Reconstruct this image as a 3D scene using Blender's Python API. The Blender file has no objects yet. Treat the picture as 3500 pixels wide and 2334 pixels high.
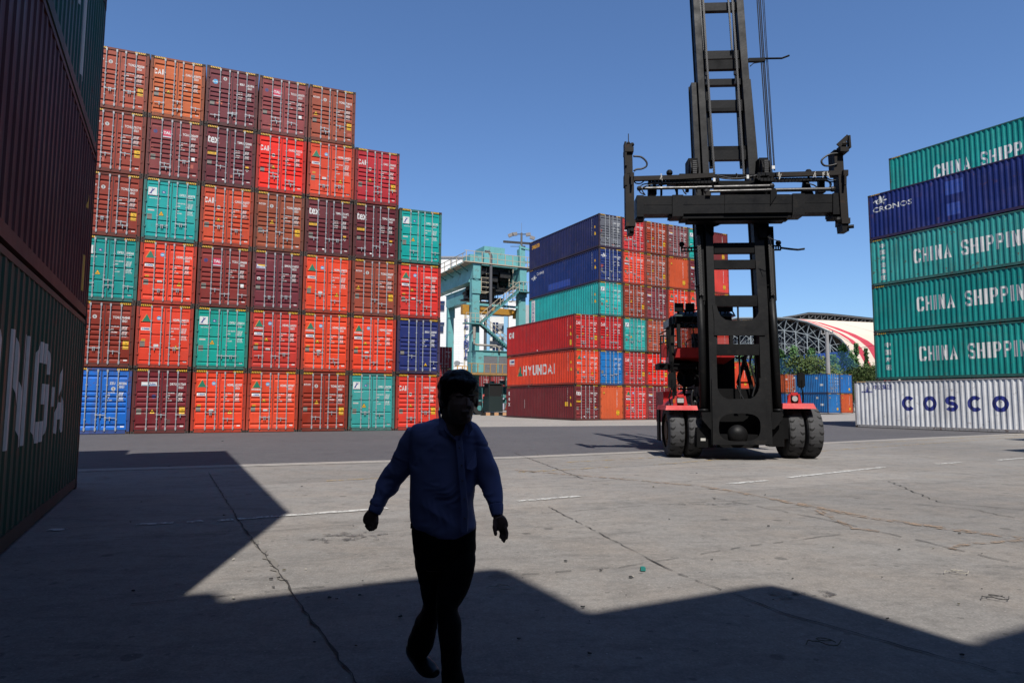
import bpy, bmesh, math, random
from mathutils import Vector, Matrix, noise
R = math.radians
random.seed(7)
sc = bpy.context.scene
COL = sc.collection

# ---------------------------------------------------------------- camera, sky, sun, exposure
PITCH, ROLL, LENS, CAMH = 5.122, 0.286, 23.46, 1.52
cam = bpy.data.objects.new('camera', bpy.data.cameras.new('camera'))
COL.objects.link(cam)
cam.data.lens = LENS; cam.data.sensor_width = 36; cam.data.clip_start = 0.05; cam.data.clip_end = 3000
cam.matrix_world = Matrix.Translation((0, 0, CAMH)) @ Matrix.Rotation(R(90 + PITCH), 4, 'X') @ Matrix.Rotation(R(ROLL), 4, 'Z')
sc.camera = cam
SUN = Vector((0.0726, -0.589, 0.804)).normalized()
wd = bpy.data.worlds.new('World'); sc.world = wd; wd.use_nodes = True
wn = wd.node_tree.nodes; wl = wd.node_tree.links
sky = wn.new('ShaderNodeTexSky'); sky.sky_type = 'NISHITA'; sky.sun_disc = False
sky.sun_elevation = math.asin(SUN.z); sky.sun_rotation = math.atan2(SUN.x, SUN.y)
sky.altitude = 0; sky.air_density = 1.0; sky.dust_density = 0.6; sky.ozone_density = 4
tint = wn.new('ShaderNodeMix'); tint.data_type = 'RGBA'; tint.blend_type = 'MULTIPLY'; tint.inputs[0].default_value = 1; tint.inputs[7].default_value = (.87, 1.03, 1.23, 1)
wl.new(sky.outputs[0], tint.inputs[6]); wl.new(tint.outputs[2], wn['Background'].inputs[0]); wn['Background'].inputs[1].default_value = 0.071
sl = bpy.data.lights.new('sun', 'SUN'); sl.energy = 5.0; sl.angle = R(0.5); sl.color = (1.0, 0.955, 0.89)
so = bpy.data.objects.new('sun', sl); COL.objects.link(so)
so.rotation_euler = SUN.to_track_quat('Z', 'Y').to_euler(); so.location = (0, -20, 40)
sc.view_settings.view_transform = 'Standard'; sc.view_settings.look = 'None'
sc.view_settings.exposure = 0.76; sc.view_settings.gamma = 1.0

# points of the place measured on a 2351 px wide view, turned into metres at a given distance
_f = 2281.0; _cp, _sp = math.cos(R(PITCH)), math.sin(R(PITCH)); _cr, _sr = math.cos(R(ROLL)), math.sin(R(ROLL)); _D = 3500 / 2351
def ray(X, Y):
    x, y = X * _D - 1750, Y * _D - 1167
    u = (_cr * x + _sr * y) / _f; v = (_sr * x - _cr * y) / _f
    return Vector((u, _cp - v * _sp, _sp + v * _cp))
def at(X, Y, yy):
    d = ray(X, Y); p = d * (yy / d.y); p.z += CAMH; return p
def gnd(X, Y, z=0.0):
    d = ray(X, Y); p = d * ((z - CAMH) / d.z); return Vector((p.x, p.y, z))

def lin(h):
    c = [int(h[i:i + 2], 16) / 255 for i in (0, 2, 4)]
    return tuple(x / 12.92 if x <= .04045 else ((x + .055) / 1.055) ** 2.4 for x in c)

# ---------------------------------------------------------------- materials
MATS = {}
KB = .54          # overall level of the base colours (lowered so that shade comes out deeper) against the exposure above
def mat(name, rgb=(.5, .5, .5), rough=.6, metal=0.0, spec=.4, emit=None):
    if name in MATS: return MATS[name]
    m = bpy.data.materials.new(name); m.use_nodes = True
    b = m.node_tree.nodes['Principled BSDF']
    b.inputs['Base Color'].default_value = (*[x * KB for x in rgb], 1); b.inputs['Roughness'].default_value = rough
    b.inputs['Metallic'].default_value = metal; b.inputs['Specular IOR Level'].default_value = spec
    MATS[name] = m; return m
class NT:
    def __init__(s, m): s.n = m.node_tree.nodes; s.l = m.node_tree.links; s.b = s.n['Principled BSDF']
    def new(s, t, **k):
        o = s.n.new(t)
        for a, b in k.items(): setattr(o, a, b)
        return o
    def link(s, a, b): s.l.new(a, b)
    def noise(s, vec, scale, detail=4, rough=.55, mscale=None):
        if mscale is not None:
            mp = s.new('ShaderNodeMapping'); mp.inputs['Scale'].default_value = mscale; s.link(vec, mp.inputs[0]); vec = mp.outputs[0]
        t = s.new('ShaderNodeTexNoise'); t.inputs['Scale'].default_value = scale; t.inputs['Detail'].default_value = detail
        t.inputs['Roughness'].default_value = rough; s.link(vec, t.inputs['Vector']); return t.outputs['Fac']
    def ramp(s, fac, a, b, lo=0.0, hi=1.0):
        r = s.new('ShaderNodeMapRange'); r.inputs[1].default_value = a; r.inputs[2].default_value = b
        r.inputs[3].default_value = lo; r.inputs[4].default_value = hi; s.link(fac, r.inputs[0]); return r.outputs[0]
    def math(s, op, a, b):
        r = s.new('ShaderNodeMath', operation=op)
        for i, q in enumerate((a, b)):
            if isinstance(q, (int, float)): r.inputs[i].default_value = q
            else: s.link(q, r.inputs[i])
        return r.outputs[0]
    def mix(s, fac, a, b, mode='MIX'):
        r = s.new('ShaderNodeMix', data_type='RGBA', blend_type=mode)
        for i, q in ((0, fac), (6, a), (7, b)):
            if isinstance(q, (int, float)): r.inputs[i].default_value = q
            elif isinstance(q, tuple): r.inputs[i].default_value = (*[x * KB for x in q], 1)
            else: s.link(q, r.inputs[i])
        return r.outputs[2]
    def val(s, col, v):
        r = s.new('ShaderNodeVectorMath', operation='SCALE'); s.link(col, r.inputs[0])
        if isinstance(v, (int, float)): r.inputs[3].default_value = v
        else: s.link(v, r.inputs[3])
        return r.outputs[0]
def paint_material():
    m = mat('container_paint', rough=.45, spec=.16); t = NT(m)
    oi = t.new('ShaderNodeObjectInfo'); pos = t.new('ShaderNodeNewGeometry').outputs['Position']
    c = oi.outputs['Color']; wear = oi.outputs['Alpha']
    n1 = t.noise(pos, .55, 5); c = t.val(c, t.ramp(n1, .25, .75, .80, 1.16))
    fade = t.ramp(t.noise(pos, .9, 3), .5, .8, 0, .06)
    c = t.mix(fade, c, (.42, .33, .29))
    st = t.noise(pos, 1.0, 5, .6, (7, 7, .35)); st = t.ramp(st, .50, .70, 0, .55); st = t.math('MULTIPLY', st, wear)
    c = t.mix(st, c, (.075, .055, .045))
    ru = t.noise(pos, 3.6, 8, .68); ru = t.ramp(ru, .60, .66, 0, .85); ru = t.math('MULTIPLY', ru, wear)
    c = t.mix(ru, c, (.13, .05, .028))
    sp = t.noise(pos, 22, 3, .6); sp = t.ramp(sp, .66, .70, 0, .7); sp = t.math('MULTIPLY', sp, wear)
    c = t.mix(sp, c, (.10, .05, .035))
    t.link(c, t.b.inputs['Base Color'])
    t.link(t.ramp(n1, .3, .7, .42, .62), t.b.inputs['Roughness'])
    bp = t.new('ShaderNodeBump'); bp.inputs['Strength'].default_value = .5; bp.inputs['Distance'].default_value = .03
    t.link(t.noise(pos, 1.6, 3), bp.inputs['Height']); t.link(bp.outputs[0], t.b.inputs['Normal'])
    return m
PAINT = paint_material()
def worn(name, rgb, rough=.5, rust=(.10, .045, .028), amt=.4, metal=0, scale=3.0, dirt=(.03, .027, .025), spec=.4):
    if name in MATS: return MATS[name]
    m = mat(name, rgb, rough, metal, spec); t = NT(m); pos = t.new('ShaderNodeNewGeometry').outputs['Position']
    n1 = t.noise(pos, scale, 6, .6)
    c = t.mix(t.ramp(n1, .35, .75, 0, .55), tuple(rgb), tuple(.62 * a + .38 * b for a, b in zip(rgb, dirt)))
    c = t.mix(t.ramp(t.noise(pos, scale * 1.7, 8, .7), .57, .64, 0, amt), c, tuple(rust))
    t.link(c, t.b.inputs['Base Color']); t.link(t.ramp(n1, .3, .7, rough - .1, rough + .15), t.b.inputs['Roughness'])
    bp = t.new('ShaderNodeBump'); bp.inputs['Strength'].default_value = .2; bp.inputs['Distance'].default_value = .01
    t.link(t.noise(pos, 14, 4), bp.inputs['Height']); t.link(bp.outputs[0], t.b.inputs['Normal'])
    return m
GALV = worn('galvanised_steel', (.50, .52, .53), .45, (.16, .09, .06), .35, .25, 9)
HANDLE = worn('handle_steel', (.30, .30, .30), .5, (.12, .06, .04), .6, .2, 12)
SEAL = mat('rubber_seal', (.022, .022, .024), .8)
CAST = worn('casting_rust', (.060, .036, .026), .75, (.11, .045, .025), .6)
HOLE = mat('dark_hole', (.004, .004, .004), .9)  # black that stands for the shade inside holes and grooves
UNDER = mat('underside', (.03, .025, .022), .9)
LETTER = {}
def letter(name, hexs, rough=.5):
    if name in LETTER: return LETTER[name]
    m = mat('lettering_' + name, lin(hexs), rough); t = NT(m); pos = t.new('ShaderNodeNewGeometry').outputs['Position']
    c = t.mix(t.ramp(t.noise(pos, 4, 6, .7), .45, .8, 0, .35), tuple(lin(hexs)), (.18, .15, .14))
    t.link(c, t.b.inputs['Base Color']); LETTER[name] = m; return m
WHITE = letter('white', 'E6E6E2'); YEL = letter('yellow', 'F2B90C'); BLK = letter('black', '15130F'); GREEN = letter('green', '0B7A5C')
NAVY = letter('navy', '1F2F8C'); PINK = letter('pink', 'CF1F52'); SKYB = letter('sky', '2FA3D8'); ORG = letter('orange', 'E59A4A')
GREYP = letter('plate', '7F7A70'); LGREY = letter('pale', 'C9C6BE'); GOLD = letter('gold', 'E3A21E'); DGREY = letter('dark', '3A3935')

# ---------------------------------------------------------------- mesh helpers
class MB:
    def __init__(s): s.v = []; s.f = []; s.m = []
    def add(s, vs, fs, m=0, M=None):
        b = len(s.v)
        s.v += [tuple(M @ Vector(p)) if M else tuple(p) for p in vs]
        s.f += [[b + i for i in f] for f in fs]; s.m += [m] * len(fs); return s
    def box(s, a, b, m=0, M=None):
        x0, y0, z0 = a; x1, y1, z1 = b
        return s.add([(x0, y0, z0), (x1, y0, z0), (x1, y1, z0), (x0, y1, z0), (x0, y0, z1), (x1, y0, z1), (x1, y1, z1), (x0, y1, z1)],
                     [(0, 3, 2, 1), (4, 5, 6, 7), (0, 1, 5, 4), (1, 2, 6, 5), (2, 3, 7, 6), (3, 0, 4, 7)], m, M)
    def bar(s, p, q, w, h=None, m=0, up=(0, 0, 1)):
        p, q = Vector(p), Vector(q); h = h or w; d = (q - p).normalized(); u = Vector(up)
        if abs(d.dot(u)) > .98: u = Vector((0, 1, 0))
        a = d.cross(u).normalized(); c = a.cross(d).normalized(); vs = []
        for e in (p, q):
            for i, j in ((-1, -1), (1, -1), (1, 1), (-1, 1)): vs.append(e + a * (i * w / 2) + c * (j * h / 2))
        return s.add(vs, [(0, 1, 2, 3), (7, 6, 5, 4), (0, 4, 5, 1), (1, 5, 6, 2), (2, 6, 7, 3), (3, 7, 4, 0)], m)
    def cyl(s, p, q, r, n=8, r2=None, m=0, cap=True):
        p, q = Vector(p), Vector(q); r2 = r if r2 is None else r2; d = (q - p).normalized()
        u = Vector((0, 0, 1)) if abs(d.z) < .9 else Vector((1, 0, 0)); a = d.cross(u).normalized(); c = a.cross(d)
        vs = []
        for e, rr in ((p, r), (q, r2)):
            for i in range(n): t = 2 * math.pi * i / n; vs.append(e + a * (rr * math.cos(t)) + c * (rr * math.sin(t)))
        fs = [(i, i + n, (i + 1) % n + n, (i + 1) % n) for i in range(n)]
        if cap: fs += [tuple(range(n)), tuple(range(2 * n - 1, n - 1, -1))]
        return s.add(vs, fs, m)
    def tube(s, pts, r, n=6, m=0):
        pts = [Vector(p) for p in pts]; rings = []; a = None
        for i, p in enumerate(pts):
            d = (pts[min(i + 1, len(pts) - 1)] - pts[max(i - 1, 0)]).normalized()
            if a is None:
                u = Vector((0, 0, 1)) if abs(d.z) < .9 else Vector((1, 0, 0)); a = d.cross(u).normalized()
            else: a = (a - d * a.dot(d)).normalized()
            c = a.cross(d); rr = r[i] if isinstance(r, (list, tuple)) else r
            rings.append([p + a * (rr * math.cos(2 * math.pi * k / n)) + c * (rr * math.sin(2 * math.pi * k / n)) for k in range(n)])
        vs = [v for g in rings for v in g]; fs = []
        for i in range(len(pts) - 1):
            for k in range(n): fs.append((i * n + k, (i + 1) * n + k, (i + 1) * n + (k + 1) % n, i * n + (k + 1) % n))
        fs += [tuple(range(n)), tuple(range(len(vs) - 1, len(vs) - n - 1, -1))]
        return s.add(vs, fs, m)
    def prism(s, poly, fn, d, m=0):     # poly: 2D outline, fn(u, v, w) -> 3D, thickness from w = 0 to d
        n = len(poly); vs = [fn(u, v, 0) for u, v in poly] + [fn(u, v, d) for u, v in poly]
        return s.add(vs, [tuple(range(n)), tuple(range(2 * n - 1, n - 1, -1))] + [(i, i + n, (i + 1) % n + n, (i + 1) % n) for i in range(n)], m)
    def ball(s, c, r, n=10, m=0, M=None):
        c = Vector(c); r = r if isinstance(r, (tuple, list)) else (r, r, r); vs = []; fs = []; k = n // 2
        for i in range(k + 1):
            for j in range(n):
                a = math.pi * i / k; b = 2 * math.pi * j / n
                vs.append((c.x + r[0] * math.sin(a) * math.cos(b), c.y + r[1] * math.sin(a) * math.sin(b), c.z + r[2] * math.cos(a)))
        for i in range(k):
            for j in range(n): fs.append((i * n + j, (i + 1) * n + j, (i + 1) * n + (j + 1) % n, i * n + (j + 1) % n))
        return s.add(vs, fs, m, M)
    def mesh(s, name, mats, smooth=False):
        me = bpy.data.meshes.new(name); me.from_pydata(s.v, [], s.f)
        mats = mats if isinstance(mats, (list, tuple)) else [mats]
        for m in mats: me.materials.append(m)
        me.polygons.foreach_set('material_index', s.m)
        if smooth: me.polygons.foreach_set('use_smooth', [True] * len(s.f))
        me.update()
        if s.fix: fixn(me)
        return me
    fix = True
def fixn(me):
    bm = bmesh.new(); bm.from_mesh(me); bmesh.ops.recalc_face_normals(bm, faces=bm.faces); bm.to_mesh(me); bm.free()
def obj(name, me, parent=None, color=None, M=None):
    o = bpy.data.objects.new(name, me); COL.objects.link(o)
    if parent: o.parent = parent
    if color: o.color = color
    if M: o.matrix_basis = M
    return o
def build(mb, name, mats, parent=None, color=None, smooth=False):
    return obj(name, mb.mesh(name, mats, smooth), parent, color)
def tag(o, label=None, cat=None, group=None, kind=None):
    for k, v in (('label', label), ('category', cat), ('group', group), ('kind', kind)):
        if v: o[k] = v
    return o
def empty(name, loc, rz=0.0, label=None, cat=None, group=None):
    o = bpy.data.objects.new(name, None); COL.objects.link(o); o.location = loc; o.rotation_euler = (0, 0, rz)
    o.empty_display_size = .2; return tag(o, label, cat, group)

# ---------------------------------------------------------------- flat artwork (u, v) laid on surfaces
TC = {}
def text2d(s, size=1.0, sx=1.0, off=0.0, align='LEFT', sp=1.0):
    k = (s, size, sx, off, align, sp)
    if k not in TC:
        cu = bpy.data.curves.new('t', 'FONT'); cu.body = s; cu.size = size; cu.offset = off; cu.align_x = align
        cu.space_character = sp; cu.resolution_u = 2; cu.space_line = .82
        o = bpy.data.objects.new('t', cu); COL.objects.link(o)
        dg = bpy.context.evaluated_depsgraph_get(); me = o.evaluated_get(dg).to_mesh()
        TC[k] = ([(v.co.x * sx, v.co.y) for v in me.vertices], [tuple(p.vertices) for p in me.polygons])
        o.evaluated_get(dg).to_mesh_clear(); bpy.data.objects.remove(o); bpy.data.curves.remove(cu)
    return TC[k]
def rect(u0, v0, u1, v1): return ([(u0, v0), (u1, v0), (u1, v1), (u0, v1)], [(0, 1, 2, 3)])
def poly(*p): return (list(p), [tuple(range(len(p)))])
def disc(u, v, r, n=14): return ([(u + r * math.cos(2 * math.pi * i / n), v + r * math.sin(2 * math.pi * i / n)) for i in range(n)], [tuple(range(n))])
def ringd(u, v, r, w, n=16):
    vs = []
    for i in range(n):
        t = 2 * math.pi * i / n; vs += [(u + r * math.cos(t), v + r * math.sin(t)), (u + (r - w) * math.cos(t), v + (r - w) * math.sin(t))]
    return (vs, [(2 * i, (2 * i + 2) % (2 * n), (2 * i + 3) % (2 * n), 2 * i + 1) for i in range(n)])
def shift(g, du, dv): return ([(u + du, v + dv) for u, v in g[0]], g[1])
def T(s, u, v, size, sx=.85, off=0.0, sp=1.0): return shift(text2d(s, size, sx, off, 'LEFT', sp), u, v)
def FIT(s, u0, u1, v0, v1, off=.03):
    V, F = text2d(s, 1.0, 1.0, off); a = min(x for x, _ in V); b = max(x for x, _ in V); c = min(y for _, y in V); d = max(y for _, y in V)
    return ([(u0 + (x - a) / (b - a) * (u1 - u0), v0 + (y - c) / (d - c) * (v1 - v0)) for x, y in V], F)
STK = {'C': [[(1, .74), (1, .86), (.84, 1), (.16, 1), (0, .86), (0, .14), (.16, 0), (.84, 0), (1, .14), (1, .26)]], 'O': [[(.5, 1), (.16, 1), (0, .84), (0, .16), (.16, 0), (.84, 0), (1, .16), (1, .84), (.84, 1), (.5, 1)]],
 'G': [[(1, .74), (1, .86), (.84, 1), (.16, 1), (0, .86), (0, .14), (.16, 0), (.84, 0), (1, .14), (1, .48), (.55, .48)]], 'H': [[(0, -9), (0, 9)], [(1, -9), (1, 9)], [(0, .5), (1, .5)]], 'I': [[(.5, -9), (.5, 9)]],
 'N': [[(0, -9), (0, 9)], [(1, -9), (1, 9)], [(.04, 1), (.96, 0)]], 'A': [[(0, -9), (.5, 9), (1, -9)], [(.2, .28), (.8, .28)]], 'P': [[(0, -9), (0, 9)], [(0, 1), (.8, 1), (1, .86), (1, .60), (.8, .46), (0, .46)]],
 'S': [[(1, .74), (1, .86), (.84, 1), (.16, 1), (0, .86), (0, .68), (.14, .56), (.86, .44), (1, .32), (1, .14), (.84, 0), (.16, 0), (0, .14), (0, .26)]], 'Y': [[(0, 9), (.5, .48), (1, 9)], [(.5, .5), (.5, -9)]],
 'U': [[(0, 9), (0, .14), (.16, 0), (.84, 0), (1, .14), (1, 9)]], 'D': [[(0, -9), (0, 9)], [(0, 1), (.78, 1), (1, .82), (1, .18), (.78, 0), (0, 0)]], 'M': [[(0, -9), (0, 9)], [(1, -9), (1, 9)], [(0, 1), (.5, .2), (1, 1)]]}
def _arc(cx, cy, rx, ry, a0, a1, n=14): return [(cx + rx * math.cos(R(a0 + (a1 - a0) * i / n)), cy + ry * math.sin(R(a0 + (a1 - a0) * i / n))) for i in range(n + 1)]
STK['c'] = [_arc(.5, .5, .5, .5, 42, 318, 18)]; STK['o'] = [_arc(.5, .5, .5, .5, 90, 450, 24)]; STK['s'] = [_arc(.5, .76, .46, .24, 25, 250, 12) + _arc(.5, .26, .5, .26, 75, -155, 12)]
def BLOCK(ch, u0, u1, v0, v1, t, m):
    out = []; h = t / 2; W_, H_ = u1 - u0 - t, v1 - v0 - t
    for k, pl in enumerate(STK[ch]):
        P = []
        for x, y in pl:
            yy = v0 if y < -1 else v1 if y > 2 else v0 + h + y * H_; P.append(Vector((u0 + h + x * W_, yy)))
        L_, R_ = [], []; n = len(P)
        for i in range(n):
            d0 = (P[i] - P[i - 1]).normalized() if i else (P[1] - P[0]).normalized(); d1 = (P[i + 1] - P[i]).normalized() if i < n - 1 else d0
            b = (d0 + d1).normalized(); s = h / max(.45, b.dot(d0)); nn = Vector((-b.y, b.x)) * s; L_.append(P[i] + nn); R_.append(P[i] - nn)
        out.append((([(q.x, min(max(q.y, v0), v1)) for q in L_ + R_], [(i, n + i, n + i + 1, i + 1) for i in range(n - 1)]), m, .4 * k))
    return out
def art(name, items, parent, surf, M=None):
    """items: (shape2d, material, level); surf: (axis, breaks, fn(u, v, out))"""
    axis, breaks, fn = surf; mats = []; me = bpy.data.meshes.new(name); V = []; F = []; MI = []
    for g, m, lev in items:
        if m not in mats: mats.append(m)
        bm = bmesh.new(); vs = [bm.verts.new((u, v, 0)) for u, v in g[0]]
        for f in g[1]:
            try: bm.faces.new([vs[i] for i in f])
            except ValueError: pass
        lo = min(p[axis] for p in g[0]); hi = max(p[axis] for p in g[0])
        for b in breaks:
            if lo + 1e-4 < b < hi - 1e-4:
                co = (b, 0, 0) if axis == 0 else (0, b, 0); no = (1, 0, 0) if axis == 0 else (0, 1, 0)
                bmesh.ops.bisect_plane(bm, geom=bm.verts[:] + bm.edges[:] + bm.faces[:], dist=1e-5, plane_co=co, plane_no=no)
        bm.verts.ensure_lookup_table(); base = len(V)
        V += [fn(w.co.x, w.co.y, .0025 + .0015 * lev) for w in bm.verts]
        bm.verts.index_update()
        for f in bm.faces: F.append([base + w.index for w in f.verts]); MI.append(mats.index(m))
        bm.free()
    me.from_pydata([tuple(p) for p in V], [], F)
    for m in mats: me.materials.append(m)
    me.polygons.foreach_set('material_index', MI); me.update()
    return obj(name, me, parent, None, M)
# ---------------------------------------------------------------- shipping containers
CW, CH = 2.438, 2.896
# local frame: x across the door end (0..CW), y from the door end backwards, z up
LEAF0, LEAF1 = .19, 2.765
def door_profile(kind):
    H = LEAF1 - LEAF0
    gr = {'A': [(.06, .05), (.29, .05), (.515, .05), (.725, .05), (.94, .03)],
          'B': [(.075, .085), (.30, .07), (.385, .07), (.47, .07), (.555, .07), (.64, .07), (.90, .085)]}[kind]
    p = [(LEAF0, 0.0)]; d = .034 if kind == 'A' else .04
    for c, w in gr:
        z = LEAF0 + c * H
        p += [(z - w, 0), (z - w * .35, d), (z + w * .55, d), (z + w * .72, 0)]
    p.append((LEAF1, 0)); return p
PROF = {k: door_profile(k) for k in 'AB'}
def interp(prof, x):
    if x <= prof[0][0]: return prof[0][1]
    for (a, b), (c, d) in zip(prof, prof[1:]):
        if x <= c: return b + (d - b) * (x - a) / max(c - a, 1e-6)
    return prof[-1][1]
DY = .035       # door leaf outer plane behind the corner posts
def door_surf(kind):
    pr = PROF[kind]
    return (1, [z for z, _ in pr], lambda u, v, o: (u, DY + interp(pr, v) - o, v))
def leaf_mesh(kind, x0, x1):
    mb = MB(); pr = PROF[kind]; e = .055; vs = []; fs = []
    for z, d in pr: vs += [(x0 + e, DY + d, z), (x1 - e, DY + d, z)]
    for i in range(len(pr) - 1): fs.append((2 * i, 2 * i + 1, 2 * i + 3, 2 * i + 2))
    mb.add(vs, fs)
    for a, b in ((x0, x0 + e), (x1 - e, x1)): mb.box((a, DY - .006, LEAF0), (b, DY + .05, LEAF1))
    mb.box((x0 + e, DY - .004, LEAF0), (x1 - e, DY + .05, LEAF0 + .03)); mb.box((x0 + e, DY - .004, LEAF1 - .03), (x1 - e, DY + .05, LEAF1))
    return mb.mesh('door', PAINT)
BX = [.262 * CW, .438 * CW, .592 * CW, .772 * CW]
def bar_mesh():
    mb = MB(); y = DY - .045
    mb.cyl((0, y, .13), (0, y, 2.83), .023, 6)
    for z in (.17, 2.70): mb.box((-.035, y - .02, z), (.035, y + .04, z + .12))
    for z in (.62, 1.12, 1.62, 2.12): mb.box((-.036, y - .012, z), (.036, y + .045, z + .05))
    return mb.mesh('locking_bar', GALV)
def handle_mesh():
    mb = MB(); y = DY - .06
    mb.bar((-.02, y, .0), (.40, y, -.012), .014, .030); mb.box((.15, y - .012, -.035), (.21, y + .035, .035)); mb.box((-.035, y - .01, -.04), (.035, y + .04, .05))
    mb.box((.165, y - .02, -.14), (.195, y + .02, -.05))
    return mb.mesh('door_handle', GALV)
def seal_mesh():
    mb = MB(); y0, y1 = DY - .012, DY + .03; c = CW / 2
    for a, b in ((.118, .142), (c - .014, c + .014), (CW - .142, CW - .118)): mb.box((a, y0, .17), (b, y1, 2.785))
    mb.box((.142, y0, .168), (c - .014, y1, .189)); mb.box((c + .014, y0, .168), (CW - .142, y1, .189))
    mb.box((.142, y0, 2.766), (c - .014, y1, 2.786)); mb.box((c + .014, y0, 2.766), (CW - .142, y1, 2.786))
    return mb.mesh('door_seal', SEAL)
def frame_mesh(L, H=CH):
    mb = MB()
    for x0, x1 in ((.004, .118), (CW - .118, CW - .004)):
        for y0, y1 in ((.004, .10), (L - .10, L - .004)): mb.box((x0, y0, .12), (x1, y1, H - .12))
        for z in (.6, 1.15, 1.75, 2.3):      # hinge lugs on the door posts
            xa = x0 + .06 if x0 < 1 else x0 - .04; mb.box((xa, -.012, z), (xa + .10, .004, z + .10))
    mb.box((.165, .006, .03), (CW - .165, .12, .165)); mb.box((.165, .006, H - .108), (CW - .165, .12, H - .012))
    mb.box((.165, L - .12, .03), (CW - .165, L - .006, .165)); mb.box((.165, L - .12, H - .108), (CW - .165, L - .006, H - .012))
    for x0, x1 in ((.006, .06), (CW - .06, CW - .006)):
        mb.box((x0, .17, .04), (x1, L - .17, .19)); mb.box((x0, .17, H - .085), (x1, L - .17, H - .014))
    return mb.mesh('frame', PAINT)
def side_profile(L):
    p = [(.10, .012)]; y = .16; n = max(1, int(round((L - .32) / .278))); w = (L - .32) / n
    for i in range(n):
        a = y + i * w
        p += [(a + .02 * w, .012), (a + .26 * w, .048), (a + .52 * w, .048), (a + .76 * w, .012)]
    p += [(L - .10, .012)]; return p
SPROF = {L: side_profile(L) for L in (12.19, 6.06)}
def side_mesh(L, H=CH):
    mb = MB(); pr = SPROF[L]
    n = len(pr); vs = [(d, y, .185) for y, d in pr] + [(d, y, H - .082) for y, d in pr]
    mb.add(vs, [(i, i + 1, i + 1 + n, i + n) for i in range(n - 1)])
    return mb.mesh('side_wall', PAINT)
def side_surf(L):
    pr = SPROF[L]
    return (0, [L - y for y, _ in pr], lambda u, v, o: (interp(pr, L - u) - o, L - u, v))
def end_mesh(L, H=CH):       # the plain corrugated end, outer face at y = 0 when used as the front
    mb = MB(); n = 8; w = (CW - .24) / n; p = [(.10, .02)]
    for i in range(n):
        a = .12 + i * w; p += [(a + .04 * w, .02), (a + .18 * w, .06), (a + .34 * w, .06), (a + .48 * w, .02)]
    p += [(CW - .10, .02)]; k = len(p); vs = [(x, d, .165) for x, d in p] + [(x, d, H - .11) for x, d in p]
    mb.add(vs, [(i, i + 1, i + 1 + k, i + k) for i in range(k - 1)])
    return mb.mesh('end_wall', PAINT)
def shell_mesh(L, H=CH):     # roof, floor and the far walls
    mb = MB(); mb.box((.05, .14, H - .05), (CW - .05, L - .02, H - .02)); mb.box((.05, .14, .14), (CW - .05, L - .05, .17))
    mb.box((CW - .07, .11, .17), (CW - .03, L - .1, H - .05)); mb.box((.10, L - .06, .17), (CW - .07, L - .03, H - .05)); mb.box((.12, .14, .17), (CW - .12, .16, H - .05))
    mb.box((.075, .11, .17), (.09, L - .1, H - .05))
    return mb.mesh('shell', PAINT)
def castings_mesh():
    mb = MB(); mb.box((0, 0, 0), (.165, .178, .118)); mb.box((.05, -.002, .03), (.115, .02, .09), 1); mb.box((-.002, .06, .03), (.02, .125, .09), 1)
    mb.box((.145, .06, .03), (.167, .125, .09), 1)
    return mb.mesh('corner_casting', [CAST, HOLE])
def stripes_mesh(W=.46):
    mb = MB(); y = .004; z0, z1 = CH - .102, CH - .022; mb.add([(0, y, z0), (W, y, z0), (W, y, z1), (0, y, z1)], [(0, 1, 2, 3)], 0)
    n = 6; s = W / n
    for i in range(n):
        a = i * s; b = min(a + s * .55, W); k = .028
        mb.add([(a, y - .003, z0), (b, y - .003, z0), (min(b + k, W), y - .003, z1), (a + k, y - .003, z1)], [(0, 1, 2, 3)], 1)
    mb.fix = False
    return mb.mesh('hazard_stripes', [BLK, YEL])
def sidestripes_mesh(L):
    mb = MB(); z0, z1 = CH - .085 , CH - .02; x = .003
    for i in range(5):
        y = L - .2 - i * .12; mb.add([(x, y, z0), (x, y - .06, z0), (x, y - .10, z1), (x, y - .04, z1)], [(0, 1, 2, 3)], 0)
    return mb.mesh('hazard_stripes', YEL)
ME = dict(bar=bar_mesh(), handle=handle_mesh(), seal=seal_mesh(), cast=castings_mesh(), stripes=stripes_mesh(), sstripes=sidestripes_mesh(12.19))
for k in 'AB':
    ME['leafL' + k] = leaf_mesh(k, .144, CW / 2 - .015); ME['leafR' + k] = leaf_mesh(k, CW / 2 + .015, CW - .144)
for L in (12.19, 6.06): ME['frame', L] = frame_mesh(L); ME['side', L] = side_mesh(L); ME['shell', L] = shell_mesh(L)
ME['end'] = end_mesh(12.19)

TABLES = {
 'A': ("MAX.GROSS\n\nTARE\n\n\nNET\n\nCU.CAP.", "32,500 KGS\n71,650 LBS\n3,800 KGS\n8,380 LBS\n\n28,700 KGS\n63,270 LBS\n76.4 CU.M.\n2,697 CU.FT."),
 'B': ("MAX GROSS\n\nTARE\n\nNET\n\nCU. CAP.", "32,500 KGS\n71,650 LBS\n3,840 KGS\n8,470 LBS\n28,660 KGS\n63,180 LBS\n76.4 CU.M\n2,700 CU.FT"),
 'C': ("MAXGROSS\n\nTARE\n\nPAYLOAD\n\nCUB.CAP.", "32,500 KGS\n71,650 LBS\n3,810 KGS\n8,400 LBS\n28,690 KGS\n63,250 LBS\n76.4 CUM\n2,700 CUFT"),
 'D': ("MAX. WT.\n\nTARE WT.\n\nPAYLOAD\n\nCU. CAP.", "32,500 KGS\n71,650 LBS\n3,820 KGS\n8,420 LBS\n28,680 KGS\n63,230 LBS\n76.4 CU M\n2,700 CUFT")}
ARTC = {}
def art_cached(key, name, items_fn, parent, surf, M=None):
    if key not in ARTC: ARTC[key] = art(name, items_fn(), parent, surf, M).data; return
    obj(name, ARTC[key], parent, None, M)
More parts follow.
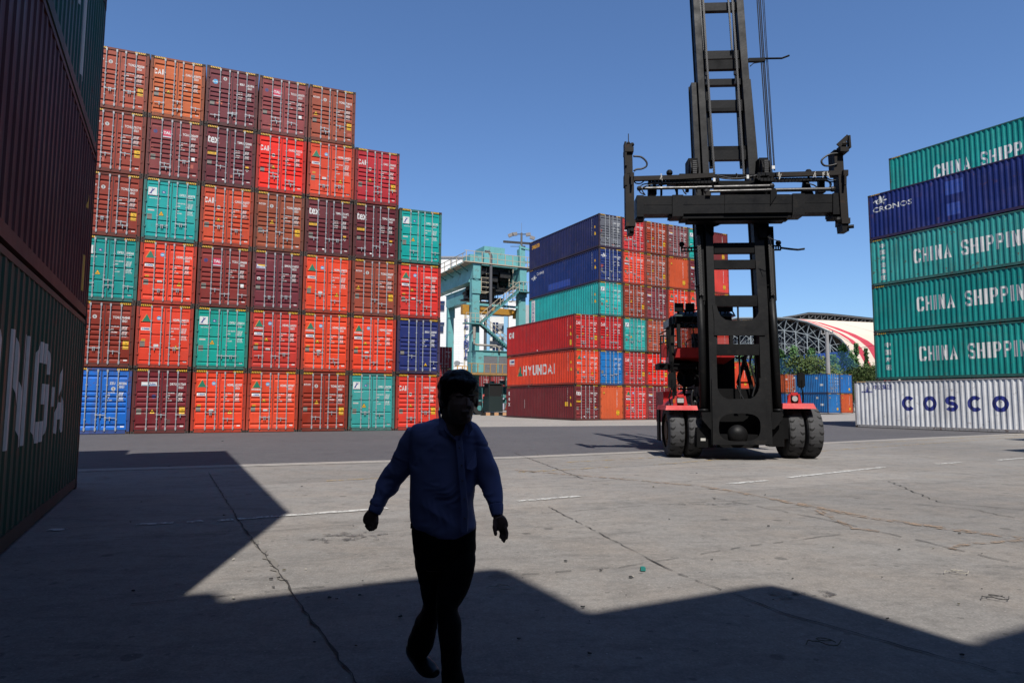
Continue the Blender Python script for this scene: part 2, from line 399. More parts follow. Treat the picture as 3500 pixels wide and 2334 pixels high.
def tri_sign(u, v, s=.11):
    return [(poly((u - s * 1.15, v - s), (u + s * 1.15, v - s), (u, v + s * 1.1)), BLK, 0), (poly((u - s * .93, v - s * .86), (u + s * .93, v - s * .86), (u, v + s * .85)), YEL, 1),
            (rect(u - .045, v - .055, u + .045, v - .04), BLK, 2), (rect(u - .035, v - .03, u + .035, v - .018), BLK, 2)]
def caution(u, v, big=True):
    w, h = (.30, .40) if big else (.19, .24)
    it = [(rect(u, v, u + w, v + h), YEL, 0)]
    for i, s in enumerate(("CAUTION", "9'6\"", "HIGH", "CONTAINER")):
        sz = h * .22; g = text2d(s, sz, .8, .002); wd_ = max(p[0] for p in g[0]); it.append((shift(g, u + (w - wd_) / 2, v + h * (.79 - .24 * i)), BLK, 1))
    return it
def seal_round(u, v, m=WHITE, r=.085): return [(disc(u, v, r), m, 0), (ringd(u, v, r * .72, .014), DGREY, 1), (rect(u - .02, v - .035, u + .02, v + .035), DGREY, 1)]
def beast(u, v, s, m):       # winged sea-horse emblem: coiled tail, body, head, wing and forelegs
    it = [(ringd(u, v, .26 * s, .10 * s), m, 0), (disc(u, v, .07 * s), m, 0), (poly((u - .58 * s, v + .10 * s), (u - .22 * s, v + .22 * s), (u - .2 * s, v + .08 * s), (u - .4 * s, v + .02 * s), (u - .5 * s, v - .04 * s)), m, 0)]
    it.append((poly((u + .12 * s, v - .2 * s), (u + .42 * s, v - .12 * s), (u + .5 * s, v + .12 * s), (u + .34 * s, v + .28 * s), (u + .1 * s, v + .22 * s)), m, 0))
    it.append((poly((u + .34 * s, v + .22 * s), (u + .5 * s, v + .46 * s), (u + .66 * s, v + .40 * s), (u + .6 * s, v + .3 * s), (u + .5 * s, v + .1 * s)), m, 0))
    it.append((poly((u + .05 * s, v + .24 * s), (u + .12 * s, v + .58 * s), (u + .26 * s, v + .5 * s), (u + .34 * s, v + .24 * s)), m, 0))
    it.append((poly((u + .42 * s, v + .05 * s), (u + .8 * s, v + .12 * s), (u + .86 * s, v + .02 * s), (u + .46 * s, v - .06 * s)), m, 0))
    it.append((poly((u + .36 * s, v - .08 * s), (u + .62 * s, v - .2 * s), (u + .56 * s, v - .42 * s), (u + .5 * s, v - .22 * s), (u + .3 * s, v - .16 * s)), m, 0))
    return it
def dolphin_sign(u, v):
    it = [(rect(u, v, u + .40, v + .40), WHITE, 0)]
    it.append((poly((u + .12, v + .14), (u + .17, v + .26), (u + .27, v + .335), (u + .33, v + .33), (u + .28, v + .29), (u + .21, v + .21), (u + .17, v + .13)), NAVY, 1))
    it.append((poly((u + .20, v + .30), (u + .16, v + .36), (u + .25, v + .33)), NAVY, 1)); it.append((poly((u + .10, v + .15), (u + .07, v + .08), (u + .14, v + .11), (u + .20, v + .085), (u + .17, v + .145)), NAVY, 1))
    it.append((T("DONG FANG LINE", u + .05, v + .02, .05, .7), NAVY, 1)); return it
def tri_logo(u, v, s=1.0, dark=True):
    return [(poly((u, v), (u + .36 * s, v), (u + .185 * s, v + .34 * s)), GREEN, 0), (poly((u - .035 * s, v), (u - .002, v), (u + .17 * s, v + .33 * s), (u + .15 * s, v + .34 * s)), ORG, 0)]
def hmm(u, v): return [(rect(u, v, u + .44, v + .135), WHITE, 0), (T("HMM", u + .05, v + .028, .12, 1.1, .002), NAVY, 1), (poly((u + .35, v + .05), (u + .42, v + .11), (u + .33, v + .10)), ORG, 1)]
def logo_items(br, code):
    it = []
    if br == 'CAI': it = BLOCK('C', .165, .305, 2.04, 2.30, .05, WHITE) + BLOCK('A', .325, .49, 2.04, 2.30, .045, WHITE) + BLOCK('I', .515, .575, 2.04, 2.30, .06, WHITE)
    elif br == 'TEX': it = [(FIT('tex', .17, .72, 2.04, 2.40, .022), WHITE, 0), (rect(.20, 2.06, .33, 2.085), WHITE, 0), (rect(.56, 2.06, .68, 2.085), WHITE, 0)]
    elif br == 'TAL': it = [(rect(.69, 2.02, 1.05, 2.33), PINK, 0), (T("TAL", .715, 2.13, .17, 1.0, .008), WHITE, 1), (rect(.69, 1.98, 1.05, 2.02), WHITE, 0), (rect(.69, 1.965, 1.05, 1.98), NAVY, 0)]
    elif br == 'TRI': it = [(T("TRITON", .14, 2.27, .085, 1.15, .003, 1.15), WHITE, 0), (rect(.14, 2.245, .52, 2.255), WHITE, 0)]
    elif br in ('HDM', 'HYU'):
        it = tri_logo(.26, 2.1)
        if br == 'HYU': it.append((T("HYUNDAI", .20, 1.99, .10, .95, .005), WHITE, 0))
    elif br == 'DFS': it = dolphin_sign(.17, 2.06) + [(T("www.dongfang.com.cn", .26, 1.94, .065, .8, .002), WHITE, 0)]
    elif br == 'BEA': it = [(rect(.16, 2.0, .62, 2.22), NAVY, 0), (rect(.18, 2.015, .60, 2.205), WHITE, 1), (poly((.24, 2.205), (.60, 2.205), (.60, 2.12), (.30, 2.15)), YEL, 2), (T("BEACON", .23, 2.035, .095, .88, .003), NAVY, 2), (rect(.195, 2.03, .215, 2.19), NAVY, 2)]
    elif br == 'CRO': it = beast(.42, 2.2, .42, WHITE)
    elif br == 'QUB': it = [(rect(.36, 2.13, 1.0, 2.30), WHITE, 0), (T("Qube", .63, 2.175, .14, 1.0, .003), NAVY, 1), (rect(.38, 2.14, .98, 2.165), SKYB, 1), (rect(.38, 2.14, .60, 2.15), GREEN, 2)]
    elif br == 'BSK': it = [(disc(.42, 2.15, .12), SKYB, 0), (T("Blue Sky", .28, 2.12, .09, .8, .003), WHITE, 1)]
    return it
BTYPE = dict(CAI='B', TEX='B', TAL='B', TRI='B', HDM='A', HYU='B', DFS='A', BEA='B', CRO='B', QUB='B', BSK='B', PLAIN='B', ZZU='B', SEG='B', GREY='B', BLU='A', ESG='A')
def container(loc, yaw, hexc, br='PLAIN', code='', label='', group='stacked containers', L=12.19, sx=1.0, face='door', wear=.5, gain=1.0, side=None, detail=2, sides_seen=True, door_hex=None, table=None, patches=True, rng=None):
    rg = random.Random(code + label); c = lin(hexc); base = tuple(min(.9, x * gain * w_) * KB for x, w_ in zip(c, (1.27, 1.06, .93) if c[0] > c[1] else (1.05, 1.0, 1.12))); col_ = (*base, wear)
    dc = col_ if not door_hex else (*[x * KB for x in lin(door_hex)], wear)
    r = empty('shipping_container', loc, yaw, label, 'shipping container', group); r.scale = (sx, 1, 1)
    kd = BTYPE.get(br, 'B')
    if br in ('HDM', 'BLU') and rg.random() < .35: kd = 'B'
    rustc = tuple(.42 * a + .58 * b for a, b in zip(base, (.04, .021, .016)))
    obj('frame', ME['frame', L], r, (*rustc, 1.0)); obj('shell', ME['shell', L], r, col_)
    if sides_seen: obj('side_wall', ME['side', L], r, col_)
    for i, (x, z) in enumerate(((0, 0), (CW - .165, 0), (0, CH - .118), (CW - .165, CH - .118))):
        obj('corner_casting', ME['cast'], r, None, Matrix.Translation((x, 0, z)))
        if sides_seen and x == 0: obj('corner_casting', ME['cast'], r, None, Matrix.Translation((x, L - .178, z)))
    if face == 'door':
        for k, xs in (('L', BX[:2]), ('R', BX[2:])):
            d = obj('door', ME['leaf' + k + kd], r, dc)
            for j, x in enumerate(xs):
                obj('locking_bar', ME['bar'], d, None, Matrix.Translation((x, 0, 0)))
            zz = rg.choice((.66, .72, .95, .85)); z2 = zz - rg.choice((0, 0, .17)); f = rg.random() < .3
            obj('door_handle', ME['handle'], d, None, Matrix.Translation((xs[0] if not f else xs[1], 0, zz)))
            if rg.random() < .7: obj('door_handle', ME['handle'], d, None, Matrix.Translation((xs[1] if not f else xs[0], 0, z2)) @ Matrix.Scale(-1, 4, (1, 0, 0)))
        obj('door_seal', ME['seal'], r)
        sf = door_surf(kd)
        if detail > 0 and code:
            pre, num, chk = code.split(); it = [(T(pre, 1.55, 2.17, .150, .74, .004), WHITE, 0), (T(num, 1.90, 2.17, .150, .74, .004), WHITE, 0), (T("45G1", 1.90, 2.02, .150, .74, .004), WHITE, 0), (T(chk, 2.285, 2.17, .13, .7, .003), WHITE, 0)]
            art('lettering', it, r, sf)
            tb = table or {'A': 'A', 'TRI': 'C', 'TEX': 'D', 'BSK': 'D'}.get(br, 'A' if kd == 'A' else 'B')
            a, b = TABLES[tb]
            big = .082 if tb in 'AC' else .07
            art_cached(('tab', tb, kd), 'weight_table', lambda: [(T(a, 1.44, 1.80, big, .85, .002), WHITE, 0), (T(b, 1.88, 1.80, big * .92, .78, .0015), WHITE, 0)], r, sf)
        lg = logo_items(br, code)
        if lg: art_cached(('logo', br, kd), 'logo', lambda: lg, r, sf)
        if detail > 1:
            p = rg.choice((0, 1)); pz = rg.uniform(.8, 1.0)
            art_cached(('plate', kd, p), 'data_plate', lambda: [(rect(.20, .86 + .1 * p, .41, 1.12 + .1 * p), GREYP, 0), (rect(.22, 1.05 + .1 * p, .39, 1.07 + .1 * p), DGREY, 1)], r, sf)
            tu = {'HDM': (1.72, .98), 'QUB': (.86, 1.0), 'DFS': (.80, 1.28), 'CAI': (.83, 1.27), 'TRI': (.36 if int(num[0] if code else 1) % 2 else .86, 1.45), 'HYU': (.80, 1.50), 'SEG': (1.62, .5), 'ZZU': (.32, 1.40)}.get(br)
            if tu: art_cached(('tri', kd, tu), 'warning_sign', lambda: tri_sign(*tu), r, sf)
            if br in ('TRI', 'QUB') or (br == 'CAI' and rg.random() < .7): art_cached(('cau', kd), 'caution_label', lambda: caution(2.0, .82), r, sf)
            if br == 'TEX': art_cached(('cau2', kd), 'caution_label', lambda: [(rect(.16, 1.48, .60, 1.66), YEL, 0), (T("CAUTION", .19, 1.56, .09, .9, .004), BLK, 1), (rect(.2, 1.51, .56, 1.525), BLK, 1), (rect(1.98, 1.02, 2.13, 1.10), YEL, 0), (poly((1.98, .94), (2.14, .94), (2.06, .82)), WHITE, 0), (poly((2.0, .93), (2.12, .93), (2.06, .85)), BLK, 1)], r, sf)
            if br in ('HDM', 'HYU'):
                art_cached(('hmm', kd), 'sticker', lambda: hmm(.22, 1.70) + [(rect(.26, 1.22, .42, 1.31), GOLD, 0), (rect(.28, 1.25, .40, 1.26), BLK, 1), (rect(.78, .98, .98, 1.09), WHITE, 0), (rect(.80, 1.03, .96, 1.04), DGREY, 1)], r, sf)
                art_cached(('sm', kd), 'seal_mark', lambda: [(disc(.95, 2.28, .09), SKYB, 0), (rect(.89, 2.25, 1.01, 2.30), WHITE, 1)], r, sf)
            elif br in ('TRI', 'CAI', 'BEA', 'ZZU', 'BSK'):
                su = {'TRI': (.82, 2.22), 'CAI': (.82, 1.86) if rg.random() < .5 else (.33, 1.33), 'BEA': (.33, 1.52), 'ZZU': (1.7, 1.98), 'BSK': (.86, 2.36)}[br]
                art_cached(('seal', kd, su), 'seal_mark', lambda: seal_round(*su), r, sf)
            elif br in ('TAL', 'QUB'): art_cached(('seal2', kd, br), 'seal_mark', lambda: seal_round(*( (.36, 2.2) if br == 'TAL' else (.90, 1.66)), NAVY), r, sf)
            elif br == 'DFS': art_cached(('glm', kd), 'seal_mark', lambda: [(rect(.80, 2.22, .94, 2.34), NAVY, 0), (T("GL", .82, 2.25, .08, .9, .004), WHITE, 1), (rect(.22, 1.36, .50, 1.43), LGREY, 0)], r, sf)
            if br in ('TAL', 'CRO', 'TEX'): art_cached(('wl', kd, br), 'paper_label', lambda: [(rect(1.98, 1.0, 2.13, 1.2), WHITE, 0)] if br == 'TAL' else [(rect(.92, .30, 1.02, .36), WHITE, 0)], r, sf)
            art_cached(('mp', kd), 'maker_plate', lambda: [(rect(2.06, .30, 2.20, .355), LGREY, 0), (rect(2.08, .32, 2.18, .33), NAVY, 1)], r, sf)
            if patches and rg.random() < .35:       # primer patches and scuffs painted over by hand
                k = rg.randint(0, 3); pc = letter('primer%d' % k, ('A8463A', '6B3A38', 'B9553F', '8C5A50')[k])
                items = []
                for _ in range(rg.randint(1, 3)):
                    u = rg.choice((.18, .5, 1.3, 1.95)) + rg.uniform(-.05, .1); v = rg.uniform(.25, 1.6); items.append((rect(u, v, u + rg.uniform(.08, .28), v + rg.uniform(.08, .2)), pc, 0))
                art('paint_patch', items, r, sf)
    else:
        obj('end_wall', ME['end'], r, dc)
        sf = (0, [], lambda u, v, o: (u, .018 - o, v))
        if detail > 0:
            s = ''.join(code.split()); it = []
            for i, ch in enumerate(s): it.append((T(ch, 1.72, 2.42 - i * .125, .13, .8, .004), WHITE, 0))
            art('lettering', it, r, sf)
            art_cached(('etri',), 'warning_sign', lambda: tri_sign(.42, 2.3, .11), r, sf); art_cached(('ecau',), 'caution_label', lambda: caution(1.68, .42), r, sf)
    for x in (.17, CW - .17 - .46): obj('hazard_stripes', ME['stripes'], r, None, Matrix.Translation((x, 0, 0)))
    if sides_seen and L > 7: obj('hazard_stripes', ME['sstripes'], r)
    for nm, its in (side or []): art(nm, its, r, side_surf(L))
    return r
def yawvec(d): return Vector((math.cos(d), math.sin(d), 0)), Vector((-math.sin(d), math.cos(d), 0))

ROWN = ['bottom', 'second', 'third', 'fourth', 'fifth', 'top']
COLN = ['first', 'second', 'third', 'fourth', 'fifth', 'sixth', 'seventh']
BR, OB, MA, TE, BV = 'brown', 'orange-brown', 'maroon', 'teal green', 'bright red'
WALL = [   # (row, col): brand, code, hex, colour word
 (5, 0, 'TRI', 'TCNU 702028 3', '9B5142', BR), (5, 1, 'CAI', 'CAIU 815972 6', 'B8653C', OB), (5, 2, 'BSK', 'BSIU 961836 3', '6A3540', MA), (5, 3, 'TAL', 'TCLU 593073 3', '84444A', 'dusty maroon'), (5, 4, 'TRI', 'TCNU 714012 3', '93503F', BR),
 (4, 0, 'TRI', 'TCNU 731712 1', '8F4439', BR), (4, 1, 'TAL', 'TCLU 542659 5', '7E4044', 'dusty maroon'), (4, 2, 'TEX', 'TEMU 729000 0', '642D39', MA), (4, 3, 'CAI', 'CAXU 752312 9', 'EA2A20', BV), (4, 4, 'HDM', 'HDMU 649353 9', 'CF4C33', 'orange-red'), (4, 5, 'CAI', 'CAIU 996965 5', 'A92B38', 'crimson'),
 (3, 0, 'TRI', 'TCNU 765219 8', '84392E', BR), (3, 1, 'DFS', 'DFSU 683878 5', '1FA79A', TE), (3, 2, 'CAI', 'CAXU 816377 5', 'BE4E33', 'orange-red'), (3, 3, 'TRI', 'TCNU 885679 2', '8C4D38', BR), (3, 4, 'TEX', 'TEMU 731472 9', '5F2833', MA), (3, 5, 'TEX', 'TEMU 768254 0', '5F2631', MA), (3, 6, 'DFS', 'DFSU 681302 2', '10A998', TE),
 (2, 0, 'DFS', 'DFSU 694266 9', '139588', TE), (2, 1, 'HDM', 'HDMU 652475 3', 'DA4A35', 'orange-red'), (2, 2, 'TAL', 'TCLU 594684 8', '7E3432', 'brown-maroon'), (2, 3, 'BEA', 'BMOU 516833 9', '6A303D', MA), (2, 4, 'HDM', 'HDMU 878070 7', 'E94B2F', 'orange-red'), (2, 5, 'TRI', 'TCNU 703697 3', '91493A', BR), (2, 6, 'HYU', 'HDMU 684703 6', 'CF3733', 'red'),
 (1, 0, 'TRI', 'TCNU 764848 0', '7F3024', BR), (1, 1, 'HDM', 'HDMU 848535 9', 'D54632', 'orange-red'), (1, 2, 'DFS', 'DFSU 696014 7', '0FA68E', TE), (1, 3, 'HYU', 'HDMU 669391 7', 'B93B35', 'red'), (1, 4, 'HYU', 'HDMU 680784 0', 'EF4B2E', 'orange-red'), (1, 5, 'HYU', 'HDMU 674080 8', 'F0462C', 'orange-red'), (1, 6, 'SEG', 'SEGU 504065 9', '22306A', 'navy blue'),
 (0, 0, 'ZZU', 'ZZU 803206 9', '1C6FC4', 'bright blue'), (0, 1, 'QUB', 'DRYU 917369 5', '6F2732', MA), (0, 2, 'HDM', 'HDMU 652937 5', 'E2482E', 'orange-red'), (0, 3, 'HYU', 'HDMU 687007 8', 'D64E33', 'orange-red'), (0, 4, 'TRI', 'TCNU 447174 5', '8C3222', BR), (0, 5, 'DFS', 'DFSU 694798 9', '3A9F92', 'faded teal'), (0, 6, 'CAI', 'CAXU 935085 2', 'CD3E33', 'red')]
WX, WY, WYAW, WCW = -18.9756, 28.6814, 0.4095, 2.3662
a_, b_ = yawvec(WYAW)
for r_, c_, br, code, hx, cw in WALL:
    rg = random.Random(r_ * 31 + c_)
    p = Vector((WX, WY, 0)) + a_ * (WCW * c_ + .01 + rg.uniform(-.012, .012)) + b_ * rg.uniform(-.03, .03); p.z = r_ * 2.91
    k = WCW / 2.49
    w = .85 if br == 'ZZU' else rg.uniform(.15, .45)
    container(p, WYAW, hx, br, code, '%s container numbered %s on its doors, %s row of the tall stepped wall' % (cw, code.split()[1], ROWN[r_]), 'door ends of the tall stepped container wall', sx=k * .999, wear=w, sides_seen=False)

CX, CY, CYAW, CCW = 5.1094, 54.28, 0.4793, 2.4789
CEN = {  # row: list from column 0
 0: [('TEX', 'TEMU 747670 0', '6E2C33', MA), ('END', 'TCNU 1684684 1', 'C25E3A', 'orange-brown'), ('HYU', 'HDMU 685452 2', 'C23A38', 'red'), ('BEA', 'BMOU 427247 3', '803740', MA), ('HDM', 'HDMU 687011 4', 'D84A38', 'orange-red'), ('TRI', 'TCNU 712209 5', '8B4434', BR), ('END', 'TRLU 881204 2', 'B5482F', OB)],
 1: [('HDM', 'HDMU 676408 8', 'DA4A30', 'orange-red'), ('BLU', 'HJCU 155773 6', '1D78B8', 'bright blue'), ('CAI', 'CAIU 816954 5', 'B1383A', 'red'), ('CAI', 'HDMU 690311 1', 'EC2A1C', BV), ('TRI', 'TCNU 771203 2', 'A4492F', BR), ('END', 'CAXU 411029 1', 'B8482E', OB), ('END', 'CAXU 511328 1', 'C5512F', OB)],
 2: [('CAI', 'CAIU 875733 0', 'B52C2D', 'red'), ('CAI', 'CAIU 722570 8', 'B0262B', 'deep red'), ('DFS', 'DFSU 686674 1', '37B5A4', TE), ('TRI', 'TCNU 767567 2', 'A2523F', BR), ('HDM', 'HDMU 655010 3', 'C9523A', 'orange-red'), ('END', 'TRLU 662913 7', 'AA4A32', OB), ('END', 'CAIU 660121 4', 'C4473C', 'red')],
 3: [None, ('DFS', 'DFSU 689690 6', '2FBCAE', TE), ('TRI', 'TCNU 884764 9', '8F4232', BR), ('BEA', 'BMOU 453712 9', '7D3A42', MA), ('HDM', 'HDMU 849717 8', 'E6472E', 'orange-red'), ('HDM', 'HDMU 652217 8', 'E6482F', 'orange-red'), ('END', 'GESU 441880 0', 'C4473C', 'red')],
 4: [None, ('CRO', 'CRXU 928403 3', '22386F', 'navy blue'), ('HYU', 'HDMU 676051 8', 'DD4E3C', 'orange-red'), ('TRI', 'TCNU 879267 8', '9A5140', BR), ('END', 'TRIU 5656065 3', 'B4512F', OB), ('BEA', 'BMOU 522171 0', '6C2E3A', MA), ('END', 'CAIU 8817725 5', 'C84640', 'red')],
 5: [None, ('GREY', 'SEGU 407017 7', '2B3058', 'slate blue'), ('HYU', 'HDMU 662705 2', 'C33D43', 'red'), ('TRI', 'TCNU 865099 3', '98412B', BR), ('BEA', 'BMOU 519252 8', '7E5258', 'mauve'), ('DFS', 'DFSU 682915 6', '1FB39F', TE), ('END', 'TEXU 7150721 1', '6A2B2F', MA)]}
a_, b_ = yawvec(CYAW)
L4 = 12.19
def side_marks(s): return [('side_number', [(T(ch, L4 - 1.15, 2.55 - i * .14, .14, .6, .002), WHITE, 0) for i, ch in enumerate(s)]), ('yellow_label', [(rect(L4 - .75, 1.75, L4 - .6, 1.95), YEL, 0)]), ('warning_sign', [(poly((L4 - .80, 1.15), (L4 - .48, 1.15), (L4 - .64, 1.45)), YEL, 0)])]
HYW = [3.30, 3.98, 4.18, 4.94, 5.12, 5.80, 5.98, 6.70, 6.90, 7.62, 7.76, 8.60, 8.80, 9.02]
SIDES = {
 (0, 0): [('side_lettering', [(T("t\ne\nx", .45, 2.1, .62, 1.0, .02), WHITE, 0)]), ('yellow_label', [(rect(10.7, 1.15, 11.2, 1.5), YEL, 0)]), ('scratch', [(rect(3.6, .9, 3.66, 1.7), LGREY, 0)])] + side_marks('TEMU7476700'),
 (1, 0): [('sticker', [(rect(.53, 2.12, 1.6, 2.6), WHITE, 0), (FIT("HMM", .66, 1.45, 2.24, 2.5, .02), NAVY, 1), (FIT("HYUNDAI M.M", .56, 1.6, 1.98, 2.07, .01), WHITE, 0)]), ('side_lettering', [e for i, ch in enumerate("HYUNDAI") for e in BLOCK(ch, HYW[2 * i], HYW[2 * i + 1], .98, 1.88, .165, WHITE)]),
          ('triangle_logo', [(poly((2.22, .95), (3.22, .95), (2.95, 1.25), (2.75, 1.85), (2.62, 1.85), (2.5, 1.35)), GREEN, 0), (poly((2.14, .95), (2.24, .95), (2.66, 1.86), (2.58, 1.84)), ORG, 0)])] + side_marks('HDMU6764088'),
 (2, 0): [('side_lettering', BLOCK('C', .49, .85, 1.72, 2.3, .13, WHITE) + BLOCK('A', .88, 1.24, 1.72, 2.3, .11, WHITE) + BLOCK('I', 1.28, 1.42, 1.72, 2.3, .14, WHITE)), ('caution_label', [(rect(11.35, .35, 11.7, .8), YEL, 0)]), ('white_mark', [(rect(5.9, .2, 6.05, .32), WHITE, 0)])] + side_marks('CAIU8757330'),
 (3, 1): [('white_banner', [(rect(.52, .12, 1.2, 2.72), WHITE, 0)] + [(FIT(ch, .66, 1.06, 2.12 - i * .40, 2.42 - i * .40, .02), NAVY, 1) for i, ch in enumerate('DONGFA')])] + side_marks('DFSU6896906'),
 (4, 1): [('winged_emblem', beast(.85, 2.0, .68, WHITE)), ('side_lettering', [(FIT("CRONOS", 1.5, 2.84, 2.22, 2.48, .015), WHITE, 0)]), ('paint_patch', [(rect(3.8, .35, 7.6, .95), letter('blue', '2747A0'), 0)])] + side_marks('CRXU9284033'),
 (5, 1): [('side_lettering', [(FIT("seaco", .53, 2.0, 2.05, 2.5, .04), GOLD, 0)])] + side_marks('SEGU4070177')}
for r_, lst in CEN.items():
    for c_, e in enumerate(lst):
        if not e: continue
        br, code, hx, cw = e; rg = random.Random(r_ * 17 + c_ + 5)
        p = Vector((CX, CY, 0)) + a_ * (CCW * c_ + rg.uniform(-.012, .012)) + b_ * rg.uniform(-.05, .05); p.z = r_ * 2.91
        sn = (c_ == 0 and r_ < 3) or (c_ == 1 and r_ > 2)
        what = 'plain corrugated end' if br == 'END' else 'doors'
        lb = '%s container %snumbered %s, %s row, middle stack %s the lift truck' % (cw, 'with plain end ' if br == 'END' else '', code.split()[1], ROWN[r_], 'behind' if c_ >= 4 else 'left of')
        cont = container(p, CYAW, hx, 'PLAIN' if br == 'END' else br, code, lb, 'containers of the middle stack', face='end' if br == 'END' else 'door', wear=.45 if sn else rg.uniform(.15, .4), side=SIDES.get((r_, c_)), sides_seen=sn or (r_ == 2 and c_ == 0), door_hex='70727A' if br == 'GREY' else None)

# right-hand stack, long sides towards the camera
RY = 0.5256; a_, b_ = yawvec(RY); rc0 = Vector((21.7122, 42.4212, 0)); rc1 = Vector((22.4302, 41.1833, 0))
CSU = [('C', 2.68, 3.07), ('H', 3.16, 3.52), ('I', 3.62, 3.78), ('N', 3.90, 4.24), ('A', 4.35, 4.75), ('S', 5.27, 5.67), ('H', 5.75, 6.13), ('I', 6.24, 6.41), ('P', 6.52, 6.90), ('P', 7.00, 7.38), ('I', 7.48, 7.65), ('N', 7.76, 8.12), ('G', 8.22, 8.62)]
def cs(du=0.0, v0=1.06, h=.85): g_ = lambda q: [e for c, a, b in q for e in BLOCK(c, a + du, b + du, v0, v0 + h, .125 if c != 'I' else .17, WHITE)]; return [('large_lettering', g_(CSU[:5])), ('large_lettering', g_(CSU[5:]))]
def vert(s, u0, u1, v1, h, st, m=WHITE): return [('small_characters', [(FIT(ch, u0, u1, v1 - i * st - h, v1 - i * st, .02), m, 0) for i, ch in enumerate(s)])]
BLU = letter('deepblue', '1E2C86')
cosco = [('large_lettering', [e for ch, a, b in zip('COSCO', (2.97, 4.17, 5.38, 6.55, 7.74), (3.74, 4.94, 6.06, 7.30, 8.54)) for e in BLOCK(ch.lower(), a, b, 1.08, 1.95, .215, BLU)]), ('small_characters', [(FIT('中远集团', 1.26, 2.39, 2.34, 2.66, .012), BLU, 0)]),
         ('tower_emblem', [(ringd(.84, 2.5, .19, .018, 20), BLU, 0), (poly((.79, 2.26), (.89, 2.26), (.86, 2.56), (.84, 2.68), (.82, 2.56)), BLU, 0), (FIT('cosco', .48, 1.17, 2.16, 2.27, .05), BLU, 0)])]
RS = [(0, 0, 'D9DDE1', 'pale grey', 'with big blue letters, bottom of the right-hand stack', cosco, .6, rc0), (0, 1, '1A8A7C', 'dark teal', 'with large white letters and four small characters, second of the right-hand stack', cs() + vert('中国海运', .63, 1.03, 2.30, .32, .455), .35, rc1),
      (0, 2, '17867A', 'dark teal', 'with large white letters but no small characters, third of the right-hand stack', cs(), .3, rc1), (0, 3, '35998C', 'rust-streaked teal', 'with chipped white letters and six small characters, fourth of the right-hand stack', cs(-.04, 1.02) + vert('中国海运集团', .60, .96, 2.6, .30, .395), .9, rc1),
      (0, 4, '1B2C66', 'dark blue', 'with a winged sea-horse emblem, fifth of the right-hand stack', [('winged_emblem', beast(.66, 2.36, .62, WHITE)), ('large_lettering', [(FIT('CRONOS', .28, 2.69, 1.72, 2.04, .012), WHITE, 0)]), ('paint_patch', [(rect(4.55, 1.7, 5.5, 2.5), letter('blue', '2747A0'), 0)]), ('paint_patch', [(rect(4.6, .5, 5.3, 1.2), LETTER['blue'], 0)])], .4, rc1),
      (1, 5, '178F80', 'teal green', 'with large white letters, on top behind the dark blue one', cs(.05, .72, .84), .35, rc1)]
for k, j, hx, cw, ds, sd, w, far in RS:
    p = far - b_ * 12.19 + a_ * 2.5 * k; p.z = j * 2.91
    container(p, RY, hx, 'PLAIN', 'CSLU 44%d810 2' % j, '%s container %s' % (cw, ds), 'containers of the right-hand stack', side=sd, wear=w, detail=1, gain=1.25)
for k, j in [(1, i) for i in range(5)] + [(2, i) for i in range(5)]:
    p = rc1 - b_ * 12.19 + a_ * 2.5 * k; p.z = j * 2.91
    container(p, RY, ('7A3430', '1E8C80', '9A4632')[(k + j) % 3], 'PLAIN', 'TGHU 5%d%d214 6' % (k, j), 'container of inner column %d, level %d, behind the right-hand stack' % (k, j), 'containers behind the right-hand stack', detail=0, sides_seen=False)

# left-hand dark stack beside the camera: the long sides that face right are seen
LY = 0.4674; a_, b_ = yawvec(LY); lc = Vector((-7.4578, 11.6364, 0))
def rside_surf(L):
    pr = SPROF[L]
    return (0, [y for y, _ in pr], lambda u, v, o: (CW - interp(pr, u) + o, u, v))
MIR = Matrix.Translation((CW, 0, 0)) @ Matrix.Scale(-1, 4, (1, 0, 0))
def plainbox(p, yaw, hexc, label, group, art_items=None, wear=.5, L=12.19, gain=1.0, seen=True):
    r = container(p, yaw, hexc, 'PLAIN', '', label, group, detail=0, sides_seen=False, wear=wear, gain=gain, L=L)
    if seen:
        o = obj('side_wall', ME['side', L], r, (*[min(.8, x * gain) * KB for x in lin(hexc)], wear), MIR)
        for z in (0, CH - .118): obj('corner_casting', ME['cast'], r, None, Matrix.Translation((CW - .165, L - .178, z)))
        
        for it_ in (art_items or []): art('side_lettering', [it_] if not isinstance(it_, list) else it_, r, rside_surf(L))
    return r
GL = 'dark stack on the left beside the camera'
big = [BLOCK('O', 4.9, 6.05, 1.02, 2.2, .26, WHITE) + BLOCK('N', 6.41, 7.30, 1.02, 2.2, .27, WHITE) + BLOCK('G', 7.73, 8.75, 1.0, 2.2, .25, WHITE) + [(rect(8.95, 1.42, 9.2, 1.68), WHITE, 0)] + BLOCK('A', 9.30, 10.25, 1.04, 1.98, .24, WHITE)]
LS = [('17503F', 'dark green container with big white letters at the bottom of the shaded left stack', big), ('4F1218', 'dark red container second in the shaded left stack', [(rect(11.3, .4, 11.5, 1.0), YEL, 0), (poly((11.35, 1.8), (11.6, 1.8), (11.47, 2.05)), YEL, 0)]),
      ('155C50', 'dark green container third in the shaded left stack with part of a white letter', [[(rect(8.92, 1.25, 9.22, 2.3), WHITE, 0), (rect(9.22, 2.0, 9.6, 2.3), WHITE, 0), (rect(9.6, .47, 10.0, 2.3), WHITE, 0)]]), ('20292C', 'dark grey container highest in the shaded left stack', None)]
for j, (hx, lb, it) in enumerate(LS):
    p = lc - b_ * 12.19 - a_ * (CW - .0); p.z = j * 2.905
    plainbox(p, LY, hx, lb, GL, it, .7)
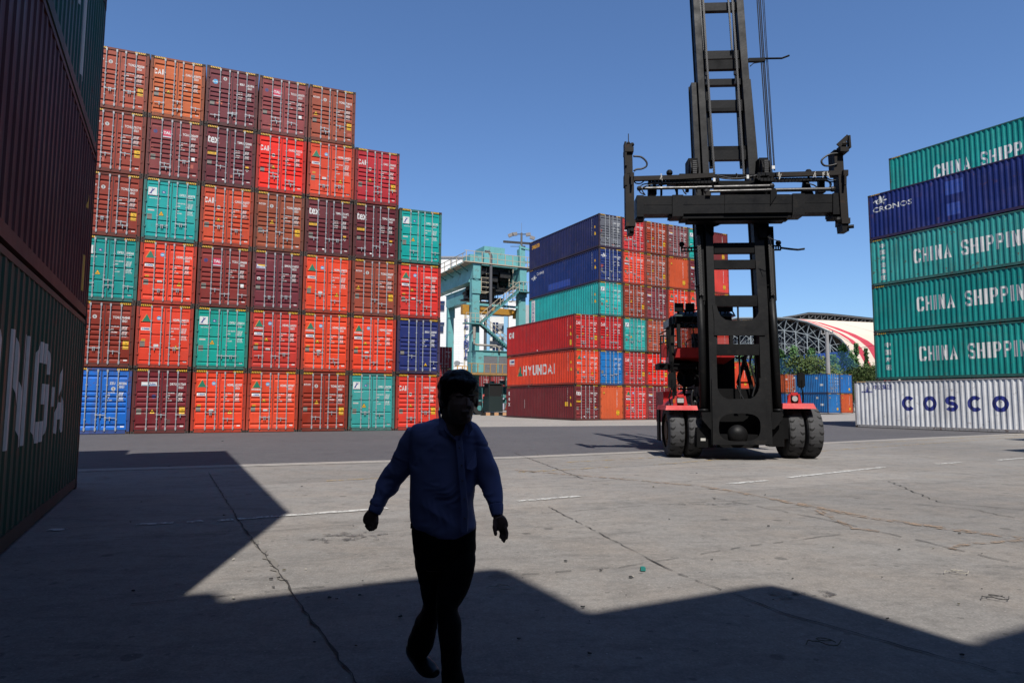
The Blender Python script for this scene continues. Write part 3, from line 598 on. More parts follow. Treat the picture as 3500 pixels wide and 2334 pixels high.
for k in (1, 2, 3):
    for j in range(4):
        p = lc - b_ * 12.19 - a_ * (CW + .06 + (k) * 2.5 - .0) + b_ * (1.45 if k == 1 else 1.2); p.z = j * 2.905
        plainbox(p, LY, ('2B4A46', '5A2B26', '2C3350')[(j + k) % 3], 'container in inner row %d at level %d of the left stack' % (k, j + 1), GL, None, .6, seen=False)
# unseen stacks: some throw the stepped foreground shadow, others added to block skylight
GB = 'container stacks behind the camera'
BKS = [((8.75 + 2.3 * i, -3.48 + 1.15 * i), 5) for i in range(1, 3)] + [((15.0, 4.2), 5), ((17.4, 5.4), 5), ((19.8, 10.5), 6), ((22.2, 11.7), 6), ((24.8, 17.2), 6)] + [((-5.7, -6.9), 5), ((-7.9, -8.0), 5)] + [((0.96 + .27, -2.19 - 2.14), 5), ((3.25, -2.69), 4), ((6.08, -3.0), 4), ((0.96 + .27 - 2.23, -2.14 - 2.19 - .78), 5), ((8.45, -1.8), 4), ((-3.5, -5.75), 5)]  # all but the last list are added to keep skylight off the foreground
for k, ((x, y), n) in enumerate(BKS):
    for j in range(n):
        p = Vector((x, y, 0)) - a_ * CW - b_ * 12.19; p.z = j * 2.905
        plainbox(p, LY, ('23403C', '52302B', '2B3048', '5A3A2E')[(j + k) % 4], 'container of shadow-casting stack %d at level %d behind the camera' % (k + 1, j + 1), GB, None, .6, seen=False)
# far containers ---------------------------------------------------------------
BY = R(27); a2, b2 = yawvec(BY)
GF = 'small far containers at the right'
def far20(px, py, Y, lst, yaw=BY, L=6.06, g=GF):
    aa, bb = yawvec(yaw); c = at(px, 940, Y); base = Vector((c.x, c.y, 0)); zoff = at(px, py, Y).z
    for k, j, face, hx, br, code, lb, sd in lst:
        p = base + aa * (2.5 * k); p.z = zoff + j * 2.62
        r = container(p, yaw, hx, br, code, lb, g, L=L, face=face, side=sd, wear=.8, sides_seen=(k == 0), patches=False, detail=1)
        r.scale = (1, 1, .9)
s20 = [('banner', [(rect(.55, .3, 1.0, 2.6), WHITE, 0), (rect(.68, .5, .84, 2.3), letter('primer9', '8C4A50'), 1)]), ('white_mark', [(rect(4.9, 1.1, 5.4, 1.4), WHITE, 0)]), ('white_mark', [(rect(4.2, 2.1, 4.6, 2.4), LGREY, 0)])]
far20(1902, 948.7, 88, [(0, 0, 'end', '236FA6', 'PLAIN', 'TTNU 284102 2', 'bright blue short container at the left end of the lower row at the far right', s20), (0, 1, 'door', '2A7DB8', 'BLU', 'TTNU 903341 0', 'bright blue short container with rusty doors above the lower blue row', list(s20)),
    (1, 0, 'end', 'B4552F', 'PLAIN', 'TRLU 448102 1', 'orange-brown short container beside the grey one, lower row', None), (1, 1, 'end', '1C6CAA', 'PLAIN', 'CRXU 118402 3', 'bright blue short container with plain end beside the grey one, upper row', None)])
far20(1804, 946, 92, [(0, 0, 'end', '23669C', 'PLAIN', 'TTNU 661204 5', 'blue long container behind the truck wheels at the far right', None), (0, 1, 'door', 'A8512E', 'BEA', 'BMOU 201204 5', 'brown container with doors left of the far blue ones', None)], L=12.19)
# orange pair standing right of the middle stack, seen through the mast
c = gnd(1725, 948); c = at(1723, 950, 71); p0 = Vector((c.x, c.y, 0)) - a2 * 2.44
for k in range(3):
    for j in range(2):
        p = p0 - a2 * 2.5 * k; p.z = j * 2.9 - .0
        container(p, BY, ('D9502F', 'C9492E')[j], 'PLAIN', 'TRIU 49%d20%d 1' % (j, k), 'orange-red plain container end seen through the mast, %s row, number %d from right' % (ROWN[j], k + 1), 'orange containers behind the lift truck', face='end', wear=.3, sides_seen=False, detail=1)
# maroon containers behind the crane leg, left
c = at(1037, 885, 89); p0 = Vector((c.x, c.y, 0)) - a2 * 2.44
for j, hx, lb in ((0, '7A2F38', 'teal container at ground level behind the crane leg'), (1, '8A3740', 'maroon container with doors low behind the crane leg'), (2, '7C2D38', 'maroon container with doors on top behind the crane leg')):
    p = p0.copy(); p.z = j * 2.9
    container(p, BY, '2C8F86' if j == 0 else hx, 'TEX' if j else 'DFS', 'TEMU 7%d4021 5' % j, lb, 'containers under the gantry crane', wear=.3, sides_seen=False, detail=1, patches=False)
for j in range(2):
    c = at(1037.5, 826, 92); p = Vector((c.x, c.y, 0)) + Vector((.1, .6, 0)); p.z = j * 2.9
    container(p, R(97), '8C2F2C', 'PLAIN', 'TEMU 80%d112 4' % j, 'dark red crosswise container behind the crane leg, %s' % ('lower', 'upper')[j], 'containers under the gantry crane', wear=.4, side=[('side_lettering', [(FIT('tex', .9, 2.6, 1.75, 2.45, .05), WHITE, 0)])] if j else None, detail=0)
GC = 'row of containers behind the gantry crane'
for k, hx, br in ((0, '7E2B30', 'PLAIN'), (1, '7E2B30', 'PLAIN'), (2, '1F6E68', 'DFS'), (3, '1F6E68', 'DFS'), (4, '5D6066', 'BEA'), (5, '8A3A30', 'TRI')):
    for j in range(3):
        c = at(1090 + 0, 940, 112); p = Vector((c.x, c.y, 0)) + Vector((2.55 * k, .0, 0)); p.z = j * 2.9
        hh = ('D23C30', 'C9CDD2', 'C44A34')[(k + 2 * j) % 3] if j == 0 else hx
        container(p, R(4), hh, br if j else 'HDM', 'DRYU 2%d%d118 3' % (k, j), '%s container, number %d from left in the row under the crane, %s level' % ({'7E2B30': 'maroon', '1F6E68': 'dark teal', '5D6066': 'grey', '8A3A30': 'brown'}.get(hx) if j else 'ground-level', k + 1, ROWN[j]), GC, wear=.3, sides_seen=False, detail=1, patches=False)

# ---------------------------------------------------------------- ground, road, joints and markings
def ground_material(name, base, dark, warm, spots=True, bump=.25):
    m = mat(name, base, .88, spec=.25); t = NT(m); pos = t.new('ShaderNodeNewGeometry').outputs['Position']
    big_ = t.ramp(t.noise(pos, .16, 6, .6), .3, .7); c = t.mix(big_, tuple(dark), tuple(base))
    c = t.mix(t.ramp(t.noise(pos, .8, 7, .65), .42, .72, 0, .5), c, tuple(warm))
    md = t.noise(pos, 2.6, 9, .72); c = t.mix(t.ramp(md, .47, .72, 0, .55), c, tuple(x * .55 for x in dark))
    c = t.val(c, t.ramp(t.noise(pos, 13, 6, .7), .3, .7, .86, 1.14))
    dr = t.noise(pos, 1.0, 6, .7, (.6, 3.2, 1)); c = t.mix(t.ramp(dr, .55, .70, 0, .42), c, tuple(x * .42 for x in dark))
    c = t.mix(t.ramp(t.noise(pos, 5.5, 5, .7), .60, .72, 0, .3), c, tuple(min(.6, x * 1.35) for x in base))
    if spots:
        for sc_, th, k in ((1.9, .13, .55), (6.5, .15, .45)):
            vo = t.new('ShaderNodeTexVoronoi'); vo.inputs['Scale'].default_value = sc_; t.link(pos, vo.inputs['Vector'])
            wob = t.math('ADD', vo.outputs['Distance'], t.math('MULTIPLY', t.noise(pos, 9, 3), .10)); rnd = t.ramp(vo.outputs['Color'], .45, .55)
            c = t.mix(t.math('MULTIPLY', t.ramp(wob, th + .05, th + .02, 0, k), rnd), c, tuple(x * .3 for x in dark))
        tr = t.noise(pos, .5, 4, .5, (1, 1, 1)); 
    if spots:       # cast slabs of slightly different tone, tyre smears along the lane
        mp_ = t.new('ShaderNodeMapping'); mp_.inputs['Rotation'].default_value = (0, 0, R(-27)); t.link(pos, mp_.inputs[0])
        bk = t.new('ShaderNodeTexBrick'); bk.inputs['Scale'].default_value = 1; bk.inputs['Brick Width'].default_value = 5.6; bk.inputs['Row Height'].default_value = 4.3; bk.inputs['Mortar Size'].default_value = .0; bk.inputs['Color1'].default_value = (.88, .88, .88, 1); bk.inputs['Color2'].default_value = (1.08, 1.08, 1.08, 1)
        t.link(mp_.outputs[0], bk.inputs[0]); c = t.mix(1.0, c, bk.outputs[0], 'MULTIPLY')
        sm = t.noise(mp_.outputs[0], 1.0, 6, .65, (.22, 2.6, 1)); c = t.mix(t.ramp(sm, .53, .72, 0, .38), c, tuple(x * .5 for x in dark))
        sp_ = t.noise(pos, 42, 2, .5); c = t.mix(t.ramp(sp_, .70, .74, 0, .5), c, (.62, .60, .56))
    fine = t.noise(pos, 60, 3, .6); c = t.val(c, t.ramp(fine, .3, .7, .80, 1.18))
    t.link(c, t.b.inputs['Base Color'])
    bp = t.new('ShaderNodeBump'); bp.inputs['Strength'].default_value = bump; bp.inputs['Distance'].default_value = .02
    t.link(t.noise(pos, 34, 6, .7), bp.inputs['Height']); t.link(bp.outputs[0], t.b.inputs['Normal'])
    return m
CONC = ground_material('concrete_yard', (.345, .325, .30), (.235, .222, .21), (.33, .275, .225))
CONF = ground_material('concrete_far', (.40, .37, .335), (.33, .31, .285), (.38, .33, .28), False)
ASPH = ground_material('asphalt', (.125, .118, .125), (.098, .094, .102), (.13, .125, .125), False, .6)
def sheet(name, pts, m, z, kind='structure'):
    mb = MB(); mb.fix = False; mb.add([(x, y, z) for x, y in pts], [tuple(range(len(pts)))]); return tag(build(mb, name, m), kind=kind)
sheet('ground', [(-900, -300), (900, -300), (900, 1600), (-900, 1600)], CONF, 0.0)
near = [(-30, 6.3), (-18.0, 11.2), (-9.35, 14.65), (-.17, 18.45), (6.0, 21.9), (12.28, 26.1), (18, 29.75), (26.4, 34.7), (60, 55)]
farl = [(-19.2, 30.6), (-11, 35.6), (-4.1, 38.9), (-.3, 40.4), (9.2, 43.7), (18, 49.0), (26.3, 55.6), (60, 78)]
sheet('concrete_apron', [(-30, -20), (60, -20)] + near[::-1], CONC, .004)
def band(line, w0, w1):
    L_ = []; R_ = []
    for i, (x, y) in enumerate(line):
        x0, y0 = line[max(i - 1, 0)]; x1, y1 = line[min(i + 1, len(line) - 1)]; d = Vector((x1 - x0, y1 - y0)).normalized(); n = Vector((-d.y, d.x))
        L_.append((x + n.x * w1, y + n.y * w1)); R_.append((x + n.x * w0, y + n.y * w0))
    return R_ + L_[::-1]
road = sheet('asphalt_road', near + farl[::-1] + [(-19.9, 29.2), (-21.6, 25.0), (-26, 20), (-34, 14)], ASPH, .008)
sheet('concrete_kerb_strip', band(near, -.55, .02), CONF, .012)
def jag(name, pts, w, m, z=.014, seg=.35, amp=.03, wv=.5, kind='structure', gap=0):
    """a crack, joint or painted line laid on the ground as an uneven ribbon"""
    rg = random.Random(name + str(pts)); mb = MB(); mb.fix = False; V = []
    for (p, q) in zip(pts, pts[1:]):
        p, q = Vector(p), Vector(q); n = max(2, int((q - p).length / seg)); d = (q - p).normalized(); s = Vector((-d.y, d.x, 0))
        for i in range(n):
            c = p + (q - p) * (i / n) + s * rg.uniform(-amp, amp); h = w / 2 * rg.uniform(1 - wv, 1 + wv); V.append((c - s * h, c + s * h))
    c = Vector(pts[-1]); V.append((c - s * w / 2, c + s * w / 2))
    for i in range(len(V) - 1):
        if gap and rg.random() < gap: continue
        a, b = V[i], V[i + 1]; mb.add([(p.x, p.y, z) for p in (a[0], a[1], b[1], b[0])], [(0, 1, 2, 3)])
    return tag(build(mb, name, m), kind=kind)
CRK = mat('crack_dark', (.035, .032, .03), .95); CRL = mat('crack_chipped', (.20, .185, .165), .95)
def g(*p): return [gnd(x, y) for x, y in p]
def wornpaint(name, rgb, cov=.5):
    m = mat(name, rgb, .8); t = NT(m); pos = t.new('ShaderNodeNewGeometry').outputs['Position']
    n = t.noise(pos, 7, 7, .75); tr = t.new('ShaderNodeBsdfTransparent'); mx = t.new('ShaderNodeMixShader')
    t.link(t.ramp(n, cov - .06, cov + .06), mx.inputs[0]); t.link(tr.outputs[0], mx.inputs[1]); t.link(t.b.outputs[0], mx.inputs[2])
    t.link(mx.outputs[0], t.n['Material Output'].inputs[0]); return m
WL = wornpaint('worn_white_line', (.62, .61, .58), .46); YL = wornpaint('worn_yellow_line', (.50, .34, .14), .53); ORL = wornpaint('rust_trail', (.33, .24, .17), .52)
STN = wornpaint('oil_stain', (.10, .092, .088), .55)
jag('expansion_joint', g((478, 1085), (560, 1215), (650, 1330), (700, 1405), (760, 1490), (818, 1568)) + g((900, 1700)), .013, CRK, seg=.1, amp=.012, wv=.8)
jag('chipped_joint_edge', g((585, 1240), (625, 1300), (652, 1334)), .05, CRL, .012, .08, .03, .8)
jag('expansion_joint', g((1260, 1165), (1500, 1290), (1560, 1320), (1800, 1410), (2120, 1500), (2351, 1560)), .010, CRK, seg=.1, amp=.012, wv=.8, gap=.12)
jag('expansion_joint', g((186, 1238), (520, 1228), (900, 1200), (1240, 1180), (1500, 1160), (1700, 1150)), .010, CRK, seg=.15, amp=.01, gap=.3)
jag('expansion_joint', g((300, 1390), (700, 1352), (1000, 1335), (1420, 1305), (1700, 1258), (1930, 1228)), .010, CRK, seg=.15, amp=.01, gap=.3)
jag('crack', g((1790, 1055), (1960, 1070), (2160, 1085), (2351, 1098)), .014, CRK, seg=.15, amp=.04)
jag('crack', g((2040, 1105), (2110, 1135), (2160, 1155), (2351, 1172)), .016, CRK, seg=.12, amp=.04)
jag('crack', g((2100, 1158), (2230, 1170), (2330, 1190)), .014, CRK, seg=.12, amp=.03)
jag('crack', g((1620, 1140), (1900, 1195), (2100, 1240), (2351, 1300)), .014, CRK, seg=.15, amp=.02, gap=.3)
jag('crack', g((1180, 1040), (1340, 1100)), .016, CRK, seg=.15, amp=.02)
for p, q in (((110, 1218), (150, 1217)), ((312, 1206), (398, 1201)), ((430, 1201), (465, 1197)), ((500, 1197), (535, 1194)), ((545, 1193), (890, 1168)), ((1185, 1152), (1330, 1140)), ((1672, 1112), (1760, 1104)), ((1810, 1097), (2030, 1073)), ((2150, 1066), (2205, 1062)), ((2290, 1057), (2351, 1052))):
    jag('painted_white_line', g(p, q), .13, WL, seg=.25, amp=.012, wv=.2)
for p, q in (((750, 1105), (940, 1095)), ((1190, 1085), (1420, 1072)), ((1500, 1068), (1900, 1035)), ((1900, 1035), (2351, 1003)), ((1300, 1062), (1520, 1050)), ((1960, 1020), (2351, 998))):
    jag('painted_yellow_line', g(p, q), .12, YL, seg=.3, amp=.015, wv=.3)
jag('rust_trail', g((1180, 1080), (1400, 1098), (1620, 1118), (1800, 1152), (2000, 1190), (2180, 1216), (2351, 1238)), .16, ORL, seg=.3, amp=.02, wv=.3)
jag('rust_trail', g((1880, 1172), (1920, 1195), (1960, 1215), (2020, 1222)), .10, ORL, seg=.2, amp=.02, wv=.3)
jag('rust_trail', g((2180, 1262), (2220, 1250), (2351, 1242)), .08, ORL, seg=.2, amp=.02, wv=.3)
for i, (x, y, w, l) in enumerate(((690, 1245, .22, .8), (740, 1232, .16, .7), (1780, 1372, .14, .5), (600, 1015, .12, 2.2), (1560, 1160, .12, .9))):
    p = gnd(x, y); jag('oil_stain', [(p.x, p.y, 0), (p.x + l, p.y + l * .25, 0)], w, STN, .0135, .12, .06, .6)
# loose scraps on the ground
rg = random.Random(3)
SCR = [mat('scrap_dark', (.03, .03, .03), .9), mat('scrap_pale', (.45, .42, .36), .9), mat('scrap_leaf', (.10, .09, .05), .9)]
def scrap(x, y, s, kind):
    p = gnd(x, y) if y > 930 else None; mb = MB(); n = rg.randint(5, 7); base = []
    for i in range(n):
        t = 2 * math.pi * i / n; r_ = s * rg.uniform(.5, 1); base.append((p.x + r_ * math.cos(t) * 1.4, p.y + r_ * math.sin(t)))
    mb.prism(base, lambda u, v, w: (u, v, .015 + w + (w > 0) * rg.uniform(-.3, .3) * s), s * .45)
    return build(mb, 'ground_scrap', SCR[kind])
for i in range(70):
    x = rg.uniform(190, 2340); y = 990 + (rg.random() ** .8) * 520; p = gnd(x, y)
    if abs(x - 1050) < 130 and y > 1100: continue
    o = scrap(x, y, rg.uniform(.004, .012) * (1.0 + p.y * .06), rg.choice((0, 0, 0, 2, 1)))
    tag(o, 'small bits of dirt scattered over the concrete and asphalt', 'scrap', 'small scraps on the ground')
def twist(name, px, m, label, cat):
    p = gnd(*px); mb = MB(); pts = []
    for i in range(9): pts.append((p.x + i * .03 - .12, p.y + .05 * math.sin(i * .9), .018 + .012 * abs(math.sin(i * 1.7))))
    mb.tube(pts, .003, 5); pts = [(p.x + .02 + .06 * math.cos(t * .7), p.y + .03 + .05 * math.sin(t * .7), .02 + .004 * t) for t in range(8)]; mb.tube(pts, .0028, 5)
    return tag(build(mb, name, m), label, cat)
twist('twisted_strap', (1895, 1485), SCR[2], 'withered leafy twig lying in the shade at the lower right', 'twig')
twist('bent_wire', (2290, 1380), SCR[0], 'bent black wire on the sunlit concrete at the right edge', 'wire')
twist('plastic_strap', (1150, 1356), SCR[1], 'pale plastic strap lying just inside the shadow edge right of the man', 'strap')
twist('bent_wire', (2200, 1320), SCR[1], 'grey wire scrap on the sunlit concrete, left of the black wire', 'wire')
mb = MB(); p = gnd(1476, 1312); mb.box((p.x - .022, p.y - .02, .012), (p.x + .022, p.y + .02, .04)); mb.box((p.x - .016, p.y - .014, .04), (p.x + .012, p.y + .012, .046))
tag(build(mb, 'plastic_block', mat('teal_plastic', (.02, .22, .2), .5)), 'small teal plastic block alone on the sunlit concrete', 'plastic block')

# ---------------------------------------------------------------- rubber-tyred gantry crane
TQ = worn('crane_turquoise', (.19, .52, .52), .45, (.16, .08, .04), .55, 0, .8); TQD = worn('crane_turquoise_dirty', (.10, .33, .33), .55, (.12, .06, .04), .6, 0, 1.2)
CRM = mat('cream_rail', (.55, .48, .36), .6); YRAIL = mat('yellow_rail', (.75, .38, .03), .5); BLACKM = worn('black_machinery', (.018, .018, .018), .55, (.07, .04, .03), .3)
YSP = worn('yellow_spreader', (.55, .27, .03), .55, (.08, .04, .02), .6); LOUV = worn('grey_louvre', (.30, .31, .33), .6, (.2, .12, .08), .3)
RTY = R(27); RB = Vector((-4.29, 75.3, 0)); rtg = empty('gantry_crane', RB, RTY, 'turquoise rubber-tyred gantry crane standing behind the wall of containers', 'gantry crane')
ea, eb = yawvec(RTY)
def RL(px, py, s):       # pixel -> crane frame point on the plane y = s
    d = ray(px, py); o = Vector((0, 0, CAMH)) - RB; dl = Vector((d.dot(ea), d.dot(eb), d.z)); ol = Vector((o.dot(ea), o.dot(eb), o.z)); return ol + dl * ((s - ol.y) / dl.y)
SW, GS, HT = 5.95, 22.4, 17.0; zt = RL(1087, 607, 0).z
for x in (0, SW):
    for y in (0, GS):
        mb = MB(); mb.add([(x - .5, y - .38, 3.0), (x + .5, y - .38, 3.0), (x + .5, y + .38, 3.0), (x - .5, y + .38, 3.0), (x - .42, y - .4, zt), (x + .42, y - .4, zt), (x + .42, y + .4, zt), (x - .42, y + .4, zt)],
                          [(0, 3, 2, 1), (4, 5, 6, 7), (0, 1, 5, 4), (1, 2, 6, 5), (2, 3, 7, 6), (3, 0, 4, 7)]); mb.box((x - .55, y - .5, zt - 3.4), (x + .55, y - .42, zt - 1.9)); mb.cyl((x, y - .55, zt - .6), (x, y - .4, zt - .6), .4, 12); mb.cyl((x, y - .55, zt - 1.5), (x, y - .4, zt - 1.5), .4, 12)
        build(mb, 'leg', TQ, rtg)
    mb = MB(); mb.box((x - .45, -.6, zt - 1.7), (x + .45, GS + .6, zt - .1)); mb.box((x - .6, -.6, zt - .1), (x + .6, GS + .6, zt)); mb.box((x - .55, .4, zt - 2.0), (x + .55, GS - .4, zt - 1.7)); build(mb, 'girder', TQ, rtg)
    mb = MB(); w = -1.5 if x == 0 else .6
    mb.box((x + w, -.6, zt - .02), (x + w + .9, GS, zt + .05))
    for i in range(12): mb.bar((x + w + (.0 if x == 0 else .9), i * 1.9, zt), (x + w + (.0 if x == 0 else .9), i * 1.9, zt + 1.15), .07)
    for h in (.6, 1.15): mb.bar((x + w + (.0 if x == 0 else .9), -.6, zt + h), (x + w + (.0 if x == 0 else .9), GS, zt + h), .06)
    build(mb, 'walkway_rail', CRM, rtg)
    mb = MB()
    for i in range(9): mb.bar((x + w, 1 + i * 2.3, zt), (x - .2, 1 + i * 2.3, zt - .8), .12)
    build(mb, 'walkway_bracket', TQD, rtg)
for y in (0, GS):
    mb = MB(); mb.box((-2.2, y - .45, 2.3), (SW + 2.2, y + .45, 3.2)); build(mb, 'sill_beam', TQD, rtg)
    for x in (-1.3, SW + 1.3, .6, SW - .6):
        mb = MB(); mb.cyl((x, y - .35, .75), (x, y + .35, .75), .75, 18); t_ = build(mb, 'wheel', mat('tyre_rubber', (.018, .018, .019), .85), rtg); mb = MB(); mb.cyl((x, y - .40, .75), (x, y + .40, .75), .3, 12); build(mb, 'hub', TQD, t_)
    mb = MB(); mb.box((-1.7, y - .25, .75), (1.0, y + .25, 2.3)); mb.box((SW - 1.0, y - .25, .75), (SW + 1.7, y + .25, 2.3)); mb.bar((.6, y, 2.2), (1.6, y, 1.2), .15); mb.bar((SW - .6, y, 2.2), (SW - 1.6, y, 1.2), .15); build(mb, 'bogie', TQD, rtg)
# trolley with machinery, spreader and cab near the camera end
mb = MB(); mb.box((-.9, .6, zt + .15), (SW + .9, 6.2, zt + .5)); build(mb, 'trolley_deck', TQD, rtg)
mb = MB(); mb.box((1.7, 1.2, zt + .5), (4.4, 3.8, zt + 2.6)); mb.box((4.4, 1.2, zt + .5), (6.2, 3.8, zt + 1.8)); mb.box((3.0, 1.17, zt + .7), (3.05, 1.2, zt + 2.5), 0); mb.box((.0, 1.4, zt + .5), (1.6, 3.6, zt + 1.5)); build(mb, 'machine_house', TQ, rtg)
mb = MB(); mb.box((6.25, .9, zt + .4), (7.0, 1.6, zt + 2.7)); mb.bar((6.2, .9, zt + 2.9), (8.6, .9, zt + 2.6), .22); mb.bar((8.6, .9, zt + 2.6), (10.0, .9, zt + 1.5), .2); mb.bar((10.0, .9, zt + 1.5), (10.0, .9, zt + .4), .2); mb.bar((7.0, .9, zt + 1.2), (9.9, .9, zt + 1.3), .16); mb.bar((6.3, .9, zt + .3), (6.3, .9, zt + 3.1), .2); build(mb, 'cable_arm', TQ, rtg)
mb = MB()
rg = random.Random(5)
for i in range(60):
    x = rg.uniform(.3, 4.6); y = rg.uniform(.8, 5.4); z = zt - rg.uniform(.2, 3.6); mb.box((x, y, z), (x + rg.uniform(.3, 1.6), y + rg.uniform(.3, 1.4), z + rg.uniform(.15, .9)))
mb.box((1.6, 1.6, zt - 4.3), (4.6, 4.6, zt - 3.9)); mb.box((-.1, 1.5, zt - .6), (SW + .1, 5.5, zt + .12))
for x in (1.6, 2.6, 3.8, 4.6):
    for y in (1.8, 4.2): mb.bar((x, y, zt), (x, y, zt - 4.6), .07)
build(mb, 'hoist_machinery', BLACKM, rtg)
mb = MB(); mb.box((.2, 1.6, zt - 5.3), (SW - .1, 3.0, zt - 4.6)); mb.box((-.9, 1.3, zt - 5.6), (.2, 1.9, zt - 4.5)); mb.box((SW - .1, 1.3, zt - 5.7), (SW + .6, 1.9, zt - 4.7)); build(mb, 'spreader_beam', YSP, rtg)
mb = MB(); mb.box((-1.0, -.1, zt - 4.7), (SW + .4, .05, zt - 4.45)); build(mb, 'tie_beam', TQ, rtg)
for x, z0 in ((.9, zt - 3.0), (5.0, zt - 3.8)):
    mb = MB()
    for dx in (0, 1.1):
        for dy in (0, 1.0): mb.bar((x + dx, .2 + dy, z0), (x + dx, .2 + dy, zt), .08)
    for k in range(5):
        z = z0 + k * .55
        for a_, b__ in (((0, 0), (1.1, 0)), ((1.1, 0), (1.1, 1)), ((0, 1), (1.1, 1)), ((0, 0), (0, 1))): mb.bar((x + a_[0], .2 + a_[1], z), (x + b__[0], .2 + b__[1], z), .07)
    build(mb, 'ladder_cage', CRM, rtg)
mb = MB(); mb.tube([(1.0, -.6, zt + 1.5), (1.5, -.6, zt + 1.5), (1.75, -.6, zt + 1.1), (1.75, -.6, zt - 4.6), (1.7, -.6, zt - 5.4), (1.1, -.6, zt - 6.4), (1.1, -.6, 4.5)], .17, 10); build(mb, 'cable_duct', worn('grey_pipe', (.12, .12, .13), .6, amt=.1), rtg)
mb = MB()
xe = SW + 1.7
for i in range(9): mb.bar((-1.4 + i * .98, -.75, zt + .1), (-1.4 + i * .98, -.75, zt + 1.35), .07)
for h in (.7, 1.35): mb.bar((-1.6, -.75, zt + h), (xe, -.75, zt + h), .06)
mb.box((-1.6, -.8, zt + .05), (xe, -.3, zt + .16)); build(mb, 'end_walkway_rail', CRM, rtg)
# stairs between the two near legs
m0 = RL(1058 + 0, 0, 0)
mid = RL(1104, 742, -1.0); top = RL(1192, 668, -1.0); low = RL(1170, 800, -1.0)
mb = MB()
for p, q in ((mid, top), (mid, low)):
    for dy in (0, .7): mb.bar(p + Vector((0, dy, 0)), q + Vector((0, dy, 0)), .10, .20)
    n = 16
    for i in range(n): c = p + (q - p) * (i / n); mb.box((c.x - .15, c.y, c.z - .03), (c.x + .15, c.y + .7, c.z + .03))
mb.box((mid.x - 1.9, -1.0, mid.z - .12), (mid.x + .1, -.2, mid.z)); mb.bar((mid.x - .2, -.6, mid.z - .1), (mid.x - 1.7, -.5, mid.z - 1.8), .1); mb.box((top.x - .1, -1.1, top.z - .1), (top.x + 1.6, 0, top.z)); mb.bar((top.x + 1.2, -.6, top.z), (top.x + .3, -.4, top.z - 1.2), .1)
build(mb, 'stairs', TQD, rtg)
mb = MB()
for p, q in ((mid, top), (mid, low)):
    for h in (.55, 1.1): mb.bar(p + Vector((0, 0, h)), q + Vector((0, 0, h)), .055)
    for i in range(7): c = p + (q - p) * (i / 6); mb.bar(c, c + Vector((0, 0, 1.1)), .055)
for i in range(4): mb.bar((mid.x - 1.8 + i * .55, -1.0, mid.z), (mid.x - 1.8 + i * .55, -1.0, mid.z + 1.1), .055)
mb.bar((mid.x - 1.8, -1, mid.z + 1.1), (mid.x, -1, mid.z + 1.1), .055); mb.bar((mid.x - 1.8, -1, mid.z + .55), (mid.x, -1, mid.z + .55), .055)
for i in range(4): mb.bar((top.x + i * .5, -1.1, top.z), (top.x + i * .5, -1.1, top.z + 1.1), .055)
mb.bar((top.x, -1.1, top.z + 1.1), (top.x + 1.6, -1.1, top.z + 1.1), .055)
build(mb, 'stair_rail', CRM, rtg)
# power house on the sill, ladder, lamp, cab below
q0 = RL(1092, 858, -1.4); q1 = RL(1172, 808, -1.4); hz0, hz1 = q0.z, q1.z; hx0, hx1 = q0.x, RL(1185, 830, -1.4).x
mb = MB(); mb.box((hx0, -1.4, hz0), (hx0 + .9, 1.0, hz1)); mb.box((hx0 + .9, -1.38, hz1 - .55), (hx1, 1.0, hz1 + .08)); mb.box((hx0 - .1, -1.5, hz1), (hx1, 1.0, hz1 + .05))
for x in (hx0 + .93, hx0 + 2.75): mb.box((x - .05, -1.42, hz0), (x + .03, -1.3, hz1 - .5))
h = build(mb, 'power_house', TQ, rtg)
mb = MB()
for x0, x1 in ((hx0 + .97, hx0 + 2.68), (hx0 + 2.79, hx1)):
    for i in range(24): z = hz0 + .02 + i * (hz1 - hz0 - .6) / 24; mb.add([(x0, -1.37, z), (x1, -1.37, z), (x1, -1.30, z + .08), (x0, -1.30, z + .08)], [(0, 1, 2, 3)]); mb.add([(x0, -1.30, z + .08), (x1, -1.30, z + .08), (x1, -1.37, z + .085), (x0, -1.37, z + .085)], [(0, 1, 2, 3)])
build(mb, 'louvre', LOUV, h)
mb = MB(); mb.tube([(hx0 - .3, -1.6, hz1 + 1.5), (hx0 - .3, -1.6, hz1 + .75), (hx0, -1.6, hz1 + .62), (hx0 + 2.4, -1.6, hz1 + .62), (hx0 + 2.75, -1.6, hz1 + .4), (hx0 + 2.8, -1.6, hz1)], .12, 10); mb.cyl((hx0 - .3, -1.6, hz1 + 1.3), (hx0 - .3, -1.6, hz1 + 2.6), .17, 10); build(mb, 'exhaust_pipe', worn('pale_pipe', (.42, .38, .32), .6, amt=.4), h)
mb = MB(); y = -2.1
mb.box((hx0 - 1.2, -2.15, hz0 - .12), (hx1, 1.0, hz0 - .02))
for i in range(8): mb.bar((hx0 - .8 + i * .75, y, hz0), (hx0 - .8 + i * .75, y, hz0 + 1.1), .09)
mb.bar((hx0 - 1.2, y, hz0 + 1.1), (hx1, y, hz0 + 1.1), .07); mb.bar((hx0 - 1.2, y, hz0 + .05), (hx1, y, hz0 + .05), .09); build(mb, 'platform_rail', mat('orange_rail', (.50, .29, .10), .6), rtg)
mb = MB(); a1 = RL(1080, 825, -.6)
for dx in (0, .5): mb.bar((a1.x + .1 + dx, -.62, 3.0), (a1.x + .1 + dx, -.62, a1.z), .06)
for i in range(12): mb.bar((a1.x + .1, -.62, 3.2 + i * .33), (a1.x + .6, -.62, 3.2 + i * .33), .05)
build(mb, 'ladder', TQ, rtg)
mb = MB(); y0 = RL(1050, 857, -1.8); y1 = RL(1073, 841, -1.8)
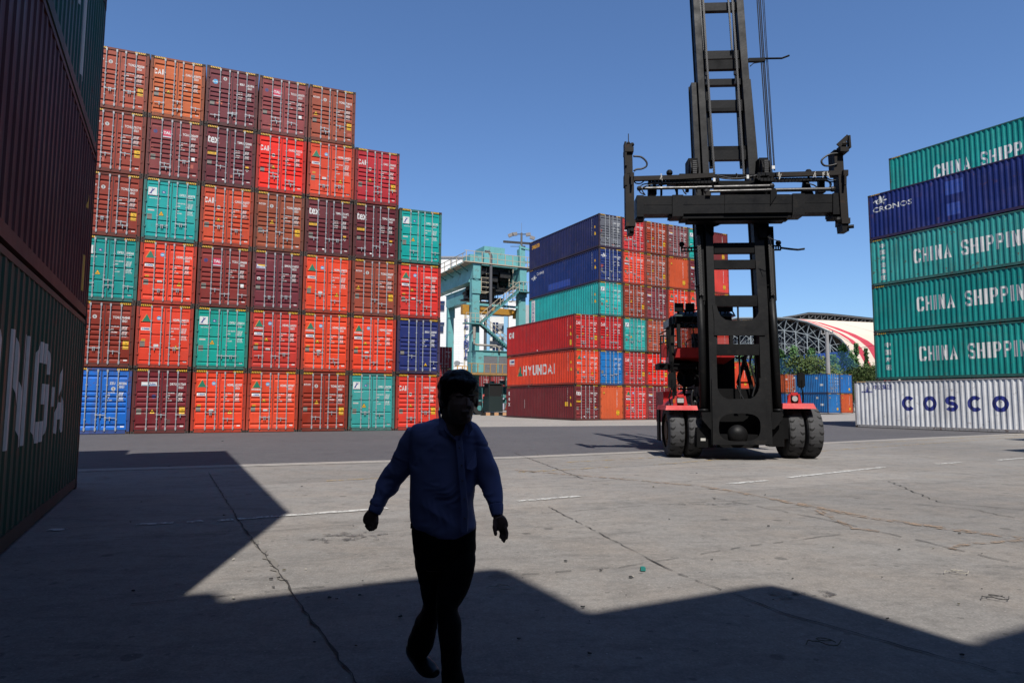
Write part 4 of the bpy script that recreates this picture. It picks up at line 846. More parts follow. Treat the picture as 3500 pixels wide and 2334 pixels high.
for z in (y0.z, (y0.z + y1.z) / 2, y1.z): mb.bar((y0.x, -1.8, z), (y1.x, -1.8, z), .08); mb.bar((y0.x, -1.8, z), (y0.x, -.8, z), .08)
for x in (y0.x, (y0.x + y1.x) / 2, y1.x): mb.bar((x, -1.8, y0.z), (x, -1.8, y1.z), .08)
build(mb, 'yellow_guard', YRAIL, rtg)
mb = MB(); c0 = RL(1122, 945, -2.4); c1 = RL(1155, 880, -2.4); mb.box((c0.x, -2.4, c0.z), (c1.x, -.9, c0.z + 1.7)); mb.box((c0.x, -2.4, c1.z - .12), (c1.x, -.9, c1.z))
for x in (c0.x + .04, c1.x - .04): mb.bar((x, -2.36, c0.z + 1.6), (x, -2.36, c1.z), .08)
ck = build(mb, 'ground_cabinet', mat('cabinet_dark', (.02, .035, .035), .5), rtg)
mb = MB(); mb.box((c0.x + .1, -2.3, c0.z + 1.7), (c1.x - .1, -1.0, c1.z - .12)); build(mb, 'dark_window', HOLE, ck)
mb = MB(); l0 = RL(1052, 833, -1.3)
mb.cyl((l0.x, -1.3, l0.z), (l0.x - .35, -1.75, l0.z - .1), .22, 10, .32); mb.bar((l0.x, -1.3, l0.z), (l0.x + .8, -.8, l0.z), .07); build(mb, 'floodlight', GALV, rtg)
mb = MB(); rg = random.Random(9)
for i in range(22):
    x = rg.uniform(.8, 5.0); z = rg.uniform(.9, 3.6); y = rg.uniform(-1.3, -.5); mb.box((x, y, z), (x + rg.uniform(.1, .8), y + rg.uniform(.1, .5), z + rg.uniform(.08, .6)))
for i in range(8): x = rg.uniform(.5, 5); mb.bar((x, -1.2, rg.uniform(.6, 2)), (x + rg.uniform(-.8, .8), -1.2, rg.uniform(2, 3.8)), .06)
build(mb, 'sill_machinery', TQD, rtg)
mb = MB(); p = Vector((1.2, -4.0, 0))
for i in range(16): mb.box((p.x + i * .5 - 2, p.y, .0), (p.x + i * .5 - 1.5, p.y + .3, .32), i % 2)
tag(build(mb, 'kerb_barrier', [BLK, mat('orange_white', (.62, .35, .18), .7)]), 'black and pale orange striped barrier on the ground before the crane wheels', 'barrier').matrix_world = rtg.matrix_basis

# ---------------------------------------------------------------- white warehouse block, light mast, arched hall, trees
def bx(mb, x0, y0, x1, y1, Y, dep, m=0):
    a = at(x0, y0, Y); b = at(x1, y1, Y); mb.box((min(a.x, b.x), Y, min(a.z, b.z)), (max(a.x, b.x), Y + dep, max(a.z, b.z)), m)
wm = mat('white_tile_wall', (.80, .80, .78), .55); t = NT(wm); pos = t.new('ShaderNodeNewGeometry').outputs['Position']
br_ = t.new('ShaderNodeTexBrick'); br_.inputs['Scale'].default_value = 1; br_.inputs['Brick Width'].default_value = 2.4; br_.inputs['Row Height'].default_value = .55; br_.inputs['Mortar Size'].default_value = .035
br_.inputs['Color1'].default_value = (.52, .515, .50, 1); br_.inputs['Color2'].default_value = (.505, .50, .485, 1); br_.inputs['Mortar'].default_value = (.42, .42, .42, 1)
mpg = t.new('ShaderNodeMapping'); mpg.inputs['Rotation'].default_value = (R(90), 0, 0); t.link(pos, mpg.inputs[0]); t.link(mpg.outputs[0], br_.inputs[0]); t.link(br_.outputs[0], t.b.inputs['Base Color'])
GLW = mat('window_navy', (.015, .025, .09), .2, spec=.6); BLF = mat('pale_blue_frame', (.28, .52, .72), .6); GRW = mat('grey_panel', (.30, .31, .34), .7)
bld = empty('warehouse_block', (at(1100, 900, 150).x, 150, 0), 0, 'white tiled industrial building with pale blue frames behind the gantry crane', 'building')
BO = Vector(bld.location)
def bpart(name, mb, m):
    mb.v = [(x - BO.x, y - BO.y, z - BO.z) for x, y, z in mb.v]; return build(mb, name, m, bld)
mb = MB(); bx(mb, 960, 690, 1112, 925, 150, 30); bpart('main_wall', mb, wm)
mb = MB(); bx(mb, 1112, 690, 1168, 925, 156, 24); bx(mb, 1168, 690, 1205, 925, 151, 29); bpart('recess_wall', mb, wm)
mb = MB(); bx(mb, 1205, 700, 1290, 925, 158, 22); bpart('side_block', mb, worn('grey_block', (.50, .51, .52), .7, (.3, .3, .3), .2, 0, .3))
mb = MB(); bx(mb, 985, 590, 1066, 692, 160, 20); bpart('roof_tower', mb, wm)
mb = MB(); bx(mb, 985, 588, 1067, 592, 159.7, 20.6); bx(mb, 1036, 592, 1037, 690, 159.9, .2); bpart('roof_edge', mb, GRW)
mb = MB()
for x0, x1 in ((1115, 1123), (1157, 1165)): bx(mb, x0, 690, x1, 925, 150.6, 1.2)
for y in (719, 766, 812): bx(mb, 1123, y, 1157, y + 7, 150.9, .8)
bx(mb, 1108, 808, 1123, 814, 150.3, 1.5); bpart('blue_frame', mb, BLF)
for y in (698, 740, 762, 790, 815, 845):
    mb = MB(); bx(mb, 1131, y, 1144, y + 19, 155.7, .3); w = bpart('window', mb, GLW); mb = MB(); bx(mb, 1137, y, 1138, y + 19, 155.5, .15); bx(mb, 1131, y + 6, 1144, y + 7, 155.5, .15)
    mb.v = [(x - BO.x, y_ - BO.y, z) for x, y_, z in mb.v]; build(mb, 'window_bar', wm, w)
for x0, x1, y0, y1 in ((1009, 1021, 691, 697), (1009, 1020, 700, 712), (1008, 1020, 740, 745), (1008, 1018, 749, 762)):
    mb = MB(); bx(mb, x0, y0, x1, y1, 149.7, .28); bpart('window', mb, GLW)
mb = MB(); bx(mb, 1144, 743, 1157, 755, 155.6, .3); bx(mb, 1144, 788, 1157, 798, 155.6, .3); bpart('grey_panel', mb, GRW)
for i, (y, q) in enumerate(((700, 0), (742, 1), (778, 1), (790, 0), (812, 1))):
    mb = MB(); c = at(1070.5, y, 149.7); cx_, cz_ = c.x - BO.x, c.z
    if q == 0:
        for dz in (.45, -.45): mb.tube([(cx_ + .5 * math.cos(k * .7), -.35, cz_ + dz + .42 * math.sin(k * .7)) for k in range(10)], .13, 5)
    else: mb.bar((cx_ - .1, -.35, cz_ - .9), (cx_ - .1, -.35, cz_ + .9), .26); mb.bar((cx_ - .5, -.35, cz_ - .9), (cx_ + .5, -.35, cz_ - .75), .26); mb.bar((cx_ - .4, -.35, cz_ + .8), (cx_ + .3, -.35, cz_ + .9), .22)
    build(mb, 'wall_sign_stroke', mat('sign_blue', (.06, .09, .28), .5), bld)
mb = MB(); bx(mb, 1066.5, 690, 1067.2, 925, 149.85, .1); bpart('down_pipe', mb, CRM)
# light mast above the middle stack
lp = empty('light_mast', (at(1196, 900, 118).x, 118, 0), 0, 'tall mast with a fan of floodlights and a crossbar behind the middle container stack', 'light mast')
def lz(y): return at(1196, y, 118).z
mb = MB(); mb.cyl((0, 0, 0), (0, 0, lz(535)), .32, 8, .18); mb.bar((0, 0, lz(535)), (0, 0, lz(512)), .05); build(mb, 'pole', worn('mast_steel', (.16, .15, .14), .6), lp)
for i, (dx, y) in enumerate(((-1.95, 543), (-1.2, 539), (1.2, 540), (1.95, 545))):
    mb = MB(); mb.bar((dx - .42, -.2, lz(y)), (dx + .42, -.2, lz(y) + (.12 if abs(dx) < 1.5 else (.35 if dx < 0 else -.3))), .5, .55); build(mb, 'floodlight', worn('lamp_grey', (.28, .26, .25), .5), lp)
mb = MB(); mb.bar((-1.6, 0, lz(538)), (1.6, 0, lz(538)), .14); mb.bar((-3.3, 0, lz(555)), (3.4, 0, lz(561)), .18, .4); mb.bar((-2.0, 0, lz(566)), (0, 0, lz(566)), .08); mb.box((.1, -.2, lz(573)), (.7, .2, lz(565))); build(mb, 'crossbar', BLACKM, lp)
mb = MB(); cc = at(1898, 762, 100); mb.cyl((cc.x, 100, 0), (cc.x, 100, cc.z), .36, 10, .26); mb.bar((cc.x - .9, 100, cc.z - .3), (cc.x + 1.1, 100, cc.z - .3), .14)
for dx in (-.8, -.3, .4, .9): mb.cyl((cc.x + dx, 100, cc.z - .3), (cc.x + dx, 100, cc.z + .25), .08, 6)
lpo = tag(build(mb, 'concrete_pole', worn('pole_concrete', (.36, .35, .34), .8, (.2, .19, .18), .3, 0, 1)), 'grey concrete utility pole in front of the arched hall', 'utility pole')
mb = MB(); e = at(2100, 775, 120); mb.tube([(cc.x + 1, 100, cc.z), (cc.x + 10, 110, cc.z - 1.6), (e.x, 120, e.z)], .035, 4); tag(build(mb, 'overhead_wire', SEAL), 'thin wire running right from the concrete pole', 'wire')

# arched hall
HY = 225; KX = Vector((.96, .28, 0)); KL = 95
arch_px = [(1420, 930), (1432, 880), (1470, 815), (1530, 770), (1600, 745), (1690, 731), (1782, 730), (1815, 732), (1851, 740), (1879, 751), (1908, 765), (1929, 779.6), (1943.5, 797), (1955, 817), (1964, 834), (1975, 860), (1984, 890), (1990, 930)]
arch = [at(x, y, HY) for x, y in arch_px]
hall = empty('arched_hall', (arch[6].x, HY, 0), 0, 'big arched hall with cream roof, red stripes and an open steel truss end', 'hall'); HO = Vector(hall.location)
CREAM = mat('cream_roof', (.80, .67, .54), .6); RST = mat('red_stripe', (.58, .05, .08), .6); RGR = mat('grey_stripe', (.25, .28, .3), .6); STEEL = mat('hall_steel', (.30, .34, .36), .5); DKI = mat('hall_interior_shade', (.012, .016, .03), .9)
mb = MB(); stops = [(0, 3.9, 0), (3.9, 6.2, 1), (6.2, 9.0, 0), (9.0, 13.2, 1), (13.2, 30, 0), (30, 30.8, 2), (30.8, KL, 0)]
for a0, a1_, mi in stops:
    fk = lambda i, a: a if a > 60 else a * (.25 + .75 * min(1, max(0, (i - 6) / 6)))
    vs = [p - HO + KX * fk(i, a0) for i, p in enumerate(arch)] + [p - HO + KX * fk(i, a1_) for i, p in enumerate(arch)]
    n = len(arch); mb.add(vs, [(i, i + 1, i + 1 + n, i + n) for i in range(n - 1)], mi)
build(mb, 'roof', [CREAM, RST, RGR], hall)
mb = MB(); back = [p - HO + Vector((0, 4.4, -.1)) for p in arch]; mb.add(back + [Vector((0, 4.4, -3))], [(i, i + 1, len(back)) for i in range(len(back) - 1)]); build(mb, 'interior_shade_sheet', DKI, hall)  # near-black sheet standing in for the shade inside the open hall
def archz(x):      # height of the arch above a horizontal place in the end plane
    for p, q in zip(arch, arch[1:]):
        if p.x <= x <= q.x: return p.z + (q.z - p.z) * (x - p.x) / (q.x - p.x)
    return 0
mb = MB(); xs = [at(x, 800, HY).x for x in range(1440, 1975, 26)]; prev = None
for x in xs:
    zt_ = archz(x) - .3; n = max(1, int(zt_ // 4.2)); zs = [zt_ - k * 4.2 for k in range(n + 1)]
    mb.bar((x - HO.x, .8, 0), (x - HO.x, .8, zt_ - 3.5), .30); mb.bar((x - HO.x, 3.2, 0), (x - HO.x, 3.2, zt_), .12)
    mb.bar((x - HO.x, .8, zt_ - 3.5), (x - HO.x + .6, -.2, zt_), .25)
    if prev:
        px_, pz = prev
        for k in range(1, 7):
            za, zb = pz - k * 4.1, zt_ - k * 4.1
            if min(za, zb) < 0: break
            mb.bar((px_ - HO.x, .8, za + (0 if k > 1 else .4)), (x - HO.x, .8, zb + (0 if k > 1 else .4)), .24 if k == 1 else .13); mb.bar((px_ - HO.x, .8, za), (x - HO.x, 2.0, zb - 4.1 if k % 2 else zb + 4.1), .12); mb.bar((px_ - HO.x, .8, za), (x - HO.x, .8, zb - 2.6), .14); mb.bar((px_ - HO.x, 3.2, za - 2), (x - HO.x, .8, zb), .12)
        mb.bar((px_ - HO.x, .3, pz - .2), (x - HO.x, .8, zt_ - 3.8), .14); mb.bar((px_ - HO.x, .8, pz - 3.8), (x - HO.x, .3, zt_ - .2), .14)
    prev = (x, zt_)
for k in range(2):
    p, q = at(1650 + 120 * k, 838, HY), at(1765 + 120 * k, 758, HY)
    for dz in (0, 1.1): mb.bar((p.x - HO.x, 4, p.z + dz), (q.x - HO.x, 4, q.z + dz), .22)
    for i in range(14):
        u = p + (q - p) * (i / 14); w = p + (q - p) * ((i + 1) / 14); mb.bar((u.x - HO.x, 4, u.z), (w.x - HO.x, 4, w.z + 1.1), .14)
build(mb, 'end_truss', STEEL, hall)
mb = MB(); mb.tube([p - HO + Vector((0, -.3, 0)) for p in arch], .38, 6); build(mb, 'arch_rim', mat('hall_rim', (.14, .17, .19), .6), hall)
mb = MB()
ht = [at(x, y, HY + 12) for x, y in ((1798, 729), (1857, 720), (1900, 722), (1950, 727), (2004, 733), (2110, 744))]; hb = [at(x, y, HY + 12) for x, y in ((1798, 731), (1857, 733), (1900, 736), (1950, 741), (2004, 747), (2110, 757))]
for i in range(5):
    mb.bar(ht[i] - HO, ht[i + 1] - HO, .9, .5); mb.bar(hb[i] - HO, hb[i + 1] - HO, .4)
    n = 3
    for k in range(n):
        u = ht[i] + (ht[i + 1] - ht[i]) * (k / n); w = hb[i] + (hb[i + 1] - hb[i]) * (k / n); w2 = hb[i] + (hb[i + 1] - hb[i]) * ((k + 1) / n); mb.bar(u - HO, w - HO, .3); mb.bar(w - HO, ht[i] + (ht[i + 1] - ht[i]) * ((k + 1) / n) - HO, .25)
build(mb, 'ridge_truss', mat('ridge_steel', (.10, .10, .10), .6), hall)
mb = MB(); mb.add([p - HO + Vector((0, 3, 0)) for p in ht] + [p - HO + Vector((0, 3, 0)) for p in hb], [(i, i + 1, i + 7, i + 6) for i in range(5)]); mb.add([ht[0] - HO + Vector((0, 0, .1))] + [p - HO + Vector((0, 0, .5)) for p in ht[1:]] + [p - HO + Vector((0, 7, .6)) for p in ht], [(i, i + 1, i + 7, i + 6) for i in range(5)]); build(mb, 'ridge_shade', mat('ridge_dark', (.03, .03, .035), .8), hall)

# trees and netting
LEAF = {}
def leafmat(name, a, b):
    m = mat(name, a, .7, spec=.2); t = NT(m); pos = t.new('ShaderNodeNewGeometry').outputs['Position']
    t.link(t.mix(t.ramp(t.noise(pos, 1.2, 4), .35, .68), tuple(a), tuple(b)), t.b.inputs['Base Color']); return m
L1 = leafmat('leaf_conifer', (.06, .17, .05), (.13, .25, .08)); L2 = leafmat('leaf_olive', (.06, .11, .03), (.15, .19, .06)); BARK = mat('bark', (.09, .065, .045), .9)
def tree(px, pyt, Y, w, kind, label):
    rg = random.Random(px * 7 + 1); c = at(px, pyt, Y); h = c.z; r = empty('tree', (c.x, Y, 0), rg.uniform(0, 6), label, 'tree', 'trees before the arched hall')
    mb = MB(); mb.cyl((0, 0, 0), (0, 0, h * .97), .028 * h * .5, 7, .03)
    for i in range(14):
        z = h * rg.uniform(.25, .9); a = rg.uniform(0, 6.3); l = w * (1.05 - z / h) * rg.uniform(.6, 1) if kind else w * .7; mb.cyl((0, 0, z), (l * math.cos(a), l * math.sin(a), z + l * .35), .07, 5, .015)
    build(mb, 'trunk', BARK, r); V = []; F = []
    N = 150 if kind else 130
    for i in range(N):
        if kind: z = h * (.16 + .84 * rg.random() ** 1.15); rad = w * (1.03 - z / h) ** .8 * rg.uniform(.35, 1.05); s = .30 * min(1, w / 2)
        else: z = h * (.30 + .70 * rg.random()); k = (z / h - .62) / .40; rad = w * math.sqrt(max(.02, 1 - k * k)) * rg.uniform(.35, 1.05); s = .42
        a = rg.uniform(0, 6.3); cx, cy, cz = rad * math.cos(a), rad * math.sin(a), z
        for j in range(22):
            d = Vector((rg.gauss(0, s), rg.gauss(0, s), rg.gauss(0, s * .7))); q = rg.uniform(.12, .24); u = Vector((rg.uniform(-1, 1), rg.uniform(-1, 1), rg.uniform(-1, 1))).normalized(); v = u.orthogonal().normalized()
            p = Vector((cx, cy, cz)) + d; b = len(V); V += [p - u * q, p + v * q * .6, p + u * q, p - v * q * .6]; F.append((b, b + 1, b + 2, b + 3))
    me = bpy.data.meshes.new('crown'); me.from_pydata([tuple(v) for v in V], [], F); me.materials.append(L1 if kind else L2); obj('crown', me, r)
CT = 'feathery dark green conifer'; OT = 'rounded olive tree'
for px, pt, Y, w, k, lb in ((1672, 820, 118, 2.2, 1, CT + ' seen through the mast window'), (1702, 818, 116, 2.2, 1, CT + ' just right of the mast window'), (1738, 815, 122, 2.6, 1, CT + ' directly behind the right mast cylinder'),
    (1793, 806, 116, 2.6, 1, CT + ' just right of the mast behind the netting'), (1822, 797, 120, 2.4, 1, CT + ' second right of the mast, behind the netting'), (1843, 818, 108, 3.4, 0, OT + ' between the mast and the concrete pole'), (1862, 803, 119, 2.4, 1, CT + ' behind the olive tree left of the pole'),
    (1872, 822, 106, 3.3, 0, OT + ' nearest the concrete pole on its left'), (1912, 815, 117, 2.9, 1, CT + ' just right of the concrete pole'), (1934, 792, 121, 2.8, 1, CT + ' second right of the concrete pole'), (1953, 808, 124, 1.6, 1, 'thin tall conifer in front of the hall edge'),
    (1965, 790, 128, 1.0, 1, 'tallest thin conifer before the lower end of the red stripes'), (1985, 848, 112, 2.4, 0, OT + ' left of the big teal containers'), (2003, 843, 112, 2.4, 0, OT + ' touching the edge of the big teal containers'), (1988, 800, 127, .8, 1, 'sparse conifer in front of the wide red stripe'), (1968, 848, 108, 2.6, 0, OT + ' above the far blue containers'), (1710, 835, 104, 2.6, 0, OT + ' low behind the mast')):
    tree(px, pt, Y, w, k, lb)
fm = mat('blue_fence', (.02, .07, .42), .6); mb = MB(); a = at(1700, 826, 132); b = at(1950, 806, 132); n = 120
vs = []
for i in range(n + 1):
    u = i / n; x = a.x + (b.x - a.x) * u; vs += [(x, 132 + (.12 if i % 2 else 0), 2.0), (x, 132 + (.12 if i % 2 else 0), a.z + (b.z - a.z) * u)]
mb.add(vs, [(2 * i, 2 * i + 2, 2 * i + 3, 2 * i + 1) for i in range(n)]); tag(build(mb, 'metal_fence', fm), 'bright blue corrugated fence behind the trees, in front of the arched hall', 'fence')
nm = mat('blue_netting', (.02, .12, .26), .8); t = NT(nm); pos = t.new('ShaderNodeNewGeometry').outputs['Position']; wv = t.new('ShaderNodeTexWave'); wv.bands_direction = 'Z'; wv.inputs['Scale'].default_value = 1.6; wv.inputs['Distortion'].default_value = 2.5
t.link(pos, wv.inputs[0]); tr = t.new('ShaderNodeBsdfTransparent'); mx = t.new('ShaderNodeMixShader'); t.link(t.ramp(wv.outputs['Fac'], .2, .9, .12, .42), mx.inputs[0]); t.link(tr.outputs[0], mx.inputs[1]); t.link(t.b.outputs[0], mx.inputs[2]); t.link(mx.outputs[0], t.n['Material Output'].inputs[0])
mb = MB(); n = 40; vs = []
for i in range(n + 1):
    X = 1640 + 335 * i / n; p = at(X, 835, 112); ty = 824 + (806 - 824) * min(1, max(0, (X - 1780) / 140)) if X < 1935 else 806 + (X - 1935) * .8; tp = at(X, ty, 112); vs += [(p.x, 112 + .4 * math.sin(i), 1.5), (p.x, 112 + .4 * math.sin(i), tp.z)]
mb.add(vs, [(2 * i, 2 * i + 2, 2 * i + 3, 2 * i + 1) for i in range(n)]); tag(build(mb, 'safety_netting', nm), 'blue see-through netting stretched before the trees under the arched hall', 'netting')
# ---------------------------------------------------------------- container lift truck
MO = Vector((6.35, 18.8, 0)); MY = R(-3); ma, mbv = yawvec(MY)
truck = empty('container_lift_truck', MO, MY, 'tall black-masted container lift truck with red fenders and a raised spreader', 'lift truck')
_o = Vector((0, 0, CAMH)) - MO; _ol = Vector((_o.dot(ma), _o.dot(mbv), _o.z))
def mp(x, y, l0, t=0.0):      # measured point -> truck frame, on the plane  local y = l0 + t * z
    d = ray(x, y); dl = Vector((d.dot(ma), d.dot(mbv), d.z)); k = (l0 + t * _ol.z - _ol.y) / (dl.y - t * dl.z); return _ol + dl * k
MBK = worn('mast_black', (.009, .009, .0095), .48, (.030, .025, .021), .35, 0, 2.2, (.006, .006, .006), .12); MDK = worn('mast_dull', (.005, .005, .0055), .6, (.014, .012, .010), .3, 0, 2.0, (.003, .003, .003), .1); RSTY = worn('spreader_rusty', (.026, .022, .019), .6, (.060, .030, .018), .8, 0, 1.6, (.010, .009, .008), .12)
CHN = worn('chain_steel', (.07, .068, .065), .45, (.12, .11, .10), .5, .3, 30); HOSE = mat('hose_black', (.012, .012, .012), .5); ROD = worn('rod_steel', (.035, .034, .034), .4, (.05, .04, .03), .4, .3, 6)
RED = worn('truck_red', (.62, .035, .035), .5, (.16, .03, .03), .5, 0, 2.0, (.10, .03, .03), .2); TYRE = worn('tyre_black', (.085, .085, .088), .85, (.06, .055, .05), .4, 0, 5, (.03, .03, .03), .15); RIM = worn('rim_rusty', (.12, .07, .035), .7, amt=.8)
TM = .105          # the mast leans back
def beam(name, pts_px, wpx, l0, depth, m, t=TM, lip=0, par=None):
    """upright between measured centre line points; wpx = width in view pixels"""
    mb = MB(); vs = []
    for (x, y) in pts_px:
        a = mp(x - wpx / 2, y, l0, t); b = mp(x + wpx / 2, y, l0, t); vs += [a, b, b + Vector((0, depth, 0)), a + Vector((0, depth, 0))]
    n = len(pts_px)
    for i in range(n - 1):
        for k in range(4): pass
    fs = [(i * 4 + k, i * 4 + (k + 1) % 4, i * 4 + 4 + (k + 1) % 4, i * 4 + 4 + k) for i in range(n - 1) for k in range(4)] + [(0, 1, 2, 3), (4 * n - 1, 4 * n - 2, 4 * n - 3, 4 * n - 4)]
    mb.add(vs, fs)
    if lip:       # rolled channel flange behind the face
        for i in range(n - 1):
            for q in (0, 1): mb.bar(vs[4 * i + q] + Vector((0, depth, 0)), vs[4 * i + 4 + q] + Vector((0, depth, 0)), lip)
    return build(mb, name, m, par or truck)
L0 = -1.20
# outer (lowest) stage
beam('outer_mast_rail', [(1643, 1021), (1640, 930), (1634, 700), (1628, 520), (1624, 440)], 17, L0, .38, MBK, lip=.06)
beam('outer_mast_rail', [(1763, 1021), (1759.5, 930), (1752, 700), (1741, 520), (1736, 440)], 22, L0, .38, MBK, lip=.06)
beam('mast_inner_channel', [(1622, 1015), (1619, 700), (1612, 440)], 15, L0 + .25, .22, MDK)
beam('mast_inner_channel', [(1776, 1015), (1765, 700), (1755, 440)], 15, L0 + .25, .22, MDK)
# middle stage, up to y = 185
beam('middle_mast_rail', [(1613, 700), (1603, 500), (1603, 400), (1600, 334), (1593.5, 190)], 12, L0 + .22, .30, MBK, lip=.05)
beam('middle_mast_rail', [(1765, 700), (1751, 500), (1737, 400), (1731.5, 334), (1717.5, 182)], 12, L0 + .22, .30, MBK, lip=.05)
# inner stage, out of the top of the view
beam('inner_mast_rail', [(1625, 480), (1621.5, 400), (1618, 334), (1608.5, 165), (1599, 0), (1586, -230)], 14.5, L0 + .08, .34, MBK, lip=.05)
beam('inner_mast_rail', [(1733, 480), (1728, 400), (1724, 334), (1711.5, 165), (1699, 0), (1682, -230)], 16, L0 + .08, .34, MBK, lip=.05)
beam('mast_web', [(1705, 385), (1701, 334), (1692, 165), (1686, 0), (1674, -230)], 7, L0 + .35, .12, MDK)
beam('mast_web', [(1634, 385), (1631, 334), (1620, 165), (1612, 0), (1600, -230)], 6, L0 + .35, .12, MDK)
def xl(y): return 1599 + (y / 334.0) * 19 + 6
def xr(y): return 1699 + (y / 334.0) * 25 - 6
for y0, y1, m in ((-120, -98, MBK), (7.5, 25.7, MBK), (117.8, 136, MBK), (139, 159.6, MDK), (182, 196, MBK), (231, 249, MBK), (249, 256, MDK), (336.3, 346, MDK), (346, 367.5, MBK)):
    mb = MB(); a = mp(xl(y1), y1, L0 + .22, TM); b = mp(xr(y1), y1, L0 + .22, TM); h = mp(1650, y0, L0 + .22, TM).z - a.z; mb.box((a.x, a.y, a.z), (b.x, a.y + .16, a.z + h)); build(mb, 'cross_member', m, truck)
for y0, y1, x0, x1, m in ((558, 581, 1640, 1734, MDK), (597, 616.7, 1640, 1736, MBK), (678.5, 703, 1632, 1755, MBK), (790, 815, 1640, 1758, MBK)):
    mb = MB(); a = mp(x0, y1, L0 + .05, TM); b = mp(x1, y1, L0 + .05, TM); h = mp(1690, y0, L0 + .05, TM).z - a.z; mb.box((a.x, a.y, a.z), (b.x, a.y + .2, a.z + h)); build(mb, 'cross_member', m, truck)
def plate(name, outer, holes, l0, t, thick, m, par=None):
    cu = bpy.data.curves.new('c', 'CURVE'); cu.dimensions = '2D'; cu.fill_mode = 'BOTH'; cu.extrude = thick / 2
    org = mp(*outer[0], l0, t)
    for pts in [outer] + holes:
        q = [mp(x, y, l0, t) for x, y in pts]; sp = cu.splines.new('POLY'); sp.points.add(len(q) - 1); sp.use_cyclic_u = True
        for s_, p in zip(sp.points, q): s_.co = (p.x - org.x, (p.z - org.z) * math.sqrt(1 + t * t), 0, 1)
    o = bpy.data.objects.new('c', cu); COL.objects.link(o); dg = bpy.context.evaluated_depsgraph_get(); me = bpy.data.meshes.new_from_object(o.evaluated_get(dg)); bpy.data.objects.remove(o)
    me.materials.clear(); me.materials.append(m); al = math.atan(t)
    return obj(name, me, par or truck, None, Matrix.Translation(org + Vector((0, thick / 2, 0))) @ Matrix.Rotation(R(90) - al, 4, 'X'))
def oval(cx, cy, rx, ry, n=28, e=3.0):
    o = []
    for i in range(n): t = 2 * math.pi * i / n; c, s_ = math.cos(t), math.sin(t); o.append((cx + rx * math.copysign(abs(c) ** (2 / e), c), cy + ry * math.copysign(abs(s_) ** (2 / e), s_)))
    return o
arc = [(1744, 868), (1744, 885), (1741, 898), (1734, 909), (1724, 915), (1700, 916), (1672, 916), (1660, 911), (1651, 900), (1645.5, 885), (1644, 868)]
plate('mast_base_plate', [(1637, 1021), (1634, 868), (1644, 868)] + arc[::-1][1:-1] + [(1744, 868), (1755, 868), (1761, 1021)], [oval(1698.5, 981, 48, 32)], L0 - .06, TM, .05, MBK)
plate('mast_gusset_plate', [(1640, 736), (1640, 770), (1757, 770), (1756, 700), (1746, 700), (1743, 715), (1737, 727), (1727, 734), (1712, 736), (1680, 736), (1666, 734), (1655, 726), (1648, 712), (1645, 700), (1636, 700)], [], L0 - .03, TM, .05, MBK)
plate('carriage_lower_plate', [(1620, 497), (1620, 520), (1639, 540), (1639, 520), (1649, 517), (1656, 514), (1660, 507), (1724, 507), (1728, 514), (1736, 518), (1742, 520), (1744, 545), (1760, 545), (1764, 497)], [], L0 - .10, TM, .07, MDK)
for x0, y0, x1, y1 in ((1600, 990, 1637, 1005), (1765, 985, 1800, 1003)):
    mb = MB(); a = mp(x0, y1, L0 + .3); b = mp(x1, y0, L0 + .3); mb.box((a.x, a.y, a.z - .25), (b.x, a.y + .3, b.z + .1)); build(mb, 'mast_foot', MDK, truck)
plate('side_bracket', [(1612, 946), (1637, 946), (1637, 985), (1631, 985), (1612, 962)], [], L0 + .1, 0, .2, MBK); plate('side_bracket', [(1772, 946), (1797, 946), (1797, 962), (1778, 985), (1772, 985)], [], L0 + .1, 0, .2, MBK)
mb = MB(); c = mp(1696, 990, L0 + .10); mb.ball((c.x, c.y + .12, c.z - .10), (.27, .20, .27), 20); ball = build(mb, 'differential_housing', MBK, truck, smooth=True)
mb = MB(); l = mp(1652, 997, L0 + .2); r_ = mp(1742, 997, L0 + .2); mb.box((l.x, l.y, l.z - .35), (r_.x, l.y + .3, l.z)); mb.cyl((l.x, l.y + .6, c.z), (r_.x, l.y + .6, c.z), .2, 12); build(mb, 'axle_beam', MDK, truck)
mb = MB(); a = mp(1650, 1000, L0 + 1.0); b = mp(1745, 955, L0 + 1.0); mb.box((a.x, a.y, a.z), (b.x, a.y + .1, b.z)); build(mb, 'frame_plate', RED, truck)
# lift cylinders and chains
for x0, x1, x2 in ((1615.5, 1611, 1606), (1787, 1778, 1770)):
    mb = MB(); p = mp(x0, 945, L0 + .15, TM); q = mp(x1, 765, L0 + .15, TM); w = mp(x2, 655, L0 + .15, TM); mb.tube([p, q, w], .10, 14); mb.cyl(p, p + (q - p) * .03, .125, 14); mb.cyl(w - (w - q) * .04, w, .118, 14); build(mb, 'lift_cylinder', MBK, truck, smooth=True)
def chain(pts, w, l0, m=CHN, name='lift_chain'):
    P = [mp(x, y, l0, TM) for x, y in pts]; mb = MB(); tot = 0
    for p, q in zip(P, P[1:]):
        n = max(1, int((q - p).length / .075)); d = (q - p) / n
        for i in range(n):
            c = p + d * i; mb.box((c.x - w / 2, c.y, c.z), (c.x - w * .12, c.y + .05, c.z + d.z * .72)); mb.box((c.x + w * .12, c.y, c.z), (c.x + w / 2, c.y + .05, c.z + d.z * .72)); mb.box((c.x - w * .3, c.y + .008, c.z + d.z * .5), (c.x + w * .3, c.y + .04, c.z + d.z * 1.2))
    for v in range(0): pass
    return build(mb, name, m, truck)
chain([(1611, 678), (1607.5, 610), (1603.6, 541)], .10, L0 - .02); chain([(1775, 678), (1771, 610), (1767, 541)], .10, L0 - .02)
chain([(1641, 410), (1631, 256), (1622, 120), (1614, -10), (1600, -230)], .055, L0); chain([(1709, 410), (1699, 256), (1690, 120), (1681, -10), (1668, -230)], .055, L0)
